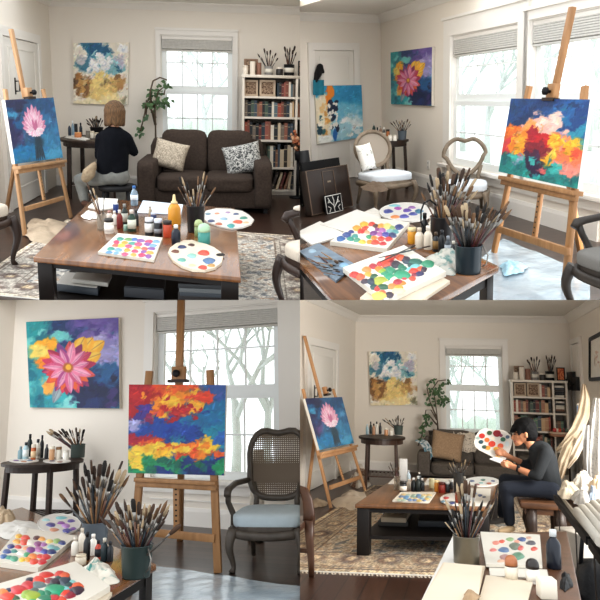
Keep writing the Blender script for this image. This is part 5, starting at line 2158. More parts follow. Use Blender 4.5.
BB(149, 236, 9, 18, zt, 'jar', '#2a2b2e', '#d8dade', 'black jar with white label' + SFX, '#e4e2dd', bandr=(.2, .7))
BB(150, 215.5, 3.5, 9, zt, 'bottle', '#b3a58e', '#9c8a70', 'tiny ochre tube at the edge of blue washed sheet' + SFX)
BB(158, 237, 8.5, 18, zt, 'jar', '#1c1d22', '#cfd6e0', 'black jar with pale blue lid' + SFX, '#8c8d90', bandr=(.2, .45))
BB(153.5, 222, 6, 9, zt, 'jar', '#2c3e70', '#c6d0e4', 'dark blue jar behind the black jars' + SFX)
BB(167.3, 238, 9, 17, zt, 'jar', '#b5482a', '#2c221e', 'orange red jar with dark lid' + SFX)
BB(174, 226, 13, 31, zt, 'squeeze', '#d99a36', '#e6cf9c', 'yellow squeeze bottle with pointed nozzle' + SFX)
BB(175.8, 245, 9, 20, zt, 'bottle', '#141a2a', '#dcdcd8', 'dark navy bottle with white cap at front' + SFX)
c, r_, H = pot(TL, 'black pot full of paintbrushes at right of coffee table, upper left picture', 195.5, 233, 18.5, 27, zt, mat('black glazed pot', '#1c1b1d', .35), taper=.88)
brushes_in_pot(TL, c, r_, H, 6, [(181.5, 176.5), (178, 187), (183, 186), (188, 190), (193, 189), (199.5, 188), (202, 193), (206, 195), (215.5, 187.5), (196, 199), (186, 196), (191, 197), (209, 197), (180, 191)],
               'paintbrush standing in the black pot on coffee table, upper left picture', 'brushes in the black pot, upper left', True, .35, (.36, .46), .9)
BB(198.5, 237, 8.5, 17, zt, 'dome', '#7d8f5e', '#a9b684', 'olive green dome capped bottle' + SFX)
BB(203.8, 245, 12.5, 21, zt, 'dome', '#3f8a80', '#a9c8a8', 'teal bottle with pale green dome cap' + SFX)
DC = ['#c8436a', '#3f6fb0', '#e2a04a', '#4f9a8c', '#d96a5a', '#7fa8c4', '#8a5a9c', '#e6c35c', '#6f9a5c', '#c9587c', '#5c8fb5', '#d98a8a']
r = random.Random(21)
dabs = []
for j in range(5):
    for i in range(6):
        u, v_ = (i + .5 + r.uniform(-.15, .15)) / 6.3 + .03, (j + .5 + r.uniform(-.15, .15)) / 5.2
        ax, ay = 118 + (160 - 118) * u, 237 + (240 - 237) * u
        bx_, by_ = 100 + (153 - 100) * u, 253.5 + (260 - 253.5) * u
        dabs.append((ax + (bx_ - ax) * v_, ay + (by_ - ay) * v_, r.uniform(3.0, 4.4), r.uniform(1.4, 2.1), r.choice(DC)))
palette(TL, 'square white palette with rows of round colour dabs on coffee table, upper left picture', [(118, 235.5), (162.5, 240), (154, 262.5), (98, 254.5)], zt, .018, mat('white palette board', '#d9d2c5', .5), dabs)
ov = [(168, 255), (170, 250), (176, 245.5), (184, 242.5), (192, 242), (199, 244.5), (206, 246), (214, 249.5), (221, 254.5), (223, 259), (221.5, 265), (215, 270), (205, 272.5), (193, 272), (182, 268.5), (173, 262.5)]
PALW = mat('cream palette wood', '#d9ccb7', .4, var=.04, scale=3)
palette(TL, 'oval cream palette with thumb hole at front right of coffee table, upper left picture', ov, zt, .016, PALW, [
    (175.5, 251.5, 4, 1.8, '#6d3a22'), (182, 247, 4.5, 2, '#23305c'), (191.5, 245, 3.6, 1.4, '#4a2620'), (204, 253, 6, 3, '#d8432f'), (192, 256, 5, 2.4, '#8cbcb0'), (182, 260, 4.5, 2, '#5fa093'), (209, 261, 6.5, 3, '#4d6f96'),
    (203, 267.5, 4.6, 2.3, '#c8402c'), (211.5, 265.5, 4, 1.8, '#b58a4a'), (192, 265.5, 4, 1.6, '#e6d29a')], (221.5 - 1, 254.8, 4.5, 1.5))
ov2 = [(202.5, 218), (206, 212), (216, 209.5), (230, 210), (242, 212), (249, 216), (254, 221), (251, 225.5), (243, 228.5), (231, 230), (219, 227.5), (207, 223)]
palette(TL, 'rounded white palette at far right corner of coffee table, upper left picture', ov2, zt, .012, mat('white palette plastic', '#d8d4cd', .35), [
    (211, 221, 3.8, 1.5, '#33406c'), (208, 214, 3, 1.1, '#6c8a9a'), (219, 224, 3.6, 1.4, '#b3603f'), (224, 219, 4, 1.4, '#8fb0c4'), (231, 226, 4, 2, '#3f9c9c'), (238, 222, 5, 1.8, '#d2562f'), (236, 214, 3, 1, '#39537c'), (243.5, 218, 4, 1.4, '#3f8a78'),
    (228, 212.5, 2.6, .9, '#a58ab0'), (246, 222.5, 3, 1, '#e0b08a'), (217, 213.5, 2.6, 1, '#d98a6a')])

# chairs at the frame edges
lc = TL.z(9, 283, 0)
armchair(TL, 'carved dark wood chair with cream seat at left edge, upper left picture', (lc.x - .46, lc.y + .42, 0), math.radians(62), 1.05, WOODM, FAB_CREAM, FAB_CREAM, False, 'oval', name='upholstered_chair')
rc_ = TL.z(297, 318, 0)
armchair(TL, 'dark armed chair with cream upholstery at right edge of upper left picture', (rc_.x + .22, rc_.y - .02, 0), math.radians(-66), 1.0, WOODM, FAB_CREAM, FAB_CREAM, True, 'square')
# ================================================================= upper right room: things
def face(R, a, b):
    p, q = R.z(a[0], a[1], 0), R.z(b[0], b[1], 0)
    d = q - p
    return p, math.atan2(d.x, -d.y)


def leaning_slab(R, name, label, cat, bl, br, tl_px, th, m, parts=None, z0=0.003, group=None):
    """board standing on the floor between two floor pixels and leaning back so its top-left shows at tl_px"""
    a, d = R.z(bl[0], bl[1], z0), R.z(br[0], br[1], z0)
    u = (d - a)
    u.z = 0
    u.normalize()
    out = V((u.y, -u.x, 0))
    if out.dot(-a) < 0:
        out = -out
    L = math.radians(9)
    n = out * math.cos(L) + V((0, 0, math.sin(L)))
    up = V((0, 0, math.cos(L))) - out * math.sin(L)
    p = R.plane(tl_px[0], tl_px[1], a, n)
    hgt = (p - a).dot(up)
    b = MB()
    P = [a, d, d - n * th, a - n * th]
    b.hexa(P + [v + up * hgt for v in P], bevel=.004)
    for v in b.bm.verts:
        v.co.z += th * math.sin(L)
    return b, a, d, up, n, hgt


def brush_bundle(R, pts, z, label, group, L=.2):
    pass


UR = ', upper right picture'
wall_art(TR, TRW, [(391, 104), (431.5, 106), (432, 47), (390.5, 52.5)], art_dahlia(), 'pink flower canvas hanging between corner and window, upper right picture', .05)
q = [TR.plane(px, py, TRL.o + TRL.n * .09, TRL.n) for px, py in ((317.5, 144), (363.5, 137), (361.5, 85), (315, 86))]
A = Art(150, '#3f9fc4', 61)
img = art_shore(150)
A.img = img
for i in range(26):
    r_ = random.Random(i)
    A.blob(.36 + r_.uniform(-.1, .08), .45 + r_.uniform(-.25, .28), .05, .035, '#1f2b45', 40, .15, .4)
for i in range(26):
    r_ = random.Random(100 + i)
    A.blob(.36 + r_.uniform(-.1, .08), .45 + r_.uniform(-.25, .28), .032, .02, '#e9e6dd', r_.uniform(0, 90), .15, .4)
A.blob(.38, .12, .05, .11, '#2f6fb4', 0, .15, .4)
A.blob(.33, .9, .07, .12, '#e58a35', 0, .15, .3)
art_mesh(TR, 'canvas_painting', q, A.img, .035, [PAINT_A, CANV], None, ('blue seascape canvas with collage strip fixed on the door, upper right', 'painting'))
hk = TR.plane(319, 70, TRL.o + TRL.n * .1, TRL.n)
k = TR.dep(hk) / F
P = lambda x, y, o=.1: TR.plane(x, y, TRL.o + TRL.n * o, TRL.n)
skin_body(TR, 'hanging_scarf', [(P(320, 67), P(318, 74), 3.6 * k, 4 * k), (P(318, 74), P(315.5, 81), 4 * k, 2.2 * k), (P(321, 68), P(323, 72), 2.6 * k, 1.8 * k)], mat('black yarn', '#141315', .9, bump=.6, bscale=50), .012,
          tagd=('black scarf bunched over the top left corner of the seascape canvas, upper right picture', 'scarf'), loc=hk)
b = MB()
b.sheet(lambda u, v: P(313 + 11 * u, 95 - 15 * v, .115 + .012 * math.sin(u * 9)), 12, 6)
b.sheet(lambda u, v: P(313 + 11 * u, 95 - 15 * v, .105), 12, 6)
b.build('hanging_cloth', mat('teal cloth', '#2a7d92', .9, var=.15, scale=12), R=TR, loc=P(318, 88), tagd=('small teal cloth hanging under the black scarf, upper right picture', 'cloth'))

# portfolio cases leaning at the left
LEATH = mat('dark brown leather case', '#33251e', .45, color2='#281d18', scale=5, bump=.1)
b, a, d, up, n, hh = leaning_slab(TR, '', '', '', (312, 217), (353, 207), (305, 172.5), .10, LEATH)
t = T(TR, 'portfolio_case', 'dark brown case leaning in front of the others by the door, upper right picture', 'case', a)
b.build('body', LEATH, t)
u = (d - a).normalized()
w = (d - a).length
up2 = V((0, 0, .1 * math.sin(math.radians(9))))
b = MB()
for (s0, s1, v0, v1) in ((.36, .37, .1, .93), (.63, .64, .1, .93), (.36, .64, .92, .93), (.02, .98, .0, .012), (.02, .98, .985, 1.0), (0, .02, 0, 1), (.98, 1, 0, 1)):
    e = [a + up2 + u * w * s + up * hh * v_ + n * .002 for s, v_ in ((s0, v0), (s1, v0), (s1, v1), (s0, v1))]
    b.prism(e, n * .004)
b.build('stitched_edging', C('#6b5646', .5), t)
b = MB()
e = [a + up2 + u * w * s + up * hh * v_ + n * .002 for s, v_ in ((.46, .66), (.54, .66), (.54, .7), (.46, .7))]
b.prism(e, n * .004)
b.build('metal_badge', C('#8a7a66', .35), t)
b, a, d, up, n, hh = leaning_slab(TR, '', '', '', (308, 207), (345, 199), (303, 163.5), .09, BLK)
t = T(TR, 'portfolio_case', 'black case standing behind the brown case by the door, upper right picture', 'case', a)
b.build('body', BLK, t)
b, a, d, up, n, hh = leaning_slab(TR, '', '', '', (299, 206), (316, 203), (296, 152), .05, BLK)
b.build('drawing_board', mat('black board', '#1d1d20', .6), R=TR, loc=a, tagd=('small black board at far left edge behind the cases, upper right picture', 'board'))
# white line sketch card
b, a, d, up, n, hh = leaning_slab(TR, '', '', '', (326.5, 215), (343.5, 211), (325.5, 196), .012, BLK)
t = T(TR, 'sketch_card', 'small dark card with white line drawing leaning on the brown case, upper right picture', 'card', a)
b.build('card', BLK, t)
b = MB()
u = (d - a).normalized()
w = (d - a).length
pp = lambda s, v_: a + u * w * s + up * hh * v_ + n * .004 + V((0, 0, .012 * .156))
for ln in ([(.04, .04), (.96, .04), (.96, .96), (.04, .96), (.04, .04)], [(.5, .08), (.48, .4), (.3, .62), (.2, .86)], [(.48, .4), (.52, .66), (.46, .9)], [(.5, .3), (.68, .55), (.8, .84)], [(.3, .62), (.16, .6), (.24, .72)], [(.68, .55), (.84, .56), (.74, .68)], [(.2, .1), (.3, .3), (.16, .4)], [(.8, .1), (.72, .3), (.86, .4)]):
    b.tube([pp(*q) for q in ln], .006, 5)
b.build('white_drawing', WHT, t)

# armchair with white seat
SEATW = mat('white blue linen', '#d9dde2', .9, var=.03, scale=14, bump=.15, bscale=150)
OAK = mat('weathered oak carving', '#8a7a68', .5, color2='#6f604f', scale=10, bump=.1)
p0, rz = face(TR, (385, 206), (424, 216))
armchair(TR, 'carved chair with white seat and pillow beside the side table, upper right picture', p0, rz, 1.06, OAK, SEATW, mat('taupe back cloth', '#a3978a', .9, bump=.2, bscale=200), False, 'oval', name='upholstered_chair', sw=.58, back_top=.91, pad=False, seat_h=.38)
pc = TR.plane(366, 157, p0 + V((-math.sin(rz), math.cos(rz), 0)) * .12, V((math.sin(rz), -math.cos(rz), 0)))
throw_pillow(TR, 'white throw pillow with grey marks on the white seated chair, upper right picture', 366, 157, pc.y, 17, 27, .13, -8, math.degrees(rz), -16, speck_mat('white pillow print', '#8c8a84', '#ece9e3', 9, .36))
rag(TR, 'seat_edge_block', 'brown wooden seat edge at the left corner of white seated chair, upper right picture', 'seat edge', (375, 187), 12, 5, .44, .05, mat('brown seat edge', '#6d5b4a', .95, bump=.3, bscale=120), 5)  # rounded heap stands in for the chair's wooden seat edge

# side table in the corner
tt, c, rr = round_table(TR, 'dark round side table with brushes in the corner, upper right picture', 388, 140, 42, .75, .2, .25, WOODD, WOODD, .8)
zt = .751
for px, py, w, h, kd, bc, cc, bd, nm in ((374.5, 138, 3.4, 15, 'bottle', '#1d3a34', '#e6e2da', None, 'dark green bottle with white cap'), (378, 138.5, 3, 11, 'bottle', '#20262b', '#20262b', None, 'slim black bottle'), (381, 139, 3, 13, 'bottle', '#8d6f5a', '#c8c2b8', None, 'brown bottle'),
                                         (384.5, 139.5, 3.4, 12, 'bottle', '#3c3b3a', '#d9d4ca', '#c9c2b4', 'grey labelled bottle'), (388.5, 138.5, 3.6, 9, 'jar', '#c07a4a', '#3a2b22', None, 'orange jar'), (391, 141, 4.2, 6, 'jar', '#e9e3d8', '#d8d0c0', None, 'small cream jar'),
                                         (395.5, 141, 4, 6, 'jar', '#efe9de', '#e0d8c8', None, 'white jar next to the grey pot'), (387.5, 140.6, 4, 4, 'jar', '#d9cdb9', '#c2b59e', None, 'low beige jar at the front')):
    bottle(TR, px, py, w, h, zt, kd, bc, cc, nm + ' on corner side table, upper right picture', bd)
c, r_, H = pot(TR, 'blue grey pot of brushes on the corner side table, upper right picture', 403.5, 140, 9, 9, zt, mat('blue grey glaze', '#59626a', .5))
brushes_in_pot(TR, c, r_, H, 6, [(393, 121), (396, 120), (399, 121), (402, 119.5), (405, 121), (408, 119), (410.5, 120.5), (411, 124), (398, 124), (390, 122)], 'dark paintbrush in pot on the corner side table, upper right picture', 'brushes on the corner table, upper right', False, .4, (.2, .28), 1.4)

# heart backed chair under the window
p0, rz = face(TR, (463, 213), (450, 270))
armchair(TR, 'open heart-backed wooden chair in front of the left window, upper right picture', p0, rz, 1.0, OAK, SEATW, None, False, 'heart', name='wooden_chair', back_top=.90, sw=.56, seat_h=.34)

# wall outlet
s_, z_ = TRW.sz(428.5, 165)
t = T(TR, 'wall_outlet', 'white socket plate on the wall beside left window, upper right picture', 'socket', TRW.pt(s_, z_))
b = MB()
wbox(b, TRW, s_ - .045, s_ + .045, z_ - .07, z_ + .07, .001, .009, bevel=.003)
b.build('plate', TRIMM, t)
for dz in (-.03, .03):
    b = MB()
    for ds in (-.012, .012):
        wbox(b, TRW, s_ + ds - .003, s_ + ds + .003, z_ + dz - .012, z_ + dz + .012, .009, .0105)
    b.build('slots', C('#6a655f'), t)

# easel with the burst canvas
easel(TR, 'honey coloured wooden easel with burst painting in front of the windows, upper right picture', [(494, 253), (565, 289)], [(529.5, 86), (585, 86)],
      [(498.5, 171.5), (577.5, 189), (590, 99.5), (511, 98.5)], [(560, 125), (581, 255)], [(572.5, 7), (553, 100)], 7, [(542, 186), (534.5, 238)], [(499, 229), (569, 252)],
      [(503, 175.5), (578.5, 191)], (553, 92), 7, WOODE2, 'red, yellow and blue burst abstract canvas on the easel, upper right picture', art_burst())

# plastic sheet on the floor
SHEET = mat('clear plastic sheeting', '#bcc8d0', .22, color2='#9fb0bc', scale=3, bump=.6, bscale=9, coat=.5)


def floor_sheet(R, label, poly, z, m, seed=0, hgt=.012, name='plastic_sheet'):
    P = onz(R, poly, z)
    q = P
    b = MB()
    n_ = 60

    def fn(u, v):
        p = quad_lerp(q, u, v)
        k = mnoise.noise(V((p.x * 2.3, p.y * 2.3, seed))) + .6 * abs(mnoise.noise(V((p.x * 5 + 3, p.y * 4, seed + 2))))
        return p + V((0, 0, max(.001, .004 + hgt * k)))
    b.sheet(fn, n_, n_)
    bmesh.ops.recalc_face_normals(b.bm, faces=list(b.bm.faces))
    c = sum(P, V((0, 0, 0))) / 4
    return b.build(name, m, R=R, loc=c, tagd=(label, 'plastic sheet'))


floor_sheet(TR, 'clear plastic sheet spread on the floor under easel and table, upper right picture', [(330, 400), (590, 330), (590, 274), (503, 239)], .002, SHEET, 2)
rag(TR, 'crumpled_plastic', 'crumpled pale blue plastic on the sheet beside easel, upper right picture', 'plastic', (512.5, 268), 13, 6.5, .02, .07, mat('pale blue plastic', '#a9d3e4', .3, bump=.5, bscale=30, coat=.4), 8)

# foreground table
Lc, Rc = TR.z(287, 249, .45), TR.z(499, 266, .45)
Bc = TR.z(369, 338, .45)
Fc = Lc + Rc - Bc
table_quad(TR, 'dark brown paint table in the foreground, upper right picture', [Bc, Lc, Fc, Rc], .45, .04, WOODT, WOODB, .10, .07, None, name='paint_table')
zt = .4505


def dabgrid(rect4, nu, nv, cols, rx, ry, seed, skip=0.0, jit=.2):
    """colour dabs laid in rows: rect4 = back-left, back-right, front-right, front-left pixels"""
    r_ = random.Random(seed)
    out = []
    a, b_, c_, d_ = rect4
    for j in range(nv):
        for i in range(nu):
            if r_.random() < skip:
                continue
            u, v_ = (i + .5 + r_.uniform(-jit, jit)) / nu, (j + .5 + r_.uniform(-jit, jit)) / nv
            x = (a[0] * (1 - u) + b_[0] * u) * (1 - v_) + (d_[0] * (1 - u) + c_[0] * u) * v_
            y = (a[1] * (1 - u) + b_[1] * u) * (1 - v_) + (d_[1] * (1 - u) + c_[1] * u) * v_
            col = cols[j][i % len(cols[j])] if isinstance(cols[0], list) else r_.choice(cols)
            k = r_.uniform(.8, 1.2)
            out.append((x, y, rx * k, ry * k, col))
    return out


PB = mat('white palette board', '#d9d2c5', .5)
flat(TR, 'sketchbook', 'open white sketchbook at far left of the paint table, upper right picture', 'sketchbook', [(296, 234), (320, 222.5), (346, 236), (312, 246)], zt, .012, PAPER)
flat(TR, 'drawing_paper', 'blank white paper sheet behind the square palette, upper right picture', 'paper', [(320, 226), (357, 211), (381, 219), (350, 235)], zt, .014, PAPER)
flat(TR, 'scrap_paper', 'grey stained scrap paper between papers and round palette, upper right picture', 'paper', [(358, 215), (374, 208), (386, 215), (372, 221)], zt, .004, mat('stained paper', '#cfc9bf', .85, var=.1, scale=12))
BRIGHT = [['#e9b23c', '#d9412f', '#5a2a2c', '#e6a24a', '#e9cf7c', '#8fae6c', '#2a3c7a'],
          ['#e8a33c', '#d8503a', '#efe6da', '#8a3f7c', '#a86aa8', '#7fb0b0', '#5f9a9c'],
          ['#2c3a80', '#c9382f', '#e8a07a', '#7c3f86', '#b06aa0', '#4a4a9c', '#2a3a6c'],
          ['#35508c', '#3f8f86', '#efe8dc', '#3f9a6c', '#e8863c', '#d8412f', '#c93a3a'],
          ['#2c5f9a', '#2f8f7c', '#4f9a7c', '#e6c04a', '#e9942f', '#d94a35', '#c23038']]
palette(TR, 'square white palette with many colour dabs, middle of paint table, upper right picture', [(330, 245.5), (366, 220), (409.5, 226), (387, 253)], zt, .03, PB,
        dabgrid([(364, 222), (404, 226.5), (384, 246), (336, 240)], 7, 5, BRIGHT, 3.9, 2.3, 5))
palette(TR, 'round white palette with purple and blue dabs at back, upper right picture', ellpx(406.5, 213.5, 27, 9.3), zt, .014, mat('white palette plastic', '#ebe6de', .35),
        [(388, 211.5, 5, 2, '#2e3a86'), (398, 208.5, 4, 1.5, '#9a4a9c'), (407, 210.5, 4.5, 1.8, '#5a3f96'), (395, 217, 5, 1.6, '#d8823f'), (404, 216.5, 5, 2, '#46489c'), (413, 214, 4.5, 1.8, '#3a4590'), (412, 207.5, 4, 1.4, '#8a5a9c'), (419, 211.5, 4.5, 2, '#2f6f8c'), (395, 205.8, 6, 1.2, '#7cbcc0'), (423, 217, 3.5, 1.6, '#c2d9da')], edge=.004)
DEEP = [['#c9382f', '#d8603a', '#3a2a3c', '#243a4c', '#1d4a4a'],
        ['#d8412f', '#8f2a3c', '#2a2436', '#2f6a5a', '#1f7a5c', '#7fc4c4'],
        ['#c23038', '#d9503a', '#5a6a64', '#2f8f6c', '#1f7a5c', '#2a8a66'],
        ['#b02a3c', '#d8822f', '#8fae3c', '#2f8f6c', '#2a9a72', '#e8dcc6'],
        ['#e08a4a', '#d8a23c', '#1f5a3c', '#e9d9b4', '#e8c9a0', '#e9e0d0']]
flat(TR, 'drawing_board', 'stack of paint stained boards under the lower palette, upper right picture', 'board', [(360, 301), (405, 262), (450, 284), (400, 318)], zt, .018, PAPERC)
palette(TR, 'large paint covered palette with green and red dabs at front, upper right picture', [(343, 272.5), (404, 249.5), (446, 276.5), (385, 306)], zt + .019, .03, PB,
        dabgrid([(398, 253), (430, 268), (388, 298), (350, 274)], 8, 6, [x[::1] for x in DEEP] + DEEP[:1], 4.6, 3.0, 6, 0, .3) + [(428, 264, 7, 3.6, '#2a8a66'), (415, 262, 8, 3.6, '#1f6a5a'), (415, 267, 6, 3, '#7fc4c4'), (419, 274, 5, 2.6, '#2a2a5c'), (383, 287, 6.5, 3.2, '#1f5a3c'), (379, 296, 8, 4, '#e8c060'), (398, 291, 7, 3.4, '#e9d3a4'), (402, 275, 9, 4.6, '#2f9a72'), (380, 281, 8, 4, '#a8ae3c')])
# tray of pencils
t = palette(TR, 'blue grey paint stained tray at left edge of the paint table, upper right picture', [(299, 253), (319, 245), (356, 267), (336, 283)], zt, .014, mat('blue grey tray', '#7d8c98', .5, color2='#5a6a7a', scale=10), [(344, 265, 5, 2.6, '#7fa8c4'), (338, 272, 6, 3, '#3f5a74'), (328, 273, 5, 2.6, '#4a5a64'), (312, 251, 4, 2, '#8fa8b8')], name='paint_tray', cat='tray')
for i, (a, d) in enumerate((((310, 261), (336, 266)), ((312, 264), (338, 270)), ((321, 252), (338, 263)), ((318, 255), (333, 267)), ((308, 258), (326, 268)), ((316, 268), (340, 272)), ((314, 256), (344, 262)), ((320, 272), (342, 276)))):
    brush(TR, TR.z(*a, zt + .022 + .006 * (i % 3)), TR.z(*d, zt + .024 + .006 * (i % 3)), 'small paintbrush lying in the blue grey tray, upper right picture', 'brushes in the tray, upper right', i % 3, detail=True, fat=1.3)
for i, (a, d) in enumerate((((380, 262), (416, 245)), ((378, 258), (430, 246)))):
    brush(TR, TR.z(*a, zt + .075), TR.z(*d, zt + .065), 'long brush lying between the two big palettes, upper right picture', 'brushes between the palettes, upper right', i, detail=True, fat=.8)
# bottles
SFX = ' on the paint table, upper right picture'
for px, py, w, h, kd, bc, cc, bd, nm in ((413.5, 244, 9, 16, 'jar', '#d99a2f', '#e9d6a4', None, 'ochre yellow jar left of white bottles'), (421, 248, 9, 20, 'bottle', '#ded3c2', '#d5c8b4', None, 'cream bottle in front of the black one'), (429.5, 250, 8.5, 24, 'bottle', '#d8cdbb', '#e9e2d6', None, 'cream bottle with white cap beside brushes'),
                                         (426, 243, 8, 30, 'bottle', '#17181b', '#111214', None, 'black bottle with black cap'), (432.5, 240, 7, 24, 'bottle', '#e2dacb', '#d9d2c2', None, 'white bottle at the back of cluster'),
                                         (437, 252, 6.5, 20, 'bottle', '#23272c', '#5a4a3a', '#8a6a3c', 'dark bottle with ochre label'), (443, 254, 7, 24, 'bottle', '#15171a', '#2a2c30', None, 'black bottle in front of rear pot'), (449, 256, 6.5, 20, 'bottle', '#3a4148', '#8c929a', '#aab0b6', 'grey labelled bottle'), (454.5, 258, 6, 17, 'bottle', '#1b1f24', '#c9c4b8', None, 'small black bottle touching the front pot')):
    bottle(TR, px, py, w, h, zt, kd, bc, cc, nm + SFX, bd)
rag(TR, 'paint_rag', 'crumpled plastic paint rag with teal smear beside front pot, upper right picture', 'rag', (443, 264), 18, 10, zt, .10, speck_mat('teal stained plastic', '#4a7d78', '#b9b5aa', 7, .4, .4), 15)
POTB = mat('dark teal enamel', '#1f2c33', .3)
c, r_, H = pot(TR, 'dark blue enamel pot with wire handle crammed with brushes, upper right picture', 473, 275, 27, 29, zt, POTB, handle=True, taper=.9)
tips = [(512, 209), (509, 201.5), (506, 207), (487, 201.5), (496, 210), (452, 205), (445, 216), (458, 206), (465, 210), (491, 212), (474, 213), (502, 210), (448, 211), (456, 211), (462, 205), (470, 207), (480, 210), (485, 213), (499, 214), (493, 207), (478, 206), (451, 219), (505, 213), (468, 214)]
brushes_in_pot(TR, c, r_, H, 16, tips, 'paintbrush crammed in the dark blue enamel pot, upper right picture', 'brushes in the front pot, upper right', True, .5, (.3, .42), 1.25)
c, r_, H = pot(TR, 'black pot of tall brushes behind the enamel pot, upper right picture', 447, 247, 25, 30, zt, mat('black glazed pot', '#1c1b1d', .35), taper=.9)
tips = [(421, 192), (438.4, 167.6), (443, 173), (427, 182), (454, 174), (464, 168.5), (470.5, 174), (476, 178.6), (461, 178), (478, 190), (434, 190), (448, 171), (458, 172), (467, 180), (440, 185), (431, 195), (450, 184), (473, 186), (444, 180), (437, 178), (456, 186), (425, 200), (470, 168), (462, 188)]
brushes_in_pot(TR, c, r_, H, 8, tips, 'tall paintbrush in the black pot behind the enamel pot, upper right picture', 'brushes in the rear pot, upper right', True, .35, (.38, .5), 1.15)
b = MB()
w0 = TR.z(436, 246, zt)
b.tube([TR.y(x, y, w0.y) for x, y in ((436, 205), (430, 200), (424, 203), (421, 211), (421, 222), (425, 230), (431, 234))], .006, 6)
b.build('wire_loop', BLK, R=TR, loc=w0, tagd=('black wire loop curving beside the cream bottles, upper right picture', 'wire'))

# dark chair at the right edge
p0, rz = face(TR, (628, 322), (572, 330))
armchair(TR, 'dark carved armchair cut by the right edge of upper right picture', p0, rz, 1.0, mat('dark carved oak', '#3a322b', .45, color2='#2b241f', scale=9, bump=.1), mat('grey linen seat', '#77746f', .9, bump=.2, bscale=150), mat('grey linen seat', '#8f8d8a'), True, 'square', pad=False, seat_h=.40)
# ================================================================= lower left room: things
wall_art(BL, BLB, [(30, 407.5), (119.5, 408.5), (118.5, 317.5), (26, 322)], art_dahlia(210), 'square pink flower canvas on the wall above the side table, lower left picture', .05)
tt, c, rr = round_table(BL, 'dark half round side table below the flower canvas, lower left picture', 43, 461, 78, .75, .12, .16, WOODD, WOODD, 1.0)
zt = .751
palette(BL, 'round white plate of paint at left of side table, lower left picture', ellpx(24, 461, 15, 2.2), zt, .008, mat('white palette plastic', '#ebe6de', .35), [(16, 460.6, 3, .6, '#7a5a8c'), (24, 461.6, 3, .6, '#b0785a'), (30, 460.4, 3, .6, '#4a6a8c')], name='paint_plate', cat='plate')
palette(BL, 'flat white plate at right of side table, lower left picture', ellpx(57, 461.5, 14, 2), zt, .008, mat('white palette plastic', '#ebe6de', .35), [(52, 461, 3, .6, '#5a5a6c'), (60, 462, 3, .6, '#8c6a5a')], name='paint_plate', cat='plate')
zt2 = zt + .009
for px, py, w, h, kd, bc, cc, bd, nm in ((18.5, 459, 5, 12, 'bottle', '#7c98a0', '#9cb0b4', None, 'pale blue glass bottle'), (23.5, 459, 6, 16, 'bottle', '#a9c4cc', '#2a3438', '#dfe6e6', 'clear bottle with black cap'), (27.5, 457, 5, 22, 'bottle', '#1d2a28', '#111111', None, 'tall dark green bottle'), (31.5, 460, 5, 15, 'jar', '#c06a3a', '#e2d8c8', '#e6c9a4', 'orange labelled jar'),
                                         (35.5, 459, 5.5, 19, 'bottle', '#e2ded4', '#26262a', '#cfcabe', 'white bottle with black cap'), (40, 458, 4, 22, 'bottle', '#15171b', '#15171b', None, 'slim black bottle'), (45, 459, 4, 14, 'bottle', '#2c2e33', '#777777', None, 'short black bottle'), (50, 460, 5.5, 13, 'jar', '#cfa27a', '#e8e0d0', None, 'peach jar'),
                                         (56.5, 459.5, 6, 12, 'jar', '#e9e4d8', '#8c6a4a', None, 'white jar with brown lid'), (64, 460, 6, 9, 'jar', '#efece4', '#e6e2d8', None, 'small white jar beside the brush pot')):
    bottle(BL, px, py, w, h, zt2, kd, bc, cc, nm + ' on side table, lower left picture', bd)
c, r_, H = pot(BL, 'grey green pot of dark brushes on side table, lower left picture', 74, 458, 14, 13, zt, mat('grey green glaze', '#4f5a55', .5), taper=.95)
brushes_in_pot(BL, c, r_, H, 8, [(46, 431), (50, 429.5), (54, 432), (58, 430), (62, 429), (66, 431), (69, 428.5), (72, 430), (76, 427.5), (80, 428), (84, 429.5), (57, 434), (64, 433), (78, 432), (83, 434)], 'dark paintbrush in the grey green pot on side table, lower left picture', 'brushes on the side table, lower left', True, .5, (.2, .3), 1.6)

easel(BL, 'honey wooden easel with cloud painting in front of window, lower left picture', [(131.5, 570), (218, 573.5)], [(149.5, 371), (210, 370)],
      [(128, 473), (224, 475.5), (226, 385), (129, 384.5)], [(182, 410), (180, 541)], [(181.5, 290), (179, 386)], 7.5, [(176.5, 484), (177, 537)], [(138, 531), (215, 538.5)],
      [(136, 477), (217, 481)], (179, 374), 7.5, WOODE2, 'red, blue and yellow cloud-like abstract canvas on the easel, lower left picture', art_clouds(210))

SEATB = mat('pale blue grey linen', '#b4bfc4', .9, var=.04, scale=14, bump=.15, bscale=150)


def cane_mat():
    m = bpy.data.materials.new('woven cane')
    m.use_nodes = True
    nt = m.node_tree
    b = nt.nodes['Principled BSDF']
    b.inputs['Base Color'].default_value = (*lin('#6b5c4c'), 1)
    b.inputs['Roughness'].default_value = .6
    tc = nt.nodes.new('ShaderNodeTexCoord')
    mp = nt.nodes.new('ShaderNodeMapping')
    mp.inputs['Scale'].default_value = (1, .2, 1)
    vo = nt.nodes.new('ShaderNodeTexVoronoi')
    vo.inputs['Scale'].default_value = 62
    vo.inputs['Randomness'].default_value = 0
    gt = nt.nodes.new('ShaderNodeMath')
    gt.operation = 'GREATER_THAN'
    gt.inputs[1].default_value = .31
    nt.links.new(tc.outputs['Object'], mp.inputs[0])
    nt.links.new(mp.outputs[0], vo.inputs['Vector'])
    nt.links.new(vo.outputs['Distance'], gt.inputs[0])
    nt.links.new(gt.outputs[0], b.inputs['Alpha'])
    return m


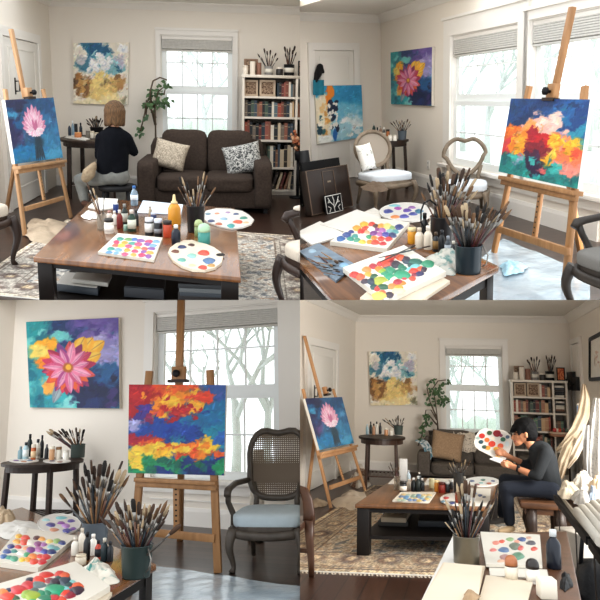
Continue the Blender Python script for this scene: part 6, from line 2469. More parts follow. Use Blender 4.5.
CANEM = cane_mat()
p0, rz = face(BL, (272, 566), (240, 608))
armchair(BL, 'carved armchair with cane back and pale blue seat beside the easel, lower left picture', p0, rz, 1.12, mat('grey carved armchair wood', '#5a5148', .45, color2='#443b33', scale=9, bump=.1), SEATB, CANEM, True, 'square', pad=False, back_top=.98, seat_h=.37)
# rolled pale canvas standing by the window
a = BL.z(255.5, 541, 0)
b = MB()
tp = BL.y(258.5, 450, a.y + .12)
t = T(BL, 'rolled_canvas', 'pale rolled canvas leaning on the wall behind the armchair, lower left picture', 'canvas roll', a)
b.tube([a + V((0, 0, .01)), tp], [.085, .055], 12)
b.build('roll', mat('pale canvas roll', '#cbc3b6', .9, bump=.2), t)
b = MB()
b.tube([a + V((.07, -.05, .01)), tp + V((.05, -.04, -.1))], [.045, .035], 10)
b.build('inner_roll', mat('pale canvas roll', '#cbc3b6'), t)

floor_sheet(BL, 'clear plastic sheet on the floor in front of the armchair, lower left picture', [(110, 640), (330, 645), (320, 590), (148, 565)], .002, mat('clear plastic sheeting', '#d3dde4'), 5)

# foreground table
Rc, Nc, Fc = BL.z(156.5, 564, .45), BL.z(30, 640, .45), BL.z(22, 507, .45)
Lc = Nc + Fc - Rc
table_quad(BL, 'dark brown paint table in the foreground, lower left picture', [Nc, Lc, Fc, Rc], .45, .04, WOODT, WOODB, .10, .07, None, name='paint_table')
zt = .4505
rag(BL, 'white_towel', 'crumpled white towel and papers at left edge of the paint table, lower left picture', 'towel', (16, 530), 26, 9, zt, .06, PAPER, 22)
rag(BL, 'beige_rag', 'beige rag with dark stain at far left of the paint table, lower left picture', 'rag', (3, 520), 12, 7, zt, .12, mat('beige rag', '#b7a287', .95, var=.15, scale=6, bump=.3), 25)
palette(BL, 'round white palette with purple dabs behind the brush pots, lower left picture', ellpx(59, 525.5, 21.5, 10), zt, .014, mat('white palette plastic', '#ebe6de'),
        [(51, 525, 5, 2, '#3f3a86'), (61, 523, 4, 1.6, '#8a4a9c'), (66, 526, 4.5, 2, '#b07ac0'), (67, 531, 5, 2, '#3a3f90'), (54, 530, 5, 1.6, '#c98a6a'), (61, 518, 6, 1.4, '#7cbcc0'), (71, 521, 4, 1.6, '#5a4a96'), (46, 520, 4, 1.4, '#a8d0d0'), (73, 529, 3.4, 1.6, '#7a4a9c')], edge=.004)
palette(BL, 'square white palette with rows of bright dabs at left, lower left picture', [(-8, 566), (20, 531), (77, 540), (38, 573)], zt, .03, PB,
        dabgrid([(19, 533), (70, 541), (40, 566), (-2, 558)], 7, 5, BRIGHT, 4.4, 2.4, 15))
flat(BL, 'drawing_board', 'paint stained board under the lower palette, lower left picture', 'board', [(10, 640), (60, 580), (112, 596), (70, 650)], zt, .018, PAPERC)
palette(BL, 'large palette of green and red paint at bottom edge, lower left picture', [(-30, 598), (75, 566.5), (110, 592), (30, 640)], zt + .019, .03, PB,
        dabgrid([(66, 571), (84, 588), (30, 625), (-28, 600)], 8, 6, DEEP + DEEP[:1], 6.0, 3.8, 16, 0, .3) + [(56, 590, 11, 5, '#2a9a72'), (38, 585, 8, 4, '#6a7a7c'), (70, 583, 7, 3.4, '#8cc4c0'), (74, 591, 6, 3, '#2a2a4c'), (32, 596, 10, 4.4, '#9aae3c'), (18, 590, 9, 4.2, '#c93a40'), (8, 597, 9, 4.2, '#d8412f'), (30, 580, 5, 2.6, '#23283c'), (46, 575, 8, 3, '#c9382f'), (60, 578, 6, 2.6, '#1d4a4a'), (9, 590, 4, 2.2, '#2a2c50'), (46, 599, 9, 4, '#1f7a5c')])
SFX = ' on the paint table, lower left picture'
for px, py, w, h, kd, bc, cc, bd, nm in ((72.5, 556, 7.5, 17, 'bottle', '#e6e0d4', '#d9d2c4', None, 'white bottle at left of the cluster'), (79.5, 552, 7, 22, 'bottle', '#ded6c8', '#cfc6b6', None, 'cream bottle behind the white one'), (90.5, 556, 8, 20, 'bottle', '#e9e4da', '#f0ece4', None, 'white bottle with white cap in the middle'),
                                         (84.5, 560, 7, 26, 'bottle', '#1a1c1f', '#17181a', None, 'tall black bottle'), (96, 560, 6.5, 18, 'bottle', '#b5402c', '#23262b', '#23262b', 'bottle with red band'), (102, 562, 7, 22, 'bottle', '#1b2b30', '#c9c4b8', None, 'dark bottle with pale cap'), (108, 562, 6.5, 19, 'bottle', '#20242a', '#2c3036', None, 'black bottle beside the front pot'),
                                         (77.5, 566, 11, 10, 'jar', '#d9cfbd', '#c9bda8', None, 'low cream pot in front')):
    bottle(BL, px, py, w, h, zt, kd, bc, cc, nm + SFX, bd)
rag(BL, 'paint_rag', 'crumpled cream paper with teal smear before the pots, lower left picture', 'rag', (97, 575), 20, 11, zt, .09, speck_mat('teal stained paper', '#3f837c', '#d9d2c4', 6, .38, .7), 17)
c, r_, H = pot(BL, 'dark green metal pot of brushes at front, lower left picture', 129, 580, 32, 31, zt, mat('dark green enamel', '#2c3a38', .35), handle=True, taper=.86)
tips = [(99, 515), (107, 509), (116, 502), (124, 499), (133, 499), (150, 505), (167.5, 500), (161, 504), (154, 504), (169, 510), (164, 521), (180, 525), (145, 503), (158, 508), (111, 515), (120, 507), (128, 505), (139, 502), (104, 519), (150, 512), (142, 509), (163, 512), (134, 507), (115, 511), (170, 504), (155, 516), (146, 508), (125, 512)]
brushes_in_pot(BL, c, r_, H, 16, tips, 'paintbrush in the dark green pot at front, lower left picture', 'brushes in the front pot, lower left', True, .55, (.28, .4), 1.25)
c, r_, H = pot(BL, 'grey blue pot of tall brushes behind the green pot, lower left picture', 88, 549, 26, 24, zt, mat('blue grey glaze', '#59626a'), taper=.92)
tips = [(72.5, 479), (60, 494), (82, 477), (84, 462), (91, 460), (94, 466), (95, 472), (100, 464), (105, 461), (114, 469), (122.5, 461), (120, 470), (129.5, 475), (66, 487), (124, 477), (78, 484), (88, 470), (98, 476), (108, 472), (112, 480), (70, 492), (118, 482), (64, 499), (104, 480), (92, 482), (84, 488), (126, 470), (110, 463)]
brushes_in_pot(BL, c, r_, H, 10, tips, 'tall paintbrush in the grey blue rear pot, lower left picture', 'brushes in the rear pot, lower left', True, .4, (.36, .5), 1.25)
# ================================================================= lower right room: things
LR = ', lower right picture'
wall_art(BR, BRB, [(370.5, 405.5), (417.5, 405), (417, 351.5), (368.5, 351.5)], art_abstract(150), 'abstract blue, white and ochre canvas hanging between easel and window, lower right picture', .05)
easel(BR, 'light wooden easel with the pink flower canvas by the door, lower right picture', [(331, 508.5), (365.5, 491)], [(303, 389), (333, 389)],
      [(319.5, 450), (354, 443), (342, 397), (305, 398.5)], [(318, 410), (307, 501)], [(304.5, 336), (321, 398)], 4.6, [(335, 453), (343.5, 480)], [(330, 487.5), (359, 477.5)],
      [(319.5, 452.5), (355, 445)], (325.5, 391), 4.4, mat('pale easel pine', '#c99d74', .5, color2='#b98a5f', scale=3), 'pink flower on a dark blue ground, canvas on the easel, lower right picture', art_pinkflower(140))
rag(BR, 'drop_cloth', 'cream drop cloth heaped on the floor by the easel foot, lower right picture', 'cloth', (354, 501), 19, 9, .003, .10, mat('cream linen', '#d3c6b4', .95, var=.06, scale=10, bump=.2), 33)
rag(BR, 'cloth_bundle', 'brown and white cloth bundle behind the easel leg by the side table, lower right picture', 'cloth', (359.5, 482), 10, 6, .003, .30, speck_mat('brown white bundle', '#8a6a55', '#d9cfc2', 3, .5, .9), 35)
rag(BR, 'beige_rag', 'small beige rag at left foot of the easel, lower right picture', 'rag', (318, 504), 9, 3.5, .003, .07, mat('beige linen', '#b5a48f'), 36)

tt, c, rr = round_table(BR, 'dark side table with paints and brushes against back wall, lower right picture', 382, 436.5, 46, .75, .12, .2, mat('walnut side table', '#4a3428', .4, color2='#38271e', scale=5), WOODD, 1.4)
zt = .751
for px, py, w, h, kd, bc, cc, bd, nm in ((367, 434.5, 3, 10, 'bottle', '#9cb4bb', '#c9d4d6', None, 'pale blue bottle'), (370.5, 434, 2.8, 12, 'bottle', '#1d2a28', '#111111', None, 'tall dark bottle'), (373.5, 435, 3.2, 11, 'bottle', '#b58a6c', '#3a2b22', None, 'tan bottle'), (376.5, 434.5, 3, 12.5, 'bottle', '#e0dbd0', '#26262a', None, 'white bottle with black cap'),
                                         (380, 434, 2.8, 11, 'bottle', '#26282c', '#26282c', None, 'slim black bottle'), (386, 435.5, 3.8, 7, 'jar', '#cf9a72', '#e8e0d0', None, 'peach jar'), (391, 435.5, 4, 6, 'jar', '#e9e4d8', '#d8d0c0', None, 'small white jar')):
    bottle(BR, px, py, w, h, zt, kd, bc, cc, nm + ' on the side table, lower right picture', bd)
c, r_, H = pot(BR, 'dark pot of brushes on the side table, lower right picture', 398, 435, 9.5, 9, zt, mat('grey green glaze', '#4f5a55'))
brushes_in_pot(BR, c, r_, H, 6, [(382, 419), (385, 418), (389, 420), (392, 418.5), (395, 419), (398, 417.5), (401, 418.5), (404, 418), (387, 422), (403.5, 422)], 'dark paintbrush in the pot on side table, lower right picture', 'brushes on the side table, lower right', False, .4, (.22, .3), 1.5)

rz = [BR.z(x, y, 0) for x, y in ((238, 569.5), (374, 486), (525, 484), (610, 583))]
rug(BR, 'beige patterned rug with dark border medallions under coffee table, lower right picture', [rz[0], rz[3], rz[2], rz[1]], art_rug(300, '#bfb09b', '#bdae98', '#ab9980', 91, True), True)

# sofa
fy = BR.z(440, 481, 0).y
x0, x1 = BR.y(417, 460, fy).x, BR.y(533, 460, fy).x
hz = lambda px, py, y: BR.y(px, py, y).z
sofa(BR, 'taupe grey two seat sofa under the window, lower right picture', x0, x1, fy, .74, hz(470, 463.5, fy + .3), hz(424, 452, fy), hz(470, 434, fy + .62), (x1 - x0) * .115, mat('grey taupe sofa fabric', '#6a625a', .9, color2='#59514a', scale=40, bump=.25, bscale=300))
throw_pillow(BR, 'large beige speckled cushion at left end of the sofa, lower right picture', 447, 446, fy + .36, 32, 29, .16, 8, 0, -20, mat('tan cushion weave', '#a08468', .95, color2='#b99d80', scale=50, bump=.3, bscale=150))
b = MB()
bp = [BR.y(463, y, fy + dd) for y, dd in ((452, .40), (440, .44), (432.5, .52), (431.5, .66), (440, .78))]
def throw(u, v):
    i = min(3, int(v * 4))
    f = v * 4 - i
    p = bp[i].lerp(bp[i + 1], f)
    w = .20 + .02 * math.sin(v * 9)
    return p + V(((u - .5) * 2 * w + .03 * math.sin(v * 5), .012 * math.sin(u * 19), .012 * math.sin(u * 16 + v * 3)))
b.sheet(throw, 20, 16)
b.build('throw_blanket', speck_mat('cream patterned throw', '#8f7f70', '#d8cdbe', 24, .42), R=BR, loc=bp[2], tagd=('cream patterned throw draped over the sofa back, lower right picture', 'blanket'))
b = MB()
a = BR.y(425, 440, fy + .35)
bq = [BR.y(x, y, fy + dd) for x, y, dd in ((419, 441, .4), (424, 443, .3), (428, 449, .2), (429.5, 459, .14))]
b.sheet(lambda u, v: bq[min(2, int(v * 3))].lerp(bq[min(2, int(v * 3)) + 1], v * 3 - min(2, int(v * 3))) + V(((u - .5) * .12, (u - .5) * .25, .03 * math.sin(u * 9))), 12, 12)
b.build('folded_towel', speck_mat('blue white striped towel', '#5f8796', '#d6dadb', 7, .5), R=BR, loc=a, tagd=('blue and white towel over the left sofa arm, lower right picture', 'towel'))

# vine
py_ = br_by - .18
pb = BR.y(438, 450, py_)
t = T(BR, 'potted_vine', 'trailing vine in dark pot between painting and window, lower right picture', 'plant', (pb.x, py_, 0))
b = MB()
zp = hz(438, 431, py_)
b.lathe([(0, zp - .3), (.10, zp - .3), (.16, zp - .02), (.17, zp), (.14, zp - .01), (0, zp - .03)], (pb.x, py_, 0), 20)
b.build('pot', mat('dark clay pot', '#3b332e', .6), t)
b = MB()
for sx, sy in ((-1, -1), (1, -1), (0, 1)):
    b.tube([(pb.x + sx * .08, py_ + sy * .06, zp - .29), (pb.x + sx * .13, py_ + sy * .09, .005)], .014, 6)
b.lathe([(0, zp - .32), (.13, zp - .32), (.13, zp - .3), (0, zp - .3)], (pb.x, py_, 0), 16)
b.build('stand', BLK, t)
b = MB()
for i, s in enumerate([[(438, 431), (437, 415), (435, 400), (433, 388), (438, 381), (446, 380)], [(437, 418), (430, 402), (427, 388), (431, 380), (437, 379)], [(437, 425), (428, 414), (425, 425), (421, 438), (418, 446)], [(437, 420), (431, 410), (426, 410), (424, 420)]]):
    b.tube([BR.y(x, y, py_ - .02 * i) for x, y in s], [.016] + [.009] * (len(s) - 1), 6)
b.build('stem', STEMM, t)
b = MB()
r = random.Random(15)
for x, y, n_, sp in ((434, 392, 26, 4.5), (440, 397, 24, 5), (444, 401, 12, 3), (446, 384, 10, 3), (437, 388, 14, 4), (429, 402, 10, 4), (425, 418, 14, 3), (422, 428, 16, 3.5), (424, 438, 12, 4), (428, 424, 8, 3), (432, 382, 6, 3)):
    for i in range(n_):
        q = BR.y(x + r.gauss(0, sp * .6), y + r.gauss(0, sp * .7), py_ + r.uniform(-.24, -.04))
        leaf(b, q, V((r.uniform(-1, 1), r.uniform(-.8, .3), r.uniform(-1, .3))), V((r.uniform(-.3, .3), -1, .6)), r.uniform(.055, .09), r.uniform(.035, .055))
b.build('foliage', LEAFM, t)

# bookcase
t, bx0, bx1, bx2, bx3, byf, lv, bz = bookcase(BR, 'white bookcase with a narrow right column, right of the window, lower right picture', 512.5, 569.5, 555, 481, [396.7, 412.5, 431, 450, 474], 380, .45, SHELFM, (530, 483))
top_h = [bz - .05 - lv[0]] + [lv[i] - .03 - lv[i + 1] for i in range(4)]
xs_px = lambda px, py: BR.y(px, py, byf).x
book_row(BR, None, xs_px(540, 390), bx1, byf + .06, lv[0], top_h[0] * .98, .26, 'top shelf of lower right bookcase', 'books in the lower right bookcase', 41)
for i in (1, 2, 3):
    book_row(BR, None, (bx0 + .006) if i < 3 else xs_px(534, 440), bx1, byf + .06, lv[i], top_h[i] * .95, .28, N_SH[i] + ' shelf of lower right bookcase', 'books in the lower right bookcase', 50 + i, wr=(.028, .06))
r = random.Random(77)
for lev, zb_, n_ in ((0, lv[0], 6), (1, lv[1], 6)):
    z = zb_ + .001
    for i in range(n_):
        hh = (top_h[lev] * .92) / n_ * r.uniform(.8, 1.05)
        w_ = (bx3 - bx2) * r.uniform(.72, .9)
        ci = r.choice((2, 4, 8, 13, 14, 17, 7, 0, 9, 14, 8))
        b = MB()
        cx_ = (bx2 + bx3) / 2
        for dz, th_ in ((.002, .004), (hh - .006, .004)):
            b.box((cx_, byf + .2, z + dz + th_ / 2), (w_, .27, th_))
        b.box((cx_, byf + .068, z + hh / 2 - .001), (w_, .006, hh - .004))
        b.box((cx_, byf + .2, z + hh / 2 - .001), (w_ - .012, .255, hh - .012), mi=1)
        b.build('book', [C(BOOKC[ci], .6), PAPERC], R=BR, loc=(cx_, byf + .07, z), tagd=('%s flat book, %s from bottom, right column %s shelf, lower right bookcase' % (BOOKN[ci], ORD[i + 1], N_SH[lev]), 'book', 'flat books in the lower right bookcase'))
        z += hh
book_row(BR, None, bx2 + .004, bx3 - .004, byf + .06, lv[2], top_h[2] * .8, .26, 'right column third shelf, lower right bookcase', 'books in the lower right bookcase', 61)
small_frame(BR, 'left of two small sepia framed pictures on bookcase top shelf, lower right picture', 514, 526, 383, 396, byf + .1, lv[0], FRW, PICB)
small_frame(BR, 'right of two small sepia framed pictures on bookcase top shelf, lower right picture', 527, 539.5, 383, 396, byf + .1, lv[0], FRW, PICB)
yy = byf + .2
top_item(BR, 'short white candle jar at left end of bookcase top, lower right picture', 516, 5, 7.5, bz, yy, 'jar', WAX, WAX)
top_item(BR, 'tall white candle on bookcase top, lower right picture', 522, 5, 12.5, bz, yy - .05, 'can', WAX, WAX, 'candle', 'pillar_candle')
top_item(BR, 'reddish brown tin beside the candle on bookcase top, lower right picture', 528, 5.5, 11, bz, yy, 'can', mat('copper brown tin', '#8a6250'), mat('copper brown tin', '#8a6250'), 'tin', 'storage_tin')
small_frame(BR, 'brown wooden picture leaning behind candles on bookcase top, lower right picture', 514, 524, 366, 379, yy + .12, bz, mat('brown frame wood', '#8a6e58'), PICB)
stem_pot(BR, 'grey pot of dark brushes on the bookcase top, lower right picture', 535, 7, 8.5, bz, yy, mat('grey stoneware', '#8d8a86'), [(527, 359.5), (531, 357), (534, 358), (537, 356.5), (540, 359), (529, 362), (539, 363)], 'dark brush in the grey pot on the bookcase top, lower right picture', 'brushes in the grey bookcase pot, lower right')
top_item(BR, 'squat dark jar with pale label between the pots on bookcase top, lower right picture', 542.5, 6, 7, bz, yy - .06, 'jar', mat('dark jar', '#2a2624'), WAX)
stem_pot(BR, 'black labelled pot of dark brushes at middle right of bookcase top, lower right picture', 550, 8.5, 9, bz, yy, BLK, [(546, 355), (549, 357), (552, 354.5), (555, 355.5), (547.5, 359), (556, 359), (551, 359)], 'dark brush in the black pot on the bookcase top, lower right picture', 'brushes in the black bookcase pot, lower right')
small_frame(BR, 'black framed picture with an orange red print at right of bookcase top, lower right picture', 556.5, 565, 367.5, 379.5, yy, bz, BLK, speck_mat('orange red print', '#a8442c', '#d98a5c', 9, .45))

# right wall pictures
SK = art_sketch()
q = [BR.plane(px, py, BRR.o + BRR.n * .03, BRR.n) for px, py in ((590.5, 379.5), (604, 378.5), (604, 332.5), (590.5, 339.5))]
t = T(BR, 'framed_picture', 'black framed pale sketch on the right wall, cut by the picture edge, lower right picture', 'picture frame', q[0])
art_mesh(BR, 'sketch', q, SK, .02, [PAINT_A, CANV], t)
b = MB()
for i in range(4):
    a, d = q[i], q[(i + 1) % 4]
    b.bar(a, d, .05, .05, side=BRR.n)
b.build('frame', BLK, t)
for (px, py, w, h, lab) in ((575.3, 381, .10, .30, 'upper tall'), (579.5, 384, .10, .22, 'lower square')):
    s_, z_ = BRR.sz(px, py)
    t = T(BR, 'wall_hook', lab + ' of two black plates on right wall beside the bookcase, lower right picture', 'wall plate', BRR.pt(s_, z_))
    b = MB()
    wbox(b, BRR, s_ - .3, s_ + .3, z_ - h / 2, z_ + h / 2, .002, .09, bevel=.004)
    b.build('plate', BLK, t)
    b = MB()
    b.tube([BRR.pt(s_, z_, .09), BRR.pt(s_, z_ - .03, .13), BRR.pt(s_, z_ + .03, .15)], .014, 6)
    b.build('hook', HANDLE, t)

# hanging cloths by the right wall
LINEN = mat('hanging beige linen', '#b3a38d', .95, color2='#9c8b75', scale=5, bump=.3, bscale=30)


def ribbon(R, name, label, pts, y0, m, cat='cloth', wig=.02, seed=1):
    """cloth strip: pts = (px, py, half width px, depth offset)"""
    b = MB()
    P = [(R.y(x, y, y0 + d), w) for x, y, w, d in pts]
    n_ = len(P) - 1

    def fn(u, v):
        i = min(n_ - 1, int(v * n_))
        f = v * n_ - i
        p = P[i][0].lerp(P[i + 1][0], f)
        w = (P[i][1] * (1 - f) + P[i + 1][1] * f) * R.dep(p) / F
        t_ = (P[i + 1][0] - P[i][0]).normalized()
        s = t_.cross(V((0, 1, 0))).normalized()
        if s.x < 0:
            s = -s
        return p + s * w * (u * 2 - 1) + V((0, math.sin(u * PI) * -w * .9 + wig * math.sin(u * 14 + v * 4 + seed), 0))
    b.sheet(fn, 16, 6 * n_)
    c_ = P[0][0]
    return b.build(name, m, R=R, loc=c_, tagd=(label, cat))


dw = 8.4
ribbon(BR, 'hanging_cloth', 'long beige cloth hanging from right wall and swung to the left, lower right picture', [(584, 384, 1.5, .5), (585, 398, 4.5, .4), (583, 415, 6, .3), (577, 430, 6, .2), (566, 443, 4, .1), (556, 451, 2, 0)], dw, LINEN, 'cloth', .02, 2)
ribbon(BR, 'hanging_cloth', 'beige cloth strip hanging lowest, close behind seated person, lower right picture', [(574, 437, 3, .25), (568, 447, 5, .1), (563, 462, 5, 0), (560, 478, 3, 0)], dw - .3, LINEN, 'cloth', .02, 5)
ribbon(BR, 'hanging_cloth', 'pale grey cloth strip between the beige strip and white cloth, lower right picture', [(584, 432, 3, .2), (580, 442, 4.5, .1), (574, 456, 4, 0), (567, 468, 2, 0)], dw - .25, mat('grey beige linen', '#b9ab98', .95, bump=.3), 'cloth', .02, 8)
ribbon(BR, 'white_cloth', 'plain white cloth hanging beside the dotted one on right wall, lower right picture', [(588, 425, 4, .1), (588, 440, 5, 0), (588, 460, 4, 0), (589, 474, 3, 0)], dw - .6, mat('white sheet cloth', '#b9b8b6', .9, bump=.2), 'cloth', .02, 11)
ribbon(BR, 'dotted_cloth', 'white cloth with dark speckles hanging at right edge, lower right picture', [(597, 398, 3, .1), (597, 420, 7, 0), (597, 450, 8, -.1), (599, 482, 8, -.1)], dw - 1.2, speck_mat('dark speckled white cloth', '#5c5852', '#b9b6b1', 26, .36, .9), 'cloth', .03, 14)
tp_ = [BR.y(x, y, dw + .5) for x, y in ((577, 434), (583, 433), (582.5, 401), (577, 404))]
A = Art(60, '#dcd2c2', 5)
A.strokes(14, ['#e6b93c', '#3f6f9c', '#d8843c', '#f0e6d0', '#6f9ab0'], .1, .9, .1, .9, .18, .07, 60, 60, .9, .6)
art_mesh(BR, 'canvas_painting', tp_, A.img, .03, [PAINT_A, CANV], None, ('small yellow and blue canvas half hidden behind the hanging cloth, lower right picture', 'painting'))
# little shelf of paints beside the bookcase
sp = BR.y(560.5, 434, byf - .25)
k = BR.dep(sp) / F
t = T(BR, 'paint_shelf', 'small wooden stand holding a colourful paint tray beside the bookcase, lower right picture', 'stand', (sp.x, sp.y, 0))
b = MB()
b.box(sp + V((0, 0, -.02)), (20 * k, .3, .04), bevel=.004)
b.build('board', mat('orange brown wood', '#8d5f40', .5), t)
b = MB()
for s in (-1, 1):
    b.tube([sp + V((s * 7 * k, 0, -.04)), V((sp.x + s * 7 * k, sp.y, .003))], .018, 6)
b.build('legs', WOODD, t)
r = random.Random(3)
t2 = T(BR, 'paint_tray', 'colourful paint tray on the small stand beside the bookcase, lower right picture', 'tray', sp)
b = MB()
b.prism([sp + V((math.cos(a) * 9.5 * k, math.sin(a) * .13, .002)) for a in [2 * PI * i / 20 for i in range(20)]], (0, 0, .03))
b.build('tray', C('#c9b29a'), t2)
for i in range(12):
    b = MB()
    b.soft(sp + V((r.uniform(-7, 7) * k, r.uniform(-.08, .08), .06)), (.06, .06, .06), 3, 3, wob=.1)
    b.build('paint_lump', C(r.choice(['#c9543c', '#8fae8c', '#e0d0c0', '#b03a3a', '#5a6a5c', '#d98a7a'])), t2)

# coffee table
tab, tq = table_quad(BR, 'brown coffee table with dark legs covered with paints, lower right picture', [(355, 504), (395, 477.5), (498, 479), (490.5, 507.5)], .45, .035, mat('warm brown table top', '#835a38', .28, color2='#5f4028', scale=2.2, stretch=(9, .8, 2), bump=.04), WOODB, .11, .04, .17)
for poly, th, cc_, lab, z in (([(378, 526), (386, 515), (411, 516), (408, 527)], .05, '#3a3835', 'dark boxed book, lower of the left pair', .172), ([(381, 522), (388, 514.5), (410, 515.5), (406, 523)], .045, '#b3a48e', 'pale beige book, upper of the left pair', .223), ([(418, 527), (422, 515), (452, 516), (452, 528)], .06, '#262a30', 'dark boxed book at right', .172)):
    P = onz(BR, poly, z)
    b = MB()
    b.hexa(P + [p_ + V((0, 0, th)) for p_ in P], bevel=.004)
    b.build('book', C(cc_, .5), R=BR, loc=sum(P, V((0, 0, 0))) / 4, tagd=(lab + ' on the coffee table shelf, lower right picture', 'book'))
zt = .4505
SFX = ' on coffee table, lower right picture'
BB = lambda *a, **k_: bottle(BR, *a, **k_)
flat(BR, 'paper_sheet', 'white paper at back left of the coffee table, lower right picture', 'paper', [(388, 484), (394, 478), (401, 479), (399, 484)], zt, .004, PAPER)
flat(BR, 'paper_sheet', 'white paper across the back of the coffee table, lower right picture', 'paper', [(423, 485), (428, 478.5), (466, 479.5), (465, 486)], zt, .004, PAPER)
c, r_, H = pot(BR, 'small glass jar of brushes at left of coffee table, lower right picture', 397, 491, 6.5, 14, zt, glass_mat('jar glass'), taper=.95)
brushes_in_pot(BR, c, r_, H, 0, [(390, 462), (392.5, 468), (395.5, 463), (399, 466), (388.5, 466)], 'slim paintbrush in the small glass jar, lower right picture', 'brushes in the glass jar, lower right', True, .3, (.2, .3), 1.1)
g = BR.z(403, 481, zt)
k = BR.dep(g) / F
b = MB()
b.box(g + V((0, .05, 10.5 * k)), (8 * k, .08, 21 * k), bevel=.004, rz=.1)
b.build('white_box', mat('pale grey carton', '#c6c5c3', .6), R=BR, loc=g, tagd=('upright pale grey carton behind the bottles' + SFX, 'box'))
for px, py, w, h, kd, bc, cc, bd, nm in ((408.5, 483, 4, 12, 'water', '#b3c3cc', '#dfe6ea', None, 'clear bottle beside the grey carton'), (403, 492.5, 7, 10.5, 'jar', '#2a2b2e', '#2a2624', '#e4ded3', 'dark lidded jar with white label at front left'), (409, 490, 5.5, 10, 'bottle', '#d8cec2', '#e8e0d4', None, 'white capped bottle in the cluster'),
                                         (413.5, 491.5, 5.5, 13, 'bottle', '#1a1f22', '#d8d8d4', None, 'black bottle with white cap in the cluster'), (418, 492, 5.5, 15, 'bottle', '#16201e', '#bfc4c2', None, 'dark green bottle with grey cap in the cluster'), (422, 491, 5, 12, 'bottle', '#22262a', '#e3ded6', None, 'black bottle at right end of cluster'), (419, 482, 4.5, 9, 'bottle', '#23272b', '#cfc9bf', None, 'small dark bottle behind the cluster'),
                                         (431.8, 488.5, 6, 9.5, 'jar', '#c9c09a', '#d9d2b0', None, 'pale olive jar'), (437, 492, 5.5, 11, 'jar', '#d98f35', '#e9d6a4', None, 'orange jar'), (441.8, 493, 7, 10, 'jar', '#8f2f22', '#5a1f18', None, 'dark red jar'), (447, 492.5, 6, 10, 'jar', '#202226', '#d6d6d2', None, 'black jar with white lid right of red jar'), (451, 489.5, 5, 9, 'jar', '#26282c', '#bfc0bd', None, 'black jar behind, next to the brush pot'),
                                         (464.3, 493.5, 7, 16, 'bottle', '#8d877d', '#a59e92', None, 'grey stoneware bottle beside brush pot')):
    BB(px, py, w, h, zt, kd, bc, cc, nm + SFX, bd)
c, r_, H = pot(BR, 'dark grey pot of thin brushes in middle of coffee table, lower right picture', 458.5, 493.5, 9.5, 20, zt, mat('dark grey pot', '#3a3836', .5), taper=.95)
brushes_in_pot(BR, c, r_, H, 3, [(449, 462), (455, 460.5), (459, 463), (462, 462), (467, 466), (470.5, 460.5), (447, 466), (453, 466), (465, 462)], 'thin paintbrush in the dark grey pot on coffee table, lower right picture', 'brushes in the grey pot, lower right', True, .35, (.28, .36), .9)
palette(BR, 'square white palette with pale blue dabs on coffee table, lower right picture', [(392.5, 502), (401, 493.5), (436, 493.5), (429, 503.5)], zt, .016, PB,
        dabgrid([(402, 494.5), (433, 494.8), (426, 501.5), (396, 500.5)], 6, 4, ['#5f8fb5', '#8aa7a0', '#c9b06a', '#6f86a8', '#a8b8a8', '#7fa0b8', '#d8c08a'], 2.6, 1.1, 51))
palette(BR, 'oval white palette behind the grey bottle, lower right picture', ellpx(456, 500, 16, 6), zt, .012, mat('white palette plastic', '#ebe6de'), [(446, 498, 3, 1.2, '#b03a3a'), (452, 503, 3, 1.2, '#3a4a7c'), (468, 502, 3, 1.1, '#8f5a3c'), (443, 501.5, 2.6, 1, '#6a8a9c')])
BB(458.8, 503, 7.5, 10, zt + .013, 'jar', '#9c4a2f', '#7a3423', 'rust red jar standing on the oval palette, lower right picture')
palette(BR, 'long white palette at far right corner of coffee table, lower right picture', ellpx(482, 482.3, 17.5, 4.8), zt, .012, mat('white palette plastic', '#ebe6de'), [(472, 481, 2.6, .9, '#39537c'), (477, 484.6, 2.6, .9, '#8a5a5a'), (483, 480, 2.6, .8, '#4f7a6c'), (489, 483.4, 2.6, .9, '#b0603f'), (493, 481, 2.2, .8, '#555f86'), (481, 483, 2.4, .8, '#7fa8a8')])
palette(BR, 'white sheet with blue paint marks at right front of coffee table, lower right picture', [(469, 506), (470, 488.5), (491, 489), (489.5, 506.5)], zt, .004, PAPER, [(480, 495.5, 2.4, 1.1, '#2f4a86'), (475.5, 493.5, 1.7, .8, '#7a90b0'), (484, 497, 2, .9, '#22304f')], name='paint_test_sheet', cat='paper', dabname='paint_mark')
# person on the stool
HAIRK = mat('black hair', '#0d0c0d', .7, spec=.15, bump=.4, bscale=60)
SWE = mat('charcoal knit', '#2d2f31', .95, spec=.2, bump=.25, bscale=220)
JEAN = mat('dark navy jeans', '#161c28', .9, bump=.15, bscale=220)


